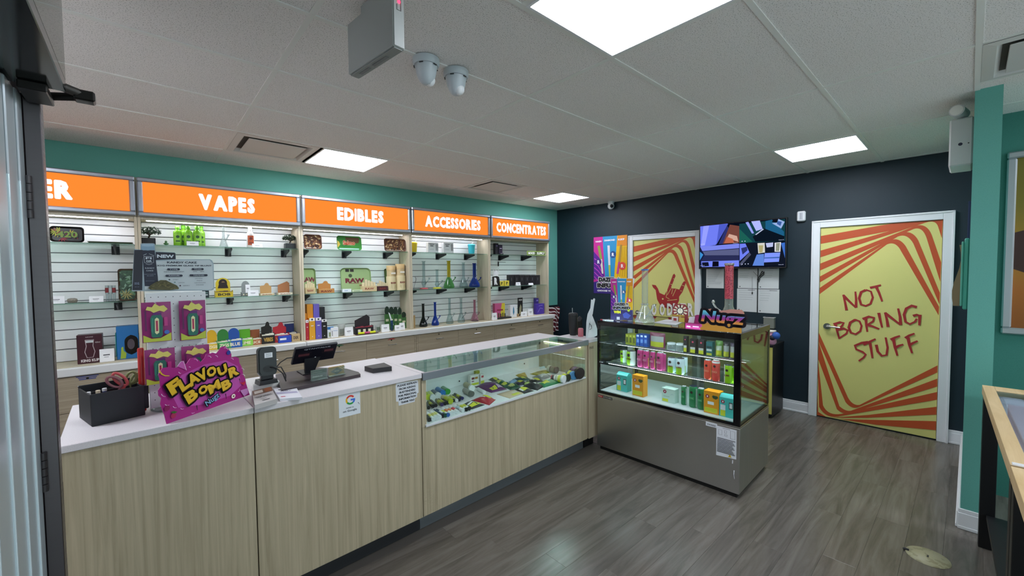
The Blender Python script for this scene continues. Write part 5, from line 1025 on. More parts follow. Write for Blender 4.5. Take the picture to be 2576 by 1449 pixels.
# stickers on the counter front
Ms=CM @ Tr(1.05,.0115,.912); t=thing('square_sticker','white square sticker with a coloured letter G on the counter front','sticker',M=Ms)
M=MB().m(mat('#dfe3e8',.4)).box(-.058,.058,-.0012,0,-.064,.064,.0004); M.push(fr(-.0013))
c=(.004,.022); r_=.021
for a0,a1,cc in ((35,150,'#d5392c'),(150,215,'#e9b417'),(215,310,'#2c9a48'),(310,362,'#3b6fd6')):
    M.m(mat(cc,.4)); M.line([(c[0]+r_*math.cos(R(a0+(a1-a0)*k/8)),c[1]+r_*math.sin(R(a0+(a1-a0)*k/8))) for k in range(9)],.0095)
M.m(mat('#3b6fd6',.4)).rect(c[0]+.001,c[1]-.0047,c[0]+r_+.0045,c[1]+.0047)
M.m(mat('#555a60',.5)).text('review us',.0,-.018,.008,.04,.01); M.text('on Google',.0,-.036,.014,.075,.02); M.m(mat('#3a4450',.5)).line([(.045,.0),(.054,-.014)],.003,.001)
M.pop(); M.build('sticker_face',t)
Ms=CM @ Tr(1.395,.0115,.905); t=thing('notice','cut out paper notice asking to refrain from asking budtenders','notice',M=Ms); M=MB().m(mat('#d9dce2',.5)); M.push(fr(0)); M.prism([(-.07,.064),(.07,.058),(.074,.038),(.075,-.02),(.066,-.022),(.064,-.045),(.05,-.048),(.048,-.07),(-.058,-.07),(-.06,-.045),(-.074,-.042),(-.075,.05)],0,.0008); M.push(Tr(0,0,.0008)); M.lift=0; M.m(mat('#23262e',.5))
for s_,y,w2 in (('PLEASE REFRAIN',.047,.13),('FROM ASKING',.026,.11),('BUDTENDERS',.006,.105),('FOR PERSONAL',-.014,.122),('INFORMATION',-.034,.112),('THANK YOU!',-.055,.088)): M.text(s_,0,y,.0125,w2,.04)
M.pop(); M.pop(); M.build('paper',t)
# right end of the counter
V=VP(at(1474,850,2,1.001),R(-32)); q=V.uv; t=thing('easel_card','white cardboard easel card seen from behind at the right end of the counter','sign',M=V.M)
M=MB().m(mat('#cfd3d6',.6)); M.push(fr(0)); M.prism([q(*p) for p in ((1473.5,850),(1478.5,851),(1482,815),(1491,789),(1494,768),(1497,752),(1494,750),(1490,755),(1487,753),(1485,775),(1478,790),(1475,810))],0,.003); M.pop(); M.build('card',t)
M=MB().m(mat('#dadddf',.6)); M.push(fr(.006)); M.prism([q(*p) for p in ((1479,850),(1484,815),(1489,790),(1499,815),(1507,842),(1495,848))],0,.002); M.pop(); M.build('easel_strut',t)
M=MB().m(mat('#202226',.5)); a=[q(*p) for p in ((1482,813),(1487,818),(1488,826),(1483,829))]; M.tube([(u,-.004,v) for u,v in a],.002); M.build('elastic_loop',t)
p=at(1465,843,2,1.0); p.z=1.0005; M=MB().m(mat('#b5646e',.35)).lathe([(.024,0),(.026,.004),(.026,.07),(.021,.078)],16); M.build('drink_can',loc=cw(3.30,.17,1.0005)+Vector((0,0,0)),label='small dusty pink can behind the white easel card',cat='can')
p=at(1512,843,2,1.0); t=thing('tumbler','tall matt black tumbler with a straw beside the display fridge','tumbler',cw(3.315,.27,1.0005)); s_=1.0
M=MB().m(mat('#121216',.5)).lathe([(.03,0),(.034,.01),(.043,.10),(.043,.19)],20); M.build('cup_body',t); M=MB().m(mat('#0d0d10',.4)).lathe([(.045,.191),(.045,.203),(.038,.213),(.0001,.213)],20); M.build('lid',t); M=MB().m(mat('#8f9698',.4)).tube([(-.008,0,.2),(-.012,0,.262)],.004); M.build('straw',t)

# ================================================================== IN THE GLASS COUNTER
ZC=.6755
def zq(ox,oy,k): return lambda x,y,z: at(ox+x/k,oy+y/k,2,z)
q4=zq(1040,920,8.587)
def tube(label,b,f,r,col,cap,band=None,kind='pre roll tube',capL=.012):
    """capped tube lying on the case floor; b and f are its far and near ends as measured"""
    rr_=r; pb=q4(b[0],b[1],ZC+rr_); pf=q4(f[0],f[1],ZC+rr_); d=(pf-pb); L_=d.length; d.normalize(); ang=math.atan2(d.y,d.x)
    L_=min(L_,.125); pb=pf-d*L_
    t=thing('joint_tube' if kind=='pre roll tube' else 'jar',label,kind,Vector((pb.x,pb.y,ZC)),ang)
    M=MB().m(mat(col,.35)).cyl((0,0,r),(L_-capL,0,r),r,n=14); 
    if band: M.m(mat(band,.4)).cyl((L_*.35,0,r),(L_*.72,0,r),r+.0005,n=14,caps=False)
    M.build('body',t); MB().m(mat(cap,.35)).cyl((L_-capL+.0002,0,r),(L_,0,r),r*1.06,n=14).build('cap',t)
    return t
Y='#c9c93a'; W_='#e4e6e8'
rowA=[((290,1100),(345,1170),'#15161a','#0e0e10',None),((290,1030),(430,1158),W_,W_,'#d2c860'),((350,990),(500,1135),W_,W_,'#d2cc78'),((400,985),(572,1108),W_,W_,'#d9d68a'),((425,965),(645,1085),'#24415a','#0c1220',None),((480,960),(700,1078),'#24405a','#12503c',W_),((545,955),(755,1065),'#d8dce2','#2f62ae',Y),((620,935),(820,1035),W_,W_,'#d87a4a'),((700,920),(882,1020),W_,W_,'#e08a5a'),((785,895),(955,1000),W_,W_,'#d0444e'),((870,875),(1075,965),W_,W_,'#a8c4d0'),((950,835),(1150,950),'#dfe1d8','#111114',Y),((1010,825),(1212,930),W_,'#101014',Y)]
nA=['black capped tube at the front left corner','white tube with yellow band beside the corner tube','second white tube with yellow band','third white tube with pale yellow band','dark blue tube with black cap','navy tube with green cap','tube with blue cap and yellow band','white tube with orange band','second white tube with orange band','white tube with red band','wide white tube with pale blue band','wide white tube with black cap','white tube with black cap and yellow band, rightmost']
for (b,f_,c1,c2,bd),nm in zip(rowA,nA): tube(nm+', front row of the glass counter',b,f_,.0125,c1,c2,bd)
rowB=[((285,820),(330,910),'#3a3c38','#0f0f12',None),((320,780),(430,880),'#6a6a40','#0f0f12',Y),((380,762),(488,862),'#4a4444','#1b1420',None),((470,715),(617,842),'#8a8060','#3c2466',Y),((545,735),(688,822),'#8a7a4a','#101013',Y),((640,745),(742,805),'#30302c','#101013',None),((690,640),(868,755),'#d8d6c0','#101013',Y),((800,650),(938,750),'#b8b890','#e6e6e8',Y),((850,650),(992,740),'#55503a','#15172c',None),((885,612),(1060,705),'#5a5850','#1c2266',Y)]
nB=['black tube at the left post','dark tube with yellow band','charcoal tube with dark cap','tube with purple cap','tube with black cap and yellow label','short black tube','pale tube with black cap','tube with a white cap','brown tube with navy cap','rightmost tube with navy blue cap']
for (b,f_,c1,c2,bd),nm in zip(rowB,nB): tube(nm+', second row of the glass counter',b,f_,.0115,c1,c2,bd)
tube('fat lime capped tube in the second row of the glass counter',(610,665),(808,770),.019,'#cfc6a0','#b9c92c',Y,capL=.03)
for b,f_,c1,c2,r,nm in (((275,620),(325,680),'#b9c92c','#c6d23a',.021,'lime topped jar lying at the left rear'),((345,600),(425,690),'#d8dc90',W_,.021,'white capped jar with a lime label'),((420,575),(545,655),'#5a6478',W_,.023,'white capped jar with a slate blue label'),((520,510),(640,590),'#5a82b8','#2d78c4',.021,'jar lying with a bright blue cap'),((640,490),(745,562),'#7a9a80','#3f9a3c',.021,'jar lying with a green cap'),((1130,410),(1268,490),'#b8ae90','#eceeee',.024,'jar lying with a large white cap'),((1105,530),(1265,612),'#a8a49c','#6a6c66',.021,'grey jar with an orange rim'),((1395,500),(1535,575),'#e2e2e4','#f0f0f2',.014,'small white bottle lying on its side')):
    tube(nm+' in the glass counter',b,f_,r,c1,c2,None,'jar',.022)
q8=zq(1180,900,8.587)
def bag2(label,pts,col,lab=None,lab2=None,hgt=.016,fold=0,cat='pouch',name='flat_pouch',rough=.35):
    """soft pouch lying on the case floor: four measured corners, near left, near right, far right, far left"""
    cs=[q8(x,y,ZC) for x,y in pts]; c0=sum(cs,Vector())/4; cs=[(c-c0)*1.08 for c in cs]; n=8; hgt*=1.15
    def S_(u,v): p=cs[0].lerp(cs[1],u).lerp(cs[3].lerp(cs[2],u),v); e=min(1,min(u,1-u,v,1-v)*6); return Vector((p.x,p.y,.0015+hgt*(math.sin(PI*u)*math.sin(PI*v))**.6*(1+.25*math.sin(9*u+5*v+len(label)))))
    M=MB().m(mat(col,rough)); vs=[S_(i/n,j/n) for j in range(n+1) for i in range(n+1)]; k=len(vs); vs+=[Vector((p.x,p.y,0)) for p in vs]
    fs=[(j*(n+1)+i,j*(n+1)+i+1,(j+1)*(n+1)+i+1,(j+1)*(n+1)+i) for j in range(n) for i in range(n)]; fs+=[tuple(k+a for a in f[::-1]) for f in fs]
    per=[i for i in range(n+1)]+[(j)*(n+1)+n for j in range(1,n+1)]+[n*(n+1)+i for i in range(n-1,-1,-1)]+[j*(n+1) for j in range(n-1,0,-1)]; fs+=[(per[i],k+per[i],k+per[(i+1)%len(per)],per[(i+1)%len(per)]) for i in range(len(per))]
    M.add(vs,fs,True)
    for q_,lb in enumerate((lab,lab2)):
        if lb:
            c,u0,v0,u1,v1=lb; M.m(mat(c,.45)); g=[S_(u0+(u1-u0)*i/4,v0+(v1-v0)*j/4)+Vector((0,0,.0008+.0004*q_)) for j in range(5) for i in range(5)]; M.add(g,[(j*5+i,j*5+i+1,(j+1)*5+i+1,(j+1)*5+i) for j in range(4) for i in range(4)],True)
    return M.build(name,loc=(c0.x,c0.y,ZC),label=label,cat=cat)
LY='#cfd03a'
bag2('large purple pouch lying in the glass counter',((480,750),(790,680),(540,520),(140,630)),'#5b2060',(LY,.15,.08,.5,.28),('#c9b0cc',.55,.1,.85,.3),.03)
bag2('tan flat envelope card with a yellow label near the front sill',((880,875),(1190,760),(930,700),(620,790)),'#cdb698',(LY,.35,.1,.8,.35),('#e0dcd4',.6,.4,.9,.62),.003,name='envelope',cat='envelope')
bag2('black pouch with yellow label right of the tan card',((1190,775),(1390,715),(1180,645),(1000,690)),'#14161c',(LY,.25,.25,.75,.7),('#e8e8e8',.1,.25,.24,.7),.018)
bag2('first green pouch next to the purple one',((640,610),(840,560),(690,490),(550,530)),'#1f5a3a',(LY,.15,.3,.5,.75),None,.02); bag2('second green pouch of the row, in the middle',((760,660),(960,610),(830,545),(650,590)),'#1c5236',(LY,.15,.3,.5,.75),None,.02); bag2('third green pouch, nearest the black yellow labelled one',((900,700),(1150,650),(960,580),(780,635)),'#1a4c34',('#c9d07a',.15,.3,.55,.75),None,.022)
bag2('wide bright green pouch at the front sill near the jars',((1620,640),(1960,540),(1750,480),(1480,570)),'#1f7a4a',(LY,.15,.25,.5,.75),('#bfe0c8',.5,.55,.8,.85),.022)
bag2('long black pouch with white and yellow label near the front sill',((1470,700),(1610,620),(1400,545),(1120,640)),'#14161c',('#e6e6ea',.45,.35,.7,.95),(LY,.7,.2,.92,.95),.024)
bag2('black pouch at the front left marked with a yellow stripe',((60,1110),(320,1020),(60,930),(-120,1010)),'#17161b',(LY,.1,.15,.9,.45),('#e8e8ea',.1,.5,.85,.65),.014)
bag2('red pouch with white and yellow label beside the black striped one',((430,1020),(560,910),(330,840),(80,920)),'#a5202e',('#e8e0e0',.3,.4,.6,.95),(LY,.62,.25,.85,.95),.026)
bag2('mustard yellow pouch near the back panel',((1080,420),(1260,430),(1200,320),(1010,380)),'#b79a2a',('#c9a844',.2,.2,.8,.8),None,.012); bag2('olive yellow pouch lying before the round jars',((1500,385),(1790,300),(1640,275),(1330,350)),'#a89a2a',('#8a7c30',.2,.2,.7,.7),None,.014)
bag2('silver crinkled pouch lying among the dark ones',((1560,480),(1800,400),(1600,360),(1370,420)),'#8f9092',('#c8cacc',.2,.2,.8,.7),None,.02,rough=.25); bag2('dark pouch with a lime stripe behind the purple one',((540,520),(690,490),(560,450),(420,480)),'#262c26',(LY,.3,.1,.6,.9),None,.018)
bag2('deep teal pouch behind the light blue one',((1080,520),(1340,470),(1200,430),(960,460)),'#1e4a48',(LY,.35,.2,.7,.8),None,.018); bag2('light blue small pouch among the green ones',((900,560),(1060,520),(1000,480),(860,520)),'#86a8cc',None,None,.014)
bag2('dark violet pouch with yellow label in the centre',((1060,610),(1260,560),(1130,510),(930,560)),'#2a2440',(LY,.4,.35,.85,.85),None,.018); bag2('moss green round pouch in the centre',((1190,615),(1330,600),(1310,520),(1180,540)),'#3c5a34',('#b6cc70',.1,.1,.8,.4),None,.02); bag2('black pouch with white and yellow label before the silver one',((1380,550),(1620,510),(1450,460),(1270,500)),'#17181c',('#e2e4dc',.2,.3,.45,.9),(LY,.45,.2,.75,.9),.018)
def jar2(label,b,f_,r,col,cap,lab=None):
    pb=q8(b[0],b[1],ZC+r); pf=q8(f_[0],f_[1],ZC+r); d=pf-pb; L_=min(max(d.length,.04),.13); d.normalize(); pb=pf-d*L_; t=thing('jar',label,'jar',Vector((pb.x,pb.y,ZC)),math.atan2(d.y,d.x))
    M=MB().m(mat(col,.3)).cyl((0,0,r*.96),(L_*.72,0,r*.96),r*.94,n=20); 
    if lab: M.m(mat(lab,.4)).cyl((L_*.2,0,r*.96),(L_*.6,0,r*.96),r*.947,n=20,caps=False)
    M.build('body',t); MB().m(mat(cap,.35)).cyl((L_*.722,0,r),(L_,0,r),r,n=20).build('cap',t)
jar2('big dark brown jar lying in the right corner of the glass counter',(2250,290),(2400,340),.050,'#3c2a26','#2a2020','#5a3a66')
jar2('jar with a bright blue cap at the right of the glass counter',(2150,340),(2270,385),.035,'#4a5a78','#5a9ad8','#c9cc50')
jar2('jar with a black cap and yellow label at the right of the glass counter',(2040,410),(2150,435),.032,'#d8d23a','#15161a',LY)
jar2('jar with a white cap and yellow label at the right front',(1920,440),(2060,465),.033,'#d8d8c0','#e9ecee',LY)
jar2('small jar with a red label beside the yellow one',(1810,430),(1880,440),.026,'#c43a4a','#e6e6e6','#2a2a2e')
jar2('pale capped jar with brown contents in the rear right corner',(1900,265),(1720,230),.032,'#6a4a40','#cfcbb8','#8a7a6a')
p,w_,h=S(1402,1425,916,937,1,.80,ZC); M=MB().m(mat('#3c7a62',.35)).box(-w_/2,w_/2,0,.05,0,h,.002); M.push(fr(0)); art(M,w_,h,[('r','#cfe0d8',.3,.55,.9,.9)]); M.pop(); M.build('carton',loc=p,label='teal green carton between the round jars in the glass counter',cat='box')
for lb,px,c,wd in (('pale blue plastic card standing at the rear right of the glass counter',1404,'#c9dde4',.10),('orange price card hanging in the rear right corner of the glass counter',1460,'#e0a032',.06)):
    p=at(px,915,1,.95); M=MB().m(mat(c,.45)); M.push(Matrix.Rotation(.9,4,'X') @ TOPF); M.box(-wd/2,wd/2,-.02,.02,0,.001); M.pop(); M.box(-.0015,.0015,-.0015,.0015,-(p.z-ZC),0); o=M.build('case_card',loc=(min(p.x,-1.34),p.y-.03,p.z),label=lb,cat='card')
def sbox(label,px0,px1,pyt,pyb,yv,arts,col='#e6e6e0'):
    yv=at((px0+px1)/2,pyb,2,ZC).y; p,w_,h=S(px0,px1,pyt,pyb,1,yv,ZC); M=MB().m(mat(col,.4)).box(-w_/2,w_/2,0,.035,0,h,.001); M.push(fr(0)); art(M,w_,h,arts); M.pop(); return M.build('product_box',loc=p,label=label,cat='box')
RS=[('r','#c8d23a',.05,.06,.95,.26),('r','#7a3040',.12,.62,.45,.82),('r','#b5863a',.5,.62,.85,.82),('r','#8a5a7a',.12,.4,.4,.5)]
sbox('white product box with lime band standing in the glass counter',1184,1205,944,970,.66,RS); sbox('white product box with a lime band, set to the right of the larger one',1209,1218.5,941,966,.68,[('r','#c8d23a',.05,.06,.95,.35),('r','#b5404a',.2,.65,.8,.85)]); sbox('small lime and brown box on top between the white boxes',1197,1207,933,962,.72,[('r','#6a5a2a',.1,.5,.9,.7),('r','#e2e2da',.1,.1,.9,.45)],'#a8a83a')
# ================================================================== IN AND ON THE FRIDGE
FX=-1.05
def can(label,px0,px1,pyt,pyb,xv,zb,body,band,top='#c9ccd2',lab=None,group=None,txt=None,tc='#ffffff'):
    p,w_,h=S(px0,px1,pyt,pyb,0,xv,zb); r=w_/2; t=thing('drink_can',label,'can',p+Vector((r,0,0)),-PI/2,group)
    M=MB().m(mat(body,.3)).lathe([(r*.8,0),(r*.97,.006),(r,.012),(r,h-.014),(r*.86,h-.004)],20)
    if band:
        c,v0,v1,a0,a1=band; M.m(mat(c,.3)); n=10; vs=[]
        for k in range(n+1): a=R(a0+(a1-a0)*k/n)-PI/2; vs+=[((r+.0006)*math.cos(a),(r+.0006)*math.sin(a),h*v0),((r+.0006)*math.cos(a),(r+.0006)*math.sin(a),h*v1)]
        M.add(vs,[(2*k,2*k+2,2*k+3,2*k+1) for k in range(n)],True)
    M.build('can_body',t); MB().m(mat(top,.25,.7)).lathe([(r*.86,h-.0038),(r*.88,h),(r*.76,h),(r*.74,h-.003),(.0001,h-.003)],20).build('rim',t)
    if txt: M=MB(); M.push(fr(-r-.0014)); M.m(mat(tc,.4)).text(txt,0,h*.45,h*.1,r*1.3,.03); M.m(mat('#3a2020',.4)).disc(0,h*.72,r*.35,n=10); M.pop(); M.build('print',t)
    return t
ZD,ZM,ZT=FB+.0205,.7825,.9355
for a,b,yt,yb,xv,nm in ((1557,1571,881,911,-1.0,'lime can at the far left of the middle fridge shelf'),(1572,1591,884,916,-1.04,'lime can second from the left on the middle fridge shelf')):
    can(nm,a,b,yt,yb,xv,ZM,'#9ad016',('#dff0e8',.0,1.0,20,120),'#20242a',txt='LIME',tc='#7a2a2a',group='lime cans on the middle fridge shelf')
for k,(a,b) in enumerate(((1600,1614),(1615,1629),(1633,1645),(1648,1665),(1664,1673))):
    can(('leftmost pink can','second pink can from the left','third pink can from the left','fourth pink can, the nearest','rightmost pink can, half hidden')[k]+' in the fridge',a,b,880+k*2.5,922+k*2,-1.04+(.03 if k==4 else 0),ZM,'#c0387e',('#e8c060',.1,.6,60,78) if k in (1,2) else None,'#d8d8dc',txt='FIZZ' if k<4 else None,tc='#f0b0c8',group='slim pink cans in the fridge')
for a,b,yt,yb,xv,nm in ((1676,1695,900,934,-1.04,'pale lime can left of the pair in the middle of the fridge'),(1697,1717,902,939,-1.05,'pale lime can in the middle of the fridge, nearest'),(1713,1726,898,934,-.97,'pale lime can behind the middle pair')):
    can(nm,a,b,yt,yb,xv,ZM,'#cfe4ea',('#9ad016',.0,.45,-70,40),'#4a4e54',txt='LIME',tc='#8a4a4a',group='lime cans on the middle fridge shelf')
can('red orange can, left of the pair in the fridge',1768,1786,906,952,-1.04,ZM,'#e2503c',('#e8b05a',.05,.9,60,80),txt='PUNCH',tc='#f0a080'); can('red orange can with white top, right of the pair in the fridge',1788,1807,907,956,-1.05,ZM,'#e04a44',('#f0eeee',.86,.95,-80,80),'#e8e8e8',txt='PUNCH',tc='#f0a080')
can('lime can with white side by the right post of the fridge',1819,1838,919,962,-1.05,ZM,'#9ad016',('#e6f0e6',.0,1,-95,-35),'#5a5e64',txt='LIME',tc='#7a2a2a'); can('lime can half hidden behind the right post of the fridge',1838,1852,924,962,-1.0,ZM,'#9ad016',None)
LEAFRED=[('d','#a02848',.24,.78,.13),('r','#f2f2f2',.2,.74,.28,.82)]
def fbox(label,px0,px1,pyt,pyb,xv,col,arts,d=.07,slope=False):
    p,w_,h=S(px0,px1,pyt,pyb,0,xv,ZD); t=thing('gift_carton',label,'box',p,-PI/2); M=MB().m(mat(col,.4)); M.box(-w_/2,w_/2,0,d,0,h*.97,.001); 
    M.push(fr(0)); art(M,w_,h*.97,arts); M.pop(); M.build('carton_body',t)
    M=MB().m(mat(col,.35)); 
    if slope: 
        M.add([(-w_/2,0,h*.972),(w_/2,0,h*.972),(w_/2,d,h*.972),(-w_/2,d,h*.972),(-w_/2,d*.35,h*1.10),(w_/2,d*.35,h*1.10),(w_/2,d*.7,h*1.10),(-w_/2,d*.7,h*1.10)],[(0,1,5,4),(4,5,6,7),(7,6,2,3),(0,4,7,3),(1,2,6,5)])
    else: M.box(-w_/2-.001,w_/2+.001,-.001,d+.001,h*.972,h*1.0,.001)
    M.build('lid',t); return t
TE=LEAFRED+[('r','#dfe6ea',.08,.35,.42,.62),('r','#c9d02a',.08,.04,.42,.34),('r','#40464c',.66,.45,.92,.8),('r','#dfe6ea',.7,.5,.88,.75)]
OR=LEAFRED+[('p','#2f4a2a',[(.55,.8),(.62,.73),(.8,.7),(.95,.78),(.92,.86),(.6,.87)]),('r','#e8eef2',.26,.42,.68,.56),('r','#d2d42a',.06,.06,.9,.27),('l','#9aa030',[(.12,.2),(.84,.2)],.015),('l','#9aa030',[(.12,.13),(.84,.13)],.015)]
fbox('turquoise carton with a peaked top at the left of the fridge deck',1551,1577,943,984,-1.06,'#3fbdb8',TE,.075,True); fbox('orange carton second from the left on the fridge deck',1591,1618,945,1000,-1.085,'#e79a16',OR,.07)
fbox('pale mint carton in the middle of the fridge deck',1665,1697,978,1014,-1.06,'#c3ddd2',LEAFRED+[('r','#c9d02a',.06,.05,.5,.26),('l','#8aa8b8',[(.7,.6),(.8,.7),(.9,.62)],.02),('r','#9ab4b0',.15,.42,.6,.46)],.07)
for k,(a,b,yt,yb,xv) in enumerate(((1711,1724,972,1017,-1.035),(1730,1749,972,1024,-1.05),(1752,1769,978,1030,-1.05))):
    can(('left slim green can beside the mint carton','middle green can with dark lid on the fridge deck','right green can with silver lid beside the orange carton')[k],a,b,yt,yb,xv,ZD,'#1f7a48',('#e6ecea',.05,.9,62,80),('#c9ccd2','#23324a','#d8dade')[k],txt='TONIC',tc='#7ac08a')
fbox('large orange carton near the right post of the fridge',1771,1808,985,1043,-1.075,'#e79a16',OR,.08); fbox('large turquoise carton beside the right post of the fridge',1810,1846,1000,1052,-1.075,'#3fbdb8',TE,.08,True)
XT=-.90
def tbox(label,px0,px1,pyt,pyb,xv,col,arts=(),d=.05,gl=False):
    p,w_,h=S(px0,px1,pyt,pyb,0,xv,ZT); M=MB().m(mat(col,.4)); M.box(-w_/2,w_/2,0,d,0,h,.001); M.push(fr(0)); art(M,w_,h,arts); M.pop(); return M.build('product_box',loc=p,rotz=-PI/2,label=label,cat='box')
for k in range(3): tbox('%s of three olive yellow cartons on the top fridge shelf'%('leftmost','middle','rightmost')[k],1573.5+k*8.7,1581.5+k*8.7,840+k,870,XT,'#9aa02e',[('r','#5a5f20',.2,.2,.8,.7),('r','#c8cc60',.3,.75,.7,.9)],.09)
for k in range(3): tbox('%s of three blue cartons on the top fridge shelf'%('leftmost','middle','rightmost')[k],1600+k*9.7,1609+k*9.7,841+k,873,XT,'#2450a8',[('r','#6a90d0',.2,.3,.8,.6),('r','#d8e4f0',.2,.8,.8,.95)],.09)
PM=[('r','#8f9290',.08,.42,.92,.78),('r','#a8ac2a',.08,.1,.92,.42)]
pouch('maroon pouch with grey and yellow label on the top fridge shelf',1631,1669,838,876,XT,ZT,'#6a2440',PM,0)
def gjar(label,a,b,yt,yb,xv):
    p,w_,h=S(a,b,yt,yb,0,xv,ZT); M=MB().m(glass('#e2ecec',body=.4,bodyh='#c9d6d6')).lathe([(w_/2*.95,0),(w_/2,.006),(w_/2,h*.7),(w_/2*.85,h*.8)],18); M.m(mat('#d8e2e4',.3)).lathe([(w_/2*.92,h*.801),(w_/2*.92,h)],18); M.build('glass_jar',loc=p+Vector((w_/2,0,0)),label=label,cat='jar')
gjar('left clear jar on the top fridge shelf',1673,1694,863,884,XT); gjar('right clear jar on the top fridge shelf',1696,1717,865,888,XT)
DK=[('r','#a9aca6',.1,.3,.9,.45),('r','#b5b82a',.1,.06,.9,.3),('d','#c0405a',.5,.8,.16)]
tbox('tall slim black carton behind the clear jars',1719,1728,846,885,XT,'#15181c',DK,.04); tbox('black carton with lime label, left of two on the top fridge shelf',1735,1750,853,891,XT,'#15181c',DK); tbox('black carton with lime label, right of two on the top fridge shelf',1756,1771,855,894,XT,'#191c22',DK)
tbox('dark teal carton on the top fridge shelf',1776,1792,860,896,XT,'#1d5a5e',[('r','#aab2b0',.1,.35,.9,.5),('r','#b5b82a',.1,.06,.9,.22),('r','#0f3032',.1,.55,.9,.7)])
pouch('olive green pouch on the top fridge shelf',1797,1814,858,898,XT,ZT,'#4f7a2a',[('r','#a9b0a0',.1,.42,.9,.7),('r','#b5b82a',.1,.08,.9,.42)],0)
pouch('black pouch with grey label near the right post on the top fridge shelf',1816,1832,862,901,XT,ZT,'#121317',PM,0); pouch('dark purple pouch by the right post on the top fridge shelf',1833,1849,864,904,XT,ZT,'#2a1438',PM,0)
# ---- standing on the fridge top
TZ=FT+.0005
def dazed(M,w_,h,full):
    a=[('r','#3b2680',0,0,1,1),('p','#c02a8e',[(0,1),(.28,1),(.36,.25),(0,.2)]),('p','#5a1f8e',[(0,.75),(.3,.55),(.34,.25),(0,.25)]),('p','#2a8fc4',[(.28,1),(.72,1),(.62,.22),(.36,.22)]),('p','#e8b818',[(.72,1),(1,1),(1,.2),(.62,.2)]),('p','#e08a1c',[(.73,1),(1,1),(1,.82),(.71,.82)])]
    for k in range(5): a.append(('l','#c04ab8',[(.02,.62-k*.08),(.14,.58-k*.09),(.28,.42-k*.06)],.022))
    for k in range(4): a.append(('l','#c99a10',[(.72+k*.07,.3),(.8+k*.05,.5),(.84+k*.05,.8)],.016))
    a+=[('p','#8a9a4a',[(.12,.84),(.2,.85),(.27,.62),(.2,.6)]),('p','#d8d2c0',[(.2,.6),(.27,.61),(.31,.35),(.26,.35)]),('p','#d8d8e0',[(.43,.84),(.5,.84),(.52,.5),(.46,.5)]),('p','#a8b84a',[(.46,.5),(.52,.5),(.53,.3),(.48,.3)]),('p','#a8843a',[(.8,.84),(.86,.84),(.82,.55),(.75,.55)]),('p','#c03a8a',[(.75,.55),(.81,.55),(.76,.34),(.70,.35)]),
      ('d','#4a2a80',.16,.56,.09),('t','#f0f0f4','R',.16,.56,.06,None,.04),('d','#1a4a8a',.6,.68,.09),('t','#f0f0f4','R',.6,.68,.06,None,.04),('d','#d8483c',.87,.48,.1),('t','#f0f0f4','R',.87,.48,.06,None,.04),
      ('t','#f4f0f4','HASH',.16,.92,.03,.18,.04),('t','#f4f0f4','DIAMOND',.5,.93,.03,.32,.04),('t','#f4f0f4','KIEF',.84,.93,.03,.18,.04)]
    if full: a+=[('t','#f6f4f6','DAZED &',.5,.245,.075,.66,0,.022),('t','#f6f4f6','INFUSED',.5,.145,.075,.76,0,.022),('t','#121016','DAZED &',.5,.245,.075,.66,.06),('t','#121016','INFUSED',.5,.145,.075,.76,.06),('t','#f4f2f6','CHOOSE YOUR HIGH',.5,.05,.03,.76,.05)]
    else: a+=[('r','#241c60',0,0,1,.25),('t','#f6f4f6','DAZED &',.5,.385,.066,.62,0,.022),('t','#f6f4f6','INFUSED',.5,.295,.066,.78,0,.022),('t','#121016','DAZED &',.5,.385,.066,.62,.06),('t','#121016','INFUSED',.5,.295,.066,.78,.06),('t','#dcd82a','WIN',.3,.195,.07,.32,.08),('p','#3a4aa8',[(.55,.15),(.7,.2),(.92,.12),(.8,.04),(.6,.06)]),('d','#b8cc2a',.82,.24,.06),('r','#b8b8c8',.28,.01,.42,.08)]
    art(M,w_,h,a)
V=VP((-1.054,.352,TZ),math.atan2(-.165,.09)); b=V.uv(1534,803); c=V.uv(1592,700)
t=thing('counter_poster','small purple, blue and yellow easel poster standing on the fridge','sign',M=V.M); w_=c[0]-b[0]; h=c[1]
M=MB().m(mat('#dfdfe6',.45)); M.push(Tr(w_/2,0,0) @ FRONT); M.prism([(-w_*.40,0),(w_*.36,0),(w_*.42,h*.5),(w_*.56,h),(-w_*.5,h)],-.003,0); M.lift=0; M.push(Tr(0,.0,0)); 
dazed(M,w_*.96,h*.99,False); M.pop(); M.pop(); M.build('card',t)
M=MB().m(mat('#d0d0d4',.5)); M.push(Tr(w_*.5,0,0) @ Matrix.Rotation(PI/2,4,'Z') @ FRONT); M.prism([(.004,0),(.004,h*.6),(.08,0)],0,.002); M.pop(); M.build('easel_strut',t)
M=MB().m(mat('#c9ced4',.3)).cyl((0,0,.006),(.0,-.10,.006),.005,n=10); M.m(mat('#b03a4a',.3)).cyl((0,.001,.006),(0,.02,.006),.0055,n=10); M.build('pen',loc=(-1.145,.37,TZ),rotz=.25,label='pale pen lying on the left front corner of the fridge top',cat='pen')
p0=at(1622,810,2,TZ); pt=at(1622,677,0,p0.x); hh=pt.z-TZ; g1=glass('#eef2f2',body=.30,bodyh='#c4cccc'); t=thing('water_pipe','tall clear glass beaker pipe with a blue rim standing on the fridge','water pipe',(p0.x,p0.y,TZ))
MB().m(g1).lathe([(.078,0),(.084,.008),(.075,.035),(.030,.135),(.026,.15)],28).build('chamber',t); MB().m(g1).lathe([(.026,.1502),(.026,hh-.012)],24).build('neck',t); MB().m(mat('#3a6ab8',.2)).lathe([(.030,hh-.0118),(.031,hh),(.024,hh),(.024,hh-.0118)],24).build('rim',t)
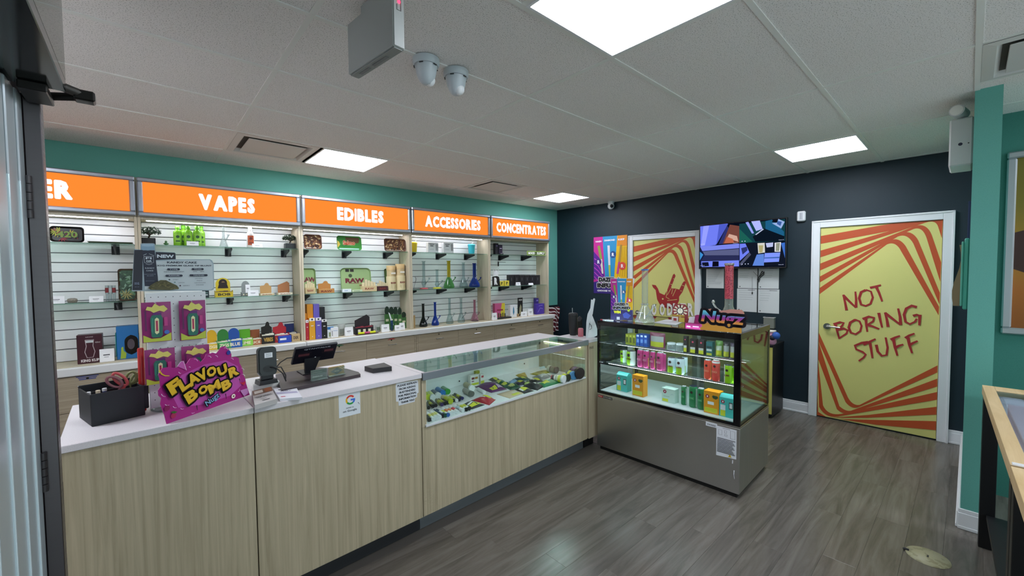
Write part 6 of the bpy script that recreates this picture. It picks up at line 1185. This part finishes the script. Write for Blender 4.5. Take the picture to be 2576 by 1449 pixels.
MB().m(g1).tube([(-.0,.0,.03),(.0,-.05,.09),(.0,-.09,.14)],.007).build('stem',t); MB().m(glass('#d8d8d0',body=.5,bodyh='#a09a90')).lathe([(.006,0),(.016,.022)],12,cy=-.092,cz=.138).build('bowl',t); MB().m(g1).lathe([(.030,.15),(.036,.155),(.030,.16)],20).build('collar',t)
V=VP((0,0,0),0)
p0=at(1833,816,2,TZ); pt=at(1833,662,0,p0.x); hh=pt.z-TZ; p0.z=TZ; t=thing('water_pipe','tall glass pipe with a red scaled neck standing at the back of the fridge','water pipe',p0)
m,nt,n,l,bb=nodemat('red_scales'); tc=n.new('ShaderNodeTexCoord'); vo=n.new('ShaderNodeTexVoronoi'); vo.inputs['Scale'].default_value=95; l.new(tc.outputs['Object'],vo.inputs[0]); r_=ramp(n,[(.25,lin('#8a1f38')),(.6,lin('#c8505e'))]); l.new(vo.outputs[0],r_.inputs[0]); l.new(r_.outputs[0],bb.inputs['Base Color']); bb.inputs['Roughness'].default_value=.3
MB().m(m).lathe([(.032,hh*.42),(.032,hh-.02)],22).build('neck',t); MB().m(mat('#b8b0b0',.25,.8)).lathe([(.031,hh-.0198),(.036,hh-.014),(.036,hh-.004),(.033,hh)],22).build('rim',t)
MB().m(glass('#e6ecea',body=.35,bodyh='#c9ccc0')).lathe([(.06,0),(.07,.01),(.066,hh*.1),(.031,hh*.30),(.031,hh*.418)],22).build('chamber',t); MB().m(mat('#cfd2d0',.15,.8)).tube([(0,.03,hh*.16),(-.02,.09,hh*.26),(-.02,.115,hh*.33)],.008).build('stem',t); MB().m(mat('#cfd2d0',.15,.8)).lathe([(.006,0),(.014,.012),(.008,.03)],12,cx=-.02,cy=.115,cz=hh*.33).build('bowl',t)
flat('white sheet of paper lying on the glass fridge top',((1644,811),(1700,817.5),(1727,806),(1676,803.5)),TZ,.001,'#dcdce0',name='paper_sheet',cat='paper')
p,w_,h=S(1691,1731,765,804,0,-.78,TZ); t=thing('counter_card','red and cream card with a stopwatch drawing on the fridge','sign',p,-PI/2)
M=MB().m(mat('#8a2a30',.45)); M.push(fr(0)); M.prism([(-w_/2,0),(w_/2,0),(w_/2,h*.8),(w_*.3,h),(-w_*.35,h),(-w_*.48,h*.7)],-.003,0); M.lift=0
for k in range(11):
    a=2*PI*k/11; M.m(mat('#e6dcc4',.45)).poly([(w_*.02,h*.62),(w_*.02+w_*.44*math.cos(a),h*.62+h*.34*math.sin(a)),(w_*.02+w_*.44*math.cos(a+.28),h*.62+h*.34*math.sin(a+.28))])
M.m(mat('#2a2226',.4)).disc(w_*.02,h*.62,w_*.22); M.m(mat('#efe6d2',.4)).disc(w_*.02,h*.62,w_*.17); M.m(mat('#2a2226',.4)).line([(w_*.02,h*.62),(w_*.02,h*.74)],.002); M.rect(-w_*.01,h*.84,w_*.05,h*.92); M.m(mat('#b08a2a',.45)).rect(-w_*.45,h*.3,w_*.3,h*.4); M.m(mat('#d8d0cc',.45)).rect(-w_*.5,.0,-w_*.1,h*.28); M.m(mat('#a0343c',.45)).rect(-w_*.4,h*.05,-w_*.2,h*.2); M.m(mat('#c8b04a',.45)).rect(-w_*.05,0,w_*.3,h*.26); M.pop(); M.build('card',t)
p,w_,h=S(1724,1762,792,829,0,-1.10,TZ); t=thing('candy_display','small magenta display with a round back on the fridge','display box',p,-PI/2); M=MB().m(mat('#b0307a',.4)).box(-w_/2,w_/2,0,.05,0,h*.36,.002); M.push(fr(0)); art(M,w_,h*.36,[('r','#e0b8d0',.1,.2,.35,.5),('r','#e0b8d0',.5,.3,.9,.55)]); M.pop(); M.build('tray',t)
M=MB().m(mat('#a02a70',.4)); M.push(fr(.052)); M.prism([(-w_*.15,0)]+[(w_*.15+w_*.3*math.cos(a),h*.68+h*.3*math.sin(a)) for a in (PI*(1-k/9)+0 for k in range(10))]+[(w_*.45,0)],0,.003); M.pop(); M.build('round_back',t)
M=MB().m(mat('#d8d2da',.4)); M.push(fr(.045)); M.prism([(-w_*.48,h*.37),(-w_*.1,h*.3),(-w_*.02,h*.85),(-w_*.4,h*.78)],0,.002); M.pop(); M.build('white_card',t)
V=VP(at(1763,831,0,-1.155)*1,FA); V=VP((-1.150,at(1763,830,0,-1.15).y,TZ),FA); q=V.z(1560,730,6.44)
t=thing('counter_sign','bubble letter sign in blue, pink and orange standing on the fridge front edge','sign',M=V.M)
M=MB().m(mat('#d59a3c',.4)); M.push(fr(0)); o=[(1295,640),(1300,600),(1330,590),(1320,540),(1345,470),(1335,420),(1345,350),(1400,310),(1470,300),(1540,330),(1620,330),(1700,325),(1790,310),(1880,315),(1970,320),(2010,370),(2000,430),(1975,480),(1985,540),(1965,590),(1965,700)]
M.prism([(a,max(b_,0)) for a,b_ in (q(*p) for p in o)],-.004,0); M.lift=0
M.m(mat('#c88a80',.4)).poly([q(*p) for p in o[3:18]]); 
c=q(1655,465); g1=gradmat('nugz_gradient',[(0,'#e8a83c'),(.35,'#e0904a'),(.5,'#b02a86'),(.68,'#8a4aa8'),(.82,'#4aa6cc'),(1,'#6ac0d8')],'Z',c[1]-.052,c[1]+.045)
M.lift=6; M.m(mat('#1d1622',.4)).otext('Nugz',c[0],c[1]-.002,.108,.285,.03,.021,-.02,.15,18); M.lift=9; M.m(g1).text('Nugz',c[0],c[1]-.002,.108,.285,.035,-.02,.15); M.pop(); M.build('card',t)
M=MB().m(mat('#d8d8d8',.5)); M.push(Tr(.12,0,0) @ Matrix.Rotation(PI/2,4,'Z') @ FRONT); M.prism([(.002,0),(.002,.08),(.05,0)],0,.002); M.pop(); M.build('easel_strut',t)

# ================================================================== DARK WALL
VW=VP((dwx(1.0)-.001,1.0,0),DANG)
def onwall(px0,px1,pyt,pyb):
    a=VW.uv((px0+px1)/2-(px1-px0)/2,(pyt+pyb)/2); b=VW.uv(px1,(pyt+pyb)/2); t_=VW.uv((px0+px1)/2,pyt)[1]; b_=VW.uv((px0+px1)/2,pyb)[1]
    return a[0],b[0],b_,t_
u0,u1,v0,v1=onwall(1494,1578,594,739); t=thing('wall_poster','large poster in purple, blue and yellow on the dark wall','poster',M=VW.M @ Tr((u0+u1)/2,0,v0))
M=MB().m(mat('#e8e8ee',.4)).box(-(u1-u0)/2,(u1-u0)/2,-.004,-.0,0,v1-v0); M.push(fr(-.0042)); dazed(M,u1-u0,v1-v0,True); M.pop(); M.build('sheet',t)
# tv
VT=VP((dwx(.5)-.11,.5,0),DANG); q=VT.z(1750,540,5.574); c0=[q(*p) for p in ((55,165),(1262,38),(1262,730),(62,745))]
uu0=(c0[0][0]+c0[3][0])/2; uu1=(c0[1][0]+c0[2][0])/2; vv1=(c0[0][1]+c0[1][1])/2; vv0=(c0[2][1]+c0[3][1])/2
t=thing('wall_tv','wall television showing four blue tinted security camera views','television',M=VT.M @ Tr(uu0,0,vv0)); TW,TH=uu1-uu0,vv1-vv0
MB().m(mat('#08090e',.25)).box(-.012,TW+.012,.001,.045,-.016,TH+.012,.004).build('housing',t)
M=MB().m(mat('#1a1a1e',.5)).box(TW*.35,TW*.65,.0455,.105,TH*.3,TH*.7); M.build('wall_mount',t)
M=MB().m(emit('#060a16',1)); M.push(fr(.0005)); M.rect(0,0,TW,TH)
K=lambda x,y:(min(max((q(x,y)[0]-uu0),.001),TW-.001),min(max(q(x,y)[1]-vv0,.001),TH-.001))
E_=.8
def scr(c,*pts): M.m(emit(c,E_)).poly([K(*p) for p in pts])
scr('#6a78e8',(65,165),(450,125),(280,425),(65,460)); scr('#8f98f4',(110,160),(190,152),(130,430),(75,440)); scr('#4a58c0',(330,140),(455,130),(290,425)); scr('#2a3068',(440,150),(470,200),(380,410),(320,415)); scr('#6e4038',(480,140),(612,160),(612,395),(380,410)); scr('#c8a090',(470,270),(580,300),(600,380),(440,330)); scr('#b06048',(440,310),(520,340),(540,395),(400,400))
scr('#123c44',(612,130),(1255,60),(1255,370),(612,400)); scr('#1a5a50',(615,200),(800,380),(615,400)); scr('#0a1420',(960,190),(1250,300),(1240,370),(840,380),(800,310)); scr('#8f9ae8',(700,110),(740,100),(820,260),(790,265)); scr('#a8b0f0',(780,95),(900,80),(940,200),(850,230)); scr('#1c5a80',(980,90),(1070,70),(1240,240),(1240,300),(980,200)); scr('#0a0c18',(1090,60),(1150,60),(1140,110),(1070,105)); scr('#8fa8d8',(1070,120),(1200,195),(1250,100),(1160,60),(1150,110)); scr('#3a5a9a',(1150,90),(1210,100),(1190,160),(1140,130)); scr('#b4bcd8',(960,205),(850,285),(835,280),(940,200))
scr('#161c40',(65,470),(612,415),(612,730),(65,735)); scr('#7480e0',(65,450),(612,405),(612,470),(95,510)); scr('#555a80',(100,515),(610,480),(610,570),(130,570)); scr('#262a50',(125,570),(610,575),(610,640),(80,650)); scr('#6f80e8',(80,655),(610,640),(610,725),(90,735)); scr('#0a0a18',(240,655),(325,655),(325,725),(235,730)); scr('#101428',(90,670),(180,665),(190,720),(100,728)); scr('#3a86c8',(62,520),(110,560),(62,640))
scr('#101624',(615,400),(1255,380),(1255,715),(615,720)); scr('#6a7ae8',(620,410),(700,405),(755,525),(620,650)); scr('#2a3268',(640,470),(720,450),(730,500),(660,560)); scr('#4a4e68',(755,530),(780,560),(640,715),(618,690)); scr('#c9c8c0',(870,400),(970,395),(975,530),(880,545)); scr('#a8a070',(885,430),(950,430),(940,530),(895,535)); scr('#b0b8e0',(985,400),(1090,390),(1085,450),(1000,460)); scr('#d8d8e0',(1110,395),(1200,385),(1190,520),(1110,520)); scr('#8a9080',(1130,400),(1185,395),(1175,510),(1125,510)); scr('#5a80d0',(860,560),(960,550),(960,715),(800,715)); scr('#7a90f0',(970,540),(1190,530),(1170,660),(960,670)); scr('#3c60a8',(970,600),(1180,590),(1175,610),(965,615)); scr('#3a6ac0',(1200,400),(1255,390),(1255,610))
M.m(emit('#c8d0f0',E_))
for x,y in ((655,375),(695,372),(655,695),(700,692),(740,690)): M.disc(*K(x,y),.006,n=6)
for x,y,s_ in ((1215,352,'Camera 02'),(560,398,'Camera 01'),(100,415,'LIVE'),(1215,700,'Camera 04'),(100,715,'Camera 03')): c=K(x,y); M.text(s_,min(max(c[0],.04),TW-.04),c[1],.009,.05,.0)
M.pop(); M.build('screen',t)
# papers
q=VW.z(1750,540,5.574)
for k,(pts,lb) in enumerate(((((150,750),(398,745),(395,1032),(150,1028)),'single printed page on the dark wall left of the red pipe'),(((600,745),(868,740),(865,1035),(592,1028)),'upper left of four printed pages under the television'),(((882,740),(1170,738),(1165,1042),(878,1035)),'upper right of four printed pages under the television'),(((585,1036),(862,1042),(852,1368),(578,1348)),'lower left of four printed pages under the television'),(((880,1045),(1172,1050),(1168,1390),(872,1370)),'lower right of four printed pages under the television'))):
    pp=[q(*p) for p in pts]; a=min(p[0] for p in pp); b=max(p[0] for p in pp); c=min(p[1] for p in pp); d=max(p[1] for p in pp); w_,h=b-a,d-c
    ar=[('l','#8b9096',[(.08+.03*(i%2),.93-i*(.1 if k else .045)),(.5+((i*37+k*13)%40)/100,.93-i*(.1 if k else .045))],.010) for i in range(5 if k else 17)]+[('r','#3c4046',.08,.06,.14,.10),('l','#55595f',[(.55,.95),(.9,.95)],.02)]
    M=MB().m(mat('#d5d8d8',.6)); M.box(-w_/2,w_/2,-.0018,-.0005,0,h); M.push(fr(-.002)); art(M,w_,h,ar); M.pop(); M.build('notice_page',M=VW.M @ Tr((a+b)/2,0,c),label=lb,cat='paper',group='printed notices on the dark wall')
M=MB().m(mat('#0b0b0d',.4)); W3=lambda x,y,o=.012: tuple(VW.M @ Vector((q(x,y)[0],-o,q(x,y)[1])))
M.tube([W3(885,735,.02),W3(882,800),W3(876,870),W3(872,960),W3(874,1100),W3(872,1400)],.0035); M.tube([W3(870,905),W3(900,860),W3(930,800),W3(965,800),W3(960,840),W3(910,880),W3(885,905),(W3(890,950)),W3(905,900)],.004); M.tube([W3(868,912),W3(905,850),W3(940,790),W3(955,815),W3(900,870)],.004); M.build('cable',label='black cable tied in a bundle hanging under the television',cat='cable')
M=MB().m(mat('#1a1a1c',.4)); M.tube([W3(795,870,.006),W3(797,1085,.006)],.0012); M.cyl(W3(797,1085,.006),W3(795,1115,.006),.006,n=8); M.tube([W3(810,795,.006),W3(868,860,.006)],.0015); M.build('cable',label='thin wire with a small plug hanging before the printed pages',cat='cable')
u0,u1,v0,v1=onwall(2007,2028,532,557); M=MB().m(mat('#e2e4e8',.4)); a=(u1-u0); M.box(-a/2,a/2,-.045,-.0,0,v1-v0,.01); M.push(fr(-.0452)); art(M,a,v1-v0,[('r','#b9bcc4',.3,.15,.72,.85),('r','#9a9da6',.42,.2,.5,.8)]); M.pop(); M.build('motion_sensor',M=VW.M @ Tr((u0+u1)/2,0,v0),label='small white motion sensor on the dark wall left of the large door',cat='sensor')
u0,u1,v0,v1=onwall(1924,1951,797,825); M=MB().m(mat('#7b7d74',.4)); a=u1-u0; M.box(-a/2,a/2,-.06,0,0,v1-v0,.004); M.m(mat('#c8c8c4',.4)).box(-a/2-.003,a/2+.003,-.063,0,v1-v0-.008,v1-v0); M.build('wall_box',M=VW.M @ Tr((u0+u1)/2,0,v0),label='small grey box fixed to the dark wall behind the fridge corner',cat='box')
# black cabinet with yellow side, cloth bundle
t=thing('low_cabinet','low black cabinet with a yellow side panel behind the fridge','cabinet',(.794,-.43,0)); MB().m(mat('#0c0f14',.4)).box(.0035,.40,0,.72,.02,.78,.003).build('body',t); MB().m(mat('#c2bb62',.45)).box(0,.003,.0,.72,.05,.775).build('side_panel',t); MB().m(mat('#0c0f14',.4)).box(-.004,.404,-.004,.724,.7805,.80,.002).build('top',t)
p=at(1947,858,0,.88); t=thing('plush_bundle','pink and blue bundle lying on the low black cabinet','bundle',(.88,p.y+.02,.8005))
MB().m(mat('#d89ab8',.7)).lathe([(.03,0),(.045,.02),(.04,.09),(.03,.13)],14).build('pink_pouch',t); MB().m(mat('#2a5ab0',.6)).sphere((-.02,-.045,.10),.04,12,8).build('blue_ball',t); MB().m(mat('#ded6cc',.6)).box(-.04,.05,-.03,.05,.132,.15,.006).build('lid',t); MB().m(mat('#1c1a2c',.6)).sphere((-.03,-.012,.075),.03,10,6).build('dark_ball',t)
# office chair + striped jacket at the far end
t=thing('office_chair','black office chair at the far end behind the counter','chair',(.35,1.55,0),.6)
cm_=mat('#15161a',.6)
MB().m(cm_).box(-.25,.25,-.24,.24,.44,.52,.035).build('seat',t); MB().m(cm_).box(-.22,.22,.20,.27,.60,.98,.03).build('backrest',t); MB().m(M_BPLAS).tube([(0,.1,.46),(0,.26,.47),(0,.285,.6),(0,.275,.75)],.02).build('back_frame',t); MB().m(M_BPLAS).cyl((0,0,.1),(0,0,.44),.025,n=12).build('gas_lift',t)
for k in range(5):
    a=2*PI*k/5; M=MB().m(M_BPLAS); M.cyl((.03*math.cos(a),.03*math.sin(a),.10),(.30*math.cos(a),.30*math.sin(a),.07),.02,.014,8); lg=M.build('leg',t); M=MB().m(M_BPLAS); M.cyl((.30*math.cos(a)-.012,.30*math.sin(a),.03),(.30*math.cos(a)+.012,.30*math.sin(a),.03),.03,n=12); M.build('caster',lg)
for s_ in (-1,1): MB().m(M_BPLAS).tube([(s_*.24,0,.47),(s_*.31,0,.5),(s_*.31,0,.68),(s_*.30,-.14,.70)],.014).build('armrest',t)
m,nt,n,l,bb=nodemat('striped_cloth'); tc=n.new('ShaderNodeTexCoord'); wv=n.new('ShaderNodeTexWave'); wv.bands_direction='DIAGONAL'; wv.inputs['Scale'].default_value=9; wv.inputs['Distortion'].default_value=1.5; l.new(tc.outputs['Object'],wv.inputs[0]); r_=ramp(n,[(.78,lin('#5a0f1c')),(.84,lin('#e6e0e0'))]); l.new(wv.outputs[0],r_.inputs[0]); l.new(r_.outputs[0],bb.inputs['Base Color']); bb.inputs['Roughness'].default_value=.8
M=MB().m(m); n_=10; vs=[]
for j in range(n_+1):
    for i in range(n_+1): u=i/n_; v=j/n_; vs.append(((u-.5)*.30,.035*math.sin(u*9)+.02*math.sin(v*5+u*4),-.42*v))
k=len(vs); vs+=[(x,y+.02,z) for x,y,z in vs]; fs=[(j*(n_+1)+i,j*(n_+1)+i+1,(j+1)*(n_+1)+i+1,(j+1)*(n_+1)+i) for j in range(n_) for i in range(n_)]; fs+=[tuple(k+a for a in f[::-1]) for f in fs]; M.add(vs,fs,True); ja=at(1384,790,1,2.93); jt=thing('striped_jacket','dark red and white striped jacket hanging beyond the drawer units','jacket',(ja.x+.09,2.93,1.0)); M.build('cloth',jt); MB().m(M_BPLAS).tube([(0,.0,-.02),(0,.03,.0),(0,.055,.0)],.006).build('hook',jt)
# ================================================================== CEILING FITTINGS
def turret(x,y,label,lens):
    t=thing('security_camera',label,'security camera',(x,y,H),group='white ceiling dome cameras'); w1=mat('#b9c1c6',.35)
    MB().m(w1).lathe([(.066,0),(.066,-.026),(.06,-.034)][::-1],28).build('mount',t); MB().m(w1).lathe([(.0001,-.122),(.02,-.12),(.035,-.105),(.046,-.08),(.055,-.0345)],28).build('housing',t)
    M=MB().m(w1 if not lens else mat('#e6e8ea',.3)).sphere((.018*math.cos(lens),.018*math.sin(lens),-.096),.029,14,8); M.build('lens_ball',t); M=MB().m(mat('#33363a',.5)); 
    
    M=MB().m(mat('#3a3d40',.5))
    for k in range(5):
        a=k*1.25-2.2; M.push(Matrix.Rotation(a,4,'Z')); M.box(-.010,.010,-.0605,-.056,-.040,-.036); M.pop()
    M.build('vent_slots',t); return t
turret(-3.126,.0,'white ceiling dome camera nearer the exit sign',.001); turret(-2.945,.005,'white ceiling dome camera right of its twin with a tilted lens',-1.2)
p=at(1537,514,0,dwx(1.9)-.06); t=thing('security_camera','small round white camera high in the corner of the dark wall','security camera',(p.x,p.y,H),group='white ceiling dome cameras')
MB().m(mat('#d8dcde',.35)).lathe([(.045,-.03),(.05,0)],20).build('mount',t); MB().m(mat('#dfe3e5',.3)).sphere((0,0,-.065),.05,18,10).build('housing',t); MB().m(mat('#101318',.2)).sphere((-.022,-.026,-.07),.028,12,8).build('lens',t)
# exit sign box
zb=2.43; c_=[at(px,py,2,zb) for px,py in ((877,190),(913,195),(1027,127),(993,113))]; ln=((c_[3]-c_[0]).length+(c_[2]-c_[1]).length)/2; d_=(c_[3]-c_[0]).normalized(); ang=math.atan2(d_.y,d_.x); thk=.05
t=thing('exit_sign','grey metal emergency sign box with a red lamp hanging from the ceiling','exit sign',(c_[0].x,c_[0].y,zb),ang)
MB().m(mat('#a3a6a4',.45)).box(0,ln,0,.05,.004,.205,.002).build('housing',t); MB().m(mat('#8e918f',.5)).box(.004,ln-.004,.008,.042,-.0,.0035).build('bottom_plate',t)
M=MB().m(mat('#77797a',.5)); M.box(.05,.12,.02,.032,-.002,-.0002); M.box(.15,.25,.02,.032,-.002,-.0002); M.build('diffuser_slot',t)
M=MB().m(mat('#b4b6b4',.4)).box(ln+.0005,ln+.004,.004,.046,.006,.203,.001); M.build('end_cap',t); MB().m(emit('#ff3a5a',2.5)).sphere((ln+.005,.025,.165),.006,10,6).build('test_lamp',t); M=MB().m(mat('#7c7e80',.4)); M.tube([(ln+.005,.017,.155),(ln+.005,.017,.135),(ln+.005,.033,.135),(ln+.005,.033,.175)],.0015); M.build('test_button',t)
MB().m(mat('#a3a6a4',.45)).box(ln*.3,ln*.7,.005,.045,.2055,H-zb+.0,.002).build('canopy',t)
# emergency light on the stub wall
ex=-.30; a=at(2400,300,0,ex); b=at(2403,418,0,ex)
t=thing('emergency_light','white emergency light box with a round lamp head above the stub wall','emergency light',(ex,-1.8195,b.z)); hh=a.z-b.z; wd=.105
MB().m(mat('#d3d6d6',.4)).box(-.0,.28,.0,wd,0,hh,.008).build('housing',t); M=MB(); M.push(Matrix.Rotation(-PI/2,4,'Z') @ FRONT); M.m(mat('#101a3a',.3)).disc(-.055,hh*.45,.010,n=12); M.m(mat('#303438',.4)).disc(-.02,hh*.45,.004,n=8);  M.pop(); M.build('front_marks',t)
M=MB().m(mat('#cfd2d2',.35)); M.cyl((.06,.05,hh+.035),(-.05,.075,hh+.040),.034,.036,20); M.build('lamp_head',t); MB().m(mat('#f2f2ec',.15)).cyl((-.0505,.075,hh+.040),(-.054,.0758,hh+.040),.030,n=20).build('lens',t); MB().m(mat('#cfd2d2',.4)).cyl((.06,.045,hh+.0005),(.06,.05,hh+.03),.015,n=10).build('bracket',t)
# rack on the stub wall (seen edge on)
zz=[at(2415,y,0,-.35).z for y in (778,600)]; t=thing('wall_rack','teal wall rack holding brown paper bags on the stub wall','rack',(-.36,-1.8195,zz[0]))
MB().m(mat('#4fae9a',.5)).box(0,.25,.0,.022,0,zz[1]-zz[0],.006).build('back_plate',t); MB().m(mat('#67bba8',.5)).box(.0,.24,.023,.034,.02,zz[1]-zz[0]-.02,.004).build('front_plate',t)
M=MB().m(mat('#8f7a5c',.8)); nn=9; hz=zz[1]-zz[0]; pf=[.036+.012*math.sin(k*.8)+.02*(1-k/8) for k in range(nn)]; vs=[]
for k in range(nn): z=.02+(hz-.06)*k/8; vs+=[(.02,.0345,z),(.02,pf[k]+.006,z),(.22,pf[k]+.006,z),(.22,.0345,z)]
M.add(vs,[(4*k+a,4*k+4+a,4*k+4+(a+1)%4,4*k+(a+1)%4) for k in range(nn-1) for a in range(4)]+[(0,1,2,3),(4*nn-4,4*nn-1,4*nn-2,4*nn-3)]); M.build('paper_bags',t)
a=at(2448,505,0,-.25); b=at(2448,600,0,-.25); MB().m(mat('#1e2c58',.4)).box(0,.21,0,.012,0,a.z-b.z,.001).build('wall_notice',loc=(-.25,-1.8195,b.z),label='dark blue framed notice above the teal rack on the stub wall',cat='frame')
# picture on the end wall
X_=.2595; a=at(2537,385,0,X_); b=at(2514,838,0,X_); t=thing('framed_picture','large silver framed picture in yellow, orange and brown on the end wall','picture',(X_,(a.y+b.y)/2,b.z),-PI/2); ph=a.z-b.z; pw_=1.6; bb_=.045
for nm,(x0,x1,z0,z1) in (('f',(0,pw_,0,bb_)),('f',(0,pw_,ph-bb_,ph)),('f',(0,bb_,bb_,ph-bb_)),('f',(pw_-bb_,pw_,bb_,ph-bb_))): MB().m(mat('#b9bdc2',.3,.7)).box(x0,x1,-.03,0,z0,z1,.008).build('frame',t)
g1=gradmat('picture_ground',[(0,'#8a4a10'),(.25,'#a8601c'),(.45,'#a87a20'),(.7,'#7a6a1c'),(1,'#6f6418')],'Z',0,ph)
M=MB().m(g1).box(bb_,pw_-bb_,-.012,-.002,bb_,ph-bb_); M.push(fr(-.0125)); M.m(mat('#3a1a14',.5)).poly([(bb_+.001,ph*.36),(.12,ph*.33),(.25,ph*.40),(.4,ph*.55),(.5,ph*.62),(.3,ph*.62),(.12,ph*.58),(bb_+.001,ph*.56)]); M.m(mat('#a8441c',.5)).disc(1.0,ph*.5,.3); M.pop(); M.build('print',t)
# ================================================================== DISPLAY TABLES AT RIGHT
TA=R(180+1.9)
def dtable(x,y,L_,label,front):
    """local x runs toward the viewer along the wall side edge, y away from the aisle"""
    t=thing('display_table',label,'table',(x,y,0),TA,group='oak display tables with glass windows'); Z=.935; D=.62; th=.05
    M=MB().m(M_WALNUT); 
    MB().m(M_WALNUT).box(0,L_,0,.045,Z-th,Z,.001).build('edge_board',t); MB().m(M_WALNUT).box(0,L_,D-.022,D,Z-th,Z,.001).build('edge_board',t); MB().m(M_WALNUT).box(0,.12,.0455,D-.0225,Z-th,Z,.001).build('top_board',t); MB().m(M_WALNUT).box(L_-.12,L_,.0455,D-.0225,Z-th,Z,.001).build('top_board',t)
    MB().m(M_WALNUT).box(.1205,L_-.1205,.155,.20,Z-th,Z,.001).build('top_board',t); MB().m(M_WALNUT).box(.1205,L_-.1205,D-.05,D-.0225,Z-th,Z,.001).build('top_board',t)
    for ya,yb in ((.0455,.1545),(.2005,D-.0505)):
        MB().m(mat('#dfe4f0',.5)).box(.1205,L_-.1205,ya,yb,Z-.045,Z-.03).build('display_tray',t); MB().m(glass('#eef4fa')).box(.121,L_-.121,ya+.0005,yb-.0005,Z-.006,Z-.002).build('glass_window',t)
        MB().m(mat('#eef0f6',.4)).box(.16,L_-.16,ya+.02,yb-.02,Z-.0295,Z-.02,.002).build('white_card',t)
    for lx,ly in ((.0,.004),(L_-.06,.004),(.0,D-.064),(L_-.06,D-.064)): MB().m(mat('#08090c',.4)).box(lx,lx+.06,ly,ly+.06,0,Z-th-.001,.002).build('leg',t)
    MB().m(mat('#0d0f13',.5)).box(.062,L_-.062,.03,D-.03,.18,.20,.002).build('lower_shelf',t)
    return t
dtable(-.597,-1.888,1.40,'far oak display table beside the teal stub wall','f'); dtable(-2.012,-1.935,1.40,'near oak display table at the right edge','n')
for k in range(2): MB().m(mat('#e9eaf0',.4)).box(-.003,.003,0,.60,0,.006,.001).build('edge_strip',loc=(-1.991-.013*k,-1.938,.9375),rotz=PI+R(1.9),label=('white plastic strip on the far table’s end','white plastic strip on the near table’s end')[k],cat='strip')
# floor disc
p=at(2334,1402,2,0); t=thing('floor_outlet','round brass coloured floor outlet cover near the display tables','floor outlet',(p.x,p.y,.0005)); MB().m(speckle('worn_brass','#aaa585','#959070',30,.42,.45,.05,0)).lathe([(.092,0),(.09,.005),(.0001,.006)],40).build('cover',t); MB().m(mat('#2a2a24',.5)).box(-.012,.012,-.004,.004,.0062,.0068).build('slot',t); q_=at(2281,1385,2,0)-p; MB().m(mat('#14141a',.5)).tube([(q_.x*.9,q_.y*.9,.006),(q_.x*1.12,q_.y*1.12,.008),(q_.x*1.25,q_.y*1.2-.004,.004)],.007).build('tab',t)
# ================================================================== ENTRANCE DOOR AT LEFT
t=thing('door_3',None,None,(-4.43,-.10,0),kind='structure')
MB().m(brushed('bronze_frame','#6c6668',.35,(4,4,120))).box(-.0,.033,-.03,.01,0,2.12,.002).build('frame',t)
MB().m(mat('#3a3335',.35,.5)).box(-.02,-.0005,-.03,.30,0,2.6,.002).build('frame',t)
lm=mat('#aeb8bd',.28,.35)
for k,(a,b) in enumerate(((-.005,-.065),(-.067,-.16),(-.162,-.262),(-.264,-.375),(-.377,-.62),(-.622,-1.0))):
    MB().m(lm).box(-.014-.004*k,.0-.004*k,-.031+a,-.031+b,0,2.095,.003).build('door_panel',t)
    if k: MB().m(mat('#e4f4fa',.2,.3)).box(-.003-.004*k,.0035-.004*k,-.0305+a,-.026+a,0.0,1.86 if k<3 else 1.95,.001).build('reflection_stripe',t)  # pale strip: bluish reflection on the door, put in as colour
for z0,z1 in ((1.77,1.885),(1.02,1.13)):
    M=MB().m(mat('#4a4648',.3,.7))
    for k in range(5): M.cyl((.004,-.036,z0+(z1-z0)*k/5+.001),(.004,-.036,z0+(z1-z0)*(k+1)/5-.001),.0075,n=12)
    M.build('hinge',t)
t=thing('door_closer','dark metal closer arm reaching out above the entrance door','door closer',(-4.40,-.14,2.10))
dk=mat('#24211f',.35,.6)
MB().m(dk).box(-.02,.03,-.12,.0,-.022,-.001,.002).build('bracket',t)
M=MB().m(mat('#4a4644',.35,.5)); p1=at(20,165,2,2.13)-Vector((-4.40,-.14,2.10)); p2=at(225,245,2,2.11)-Vector((-4.40,-.14,2.10)); M.cyl(p1,p2,.014,.012,8); M.build('arm',t); M=MB().m(dk); p3=at(60,240,2,2.095)-Vector((-4.40,-.14,2.10)); M.cyl(p3,p2,.011,n=8); M.build('arm',t)
M=MB().m(dk); M.box(p2.x-.03,p2.x+.012,p2.y-.02,p2.y+.02,p2.z-.016,p2.z+.012,.004); M.build('shoe',t)
# dark header box and smoked glass panel above the entrance
t=thing('transom_panel','dark glossy header with a clear glass panel above the entrance door','panel',(-4.34,-.22,2.10))
MB().m(mat('#191d1c',.12)).box(-.30,0,-1.6,0,0,.03,.002).build('header',t); MB().m(glass('#c9cfc8',body=.22,bodyh='#8a8c84')).box(-.004,.0,-1.6,.0,.0305,.40).build('glass_panel',t)
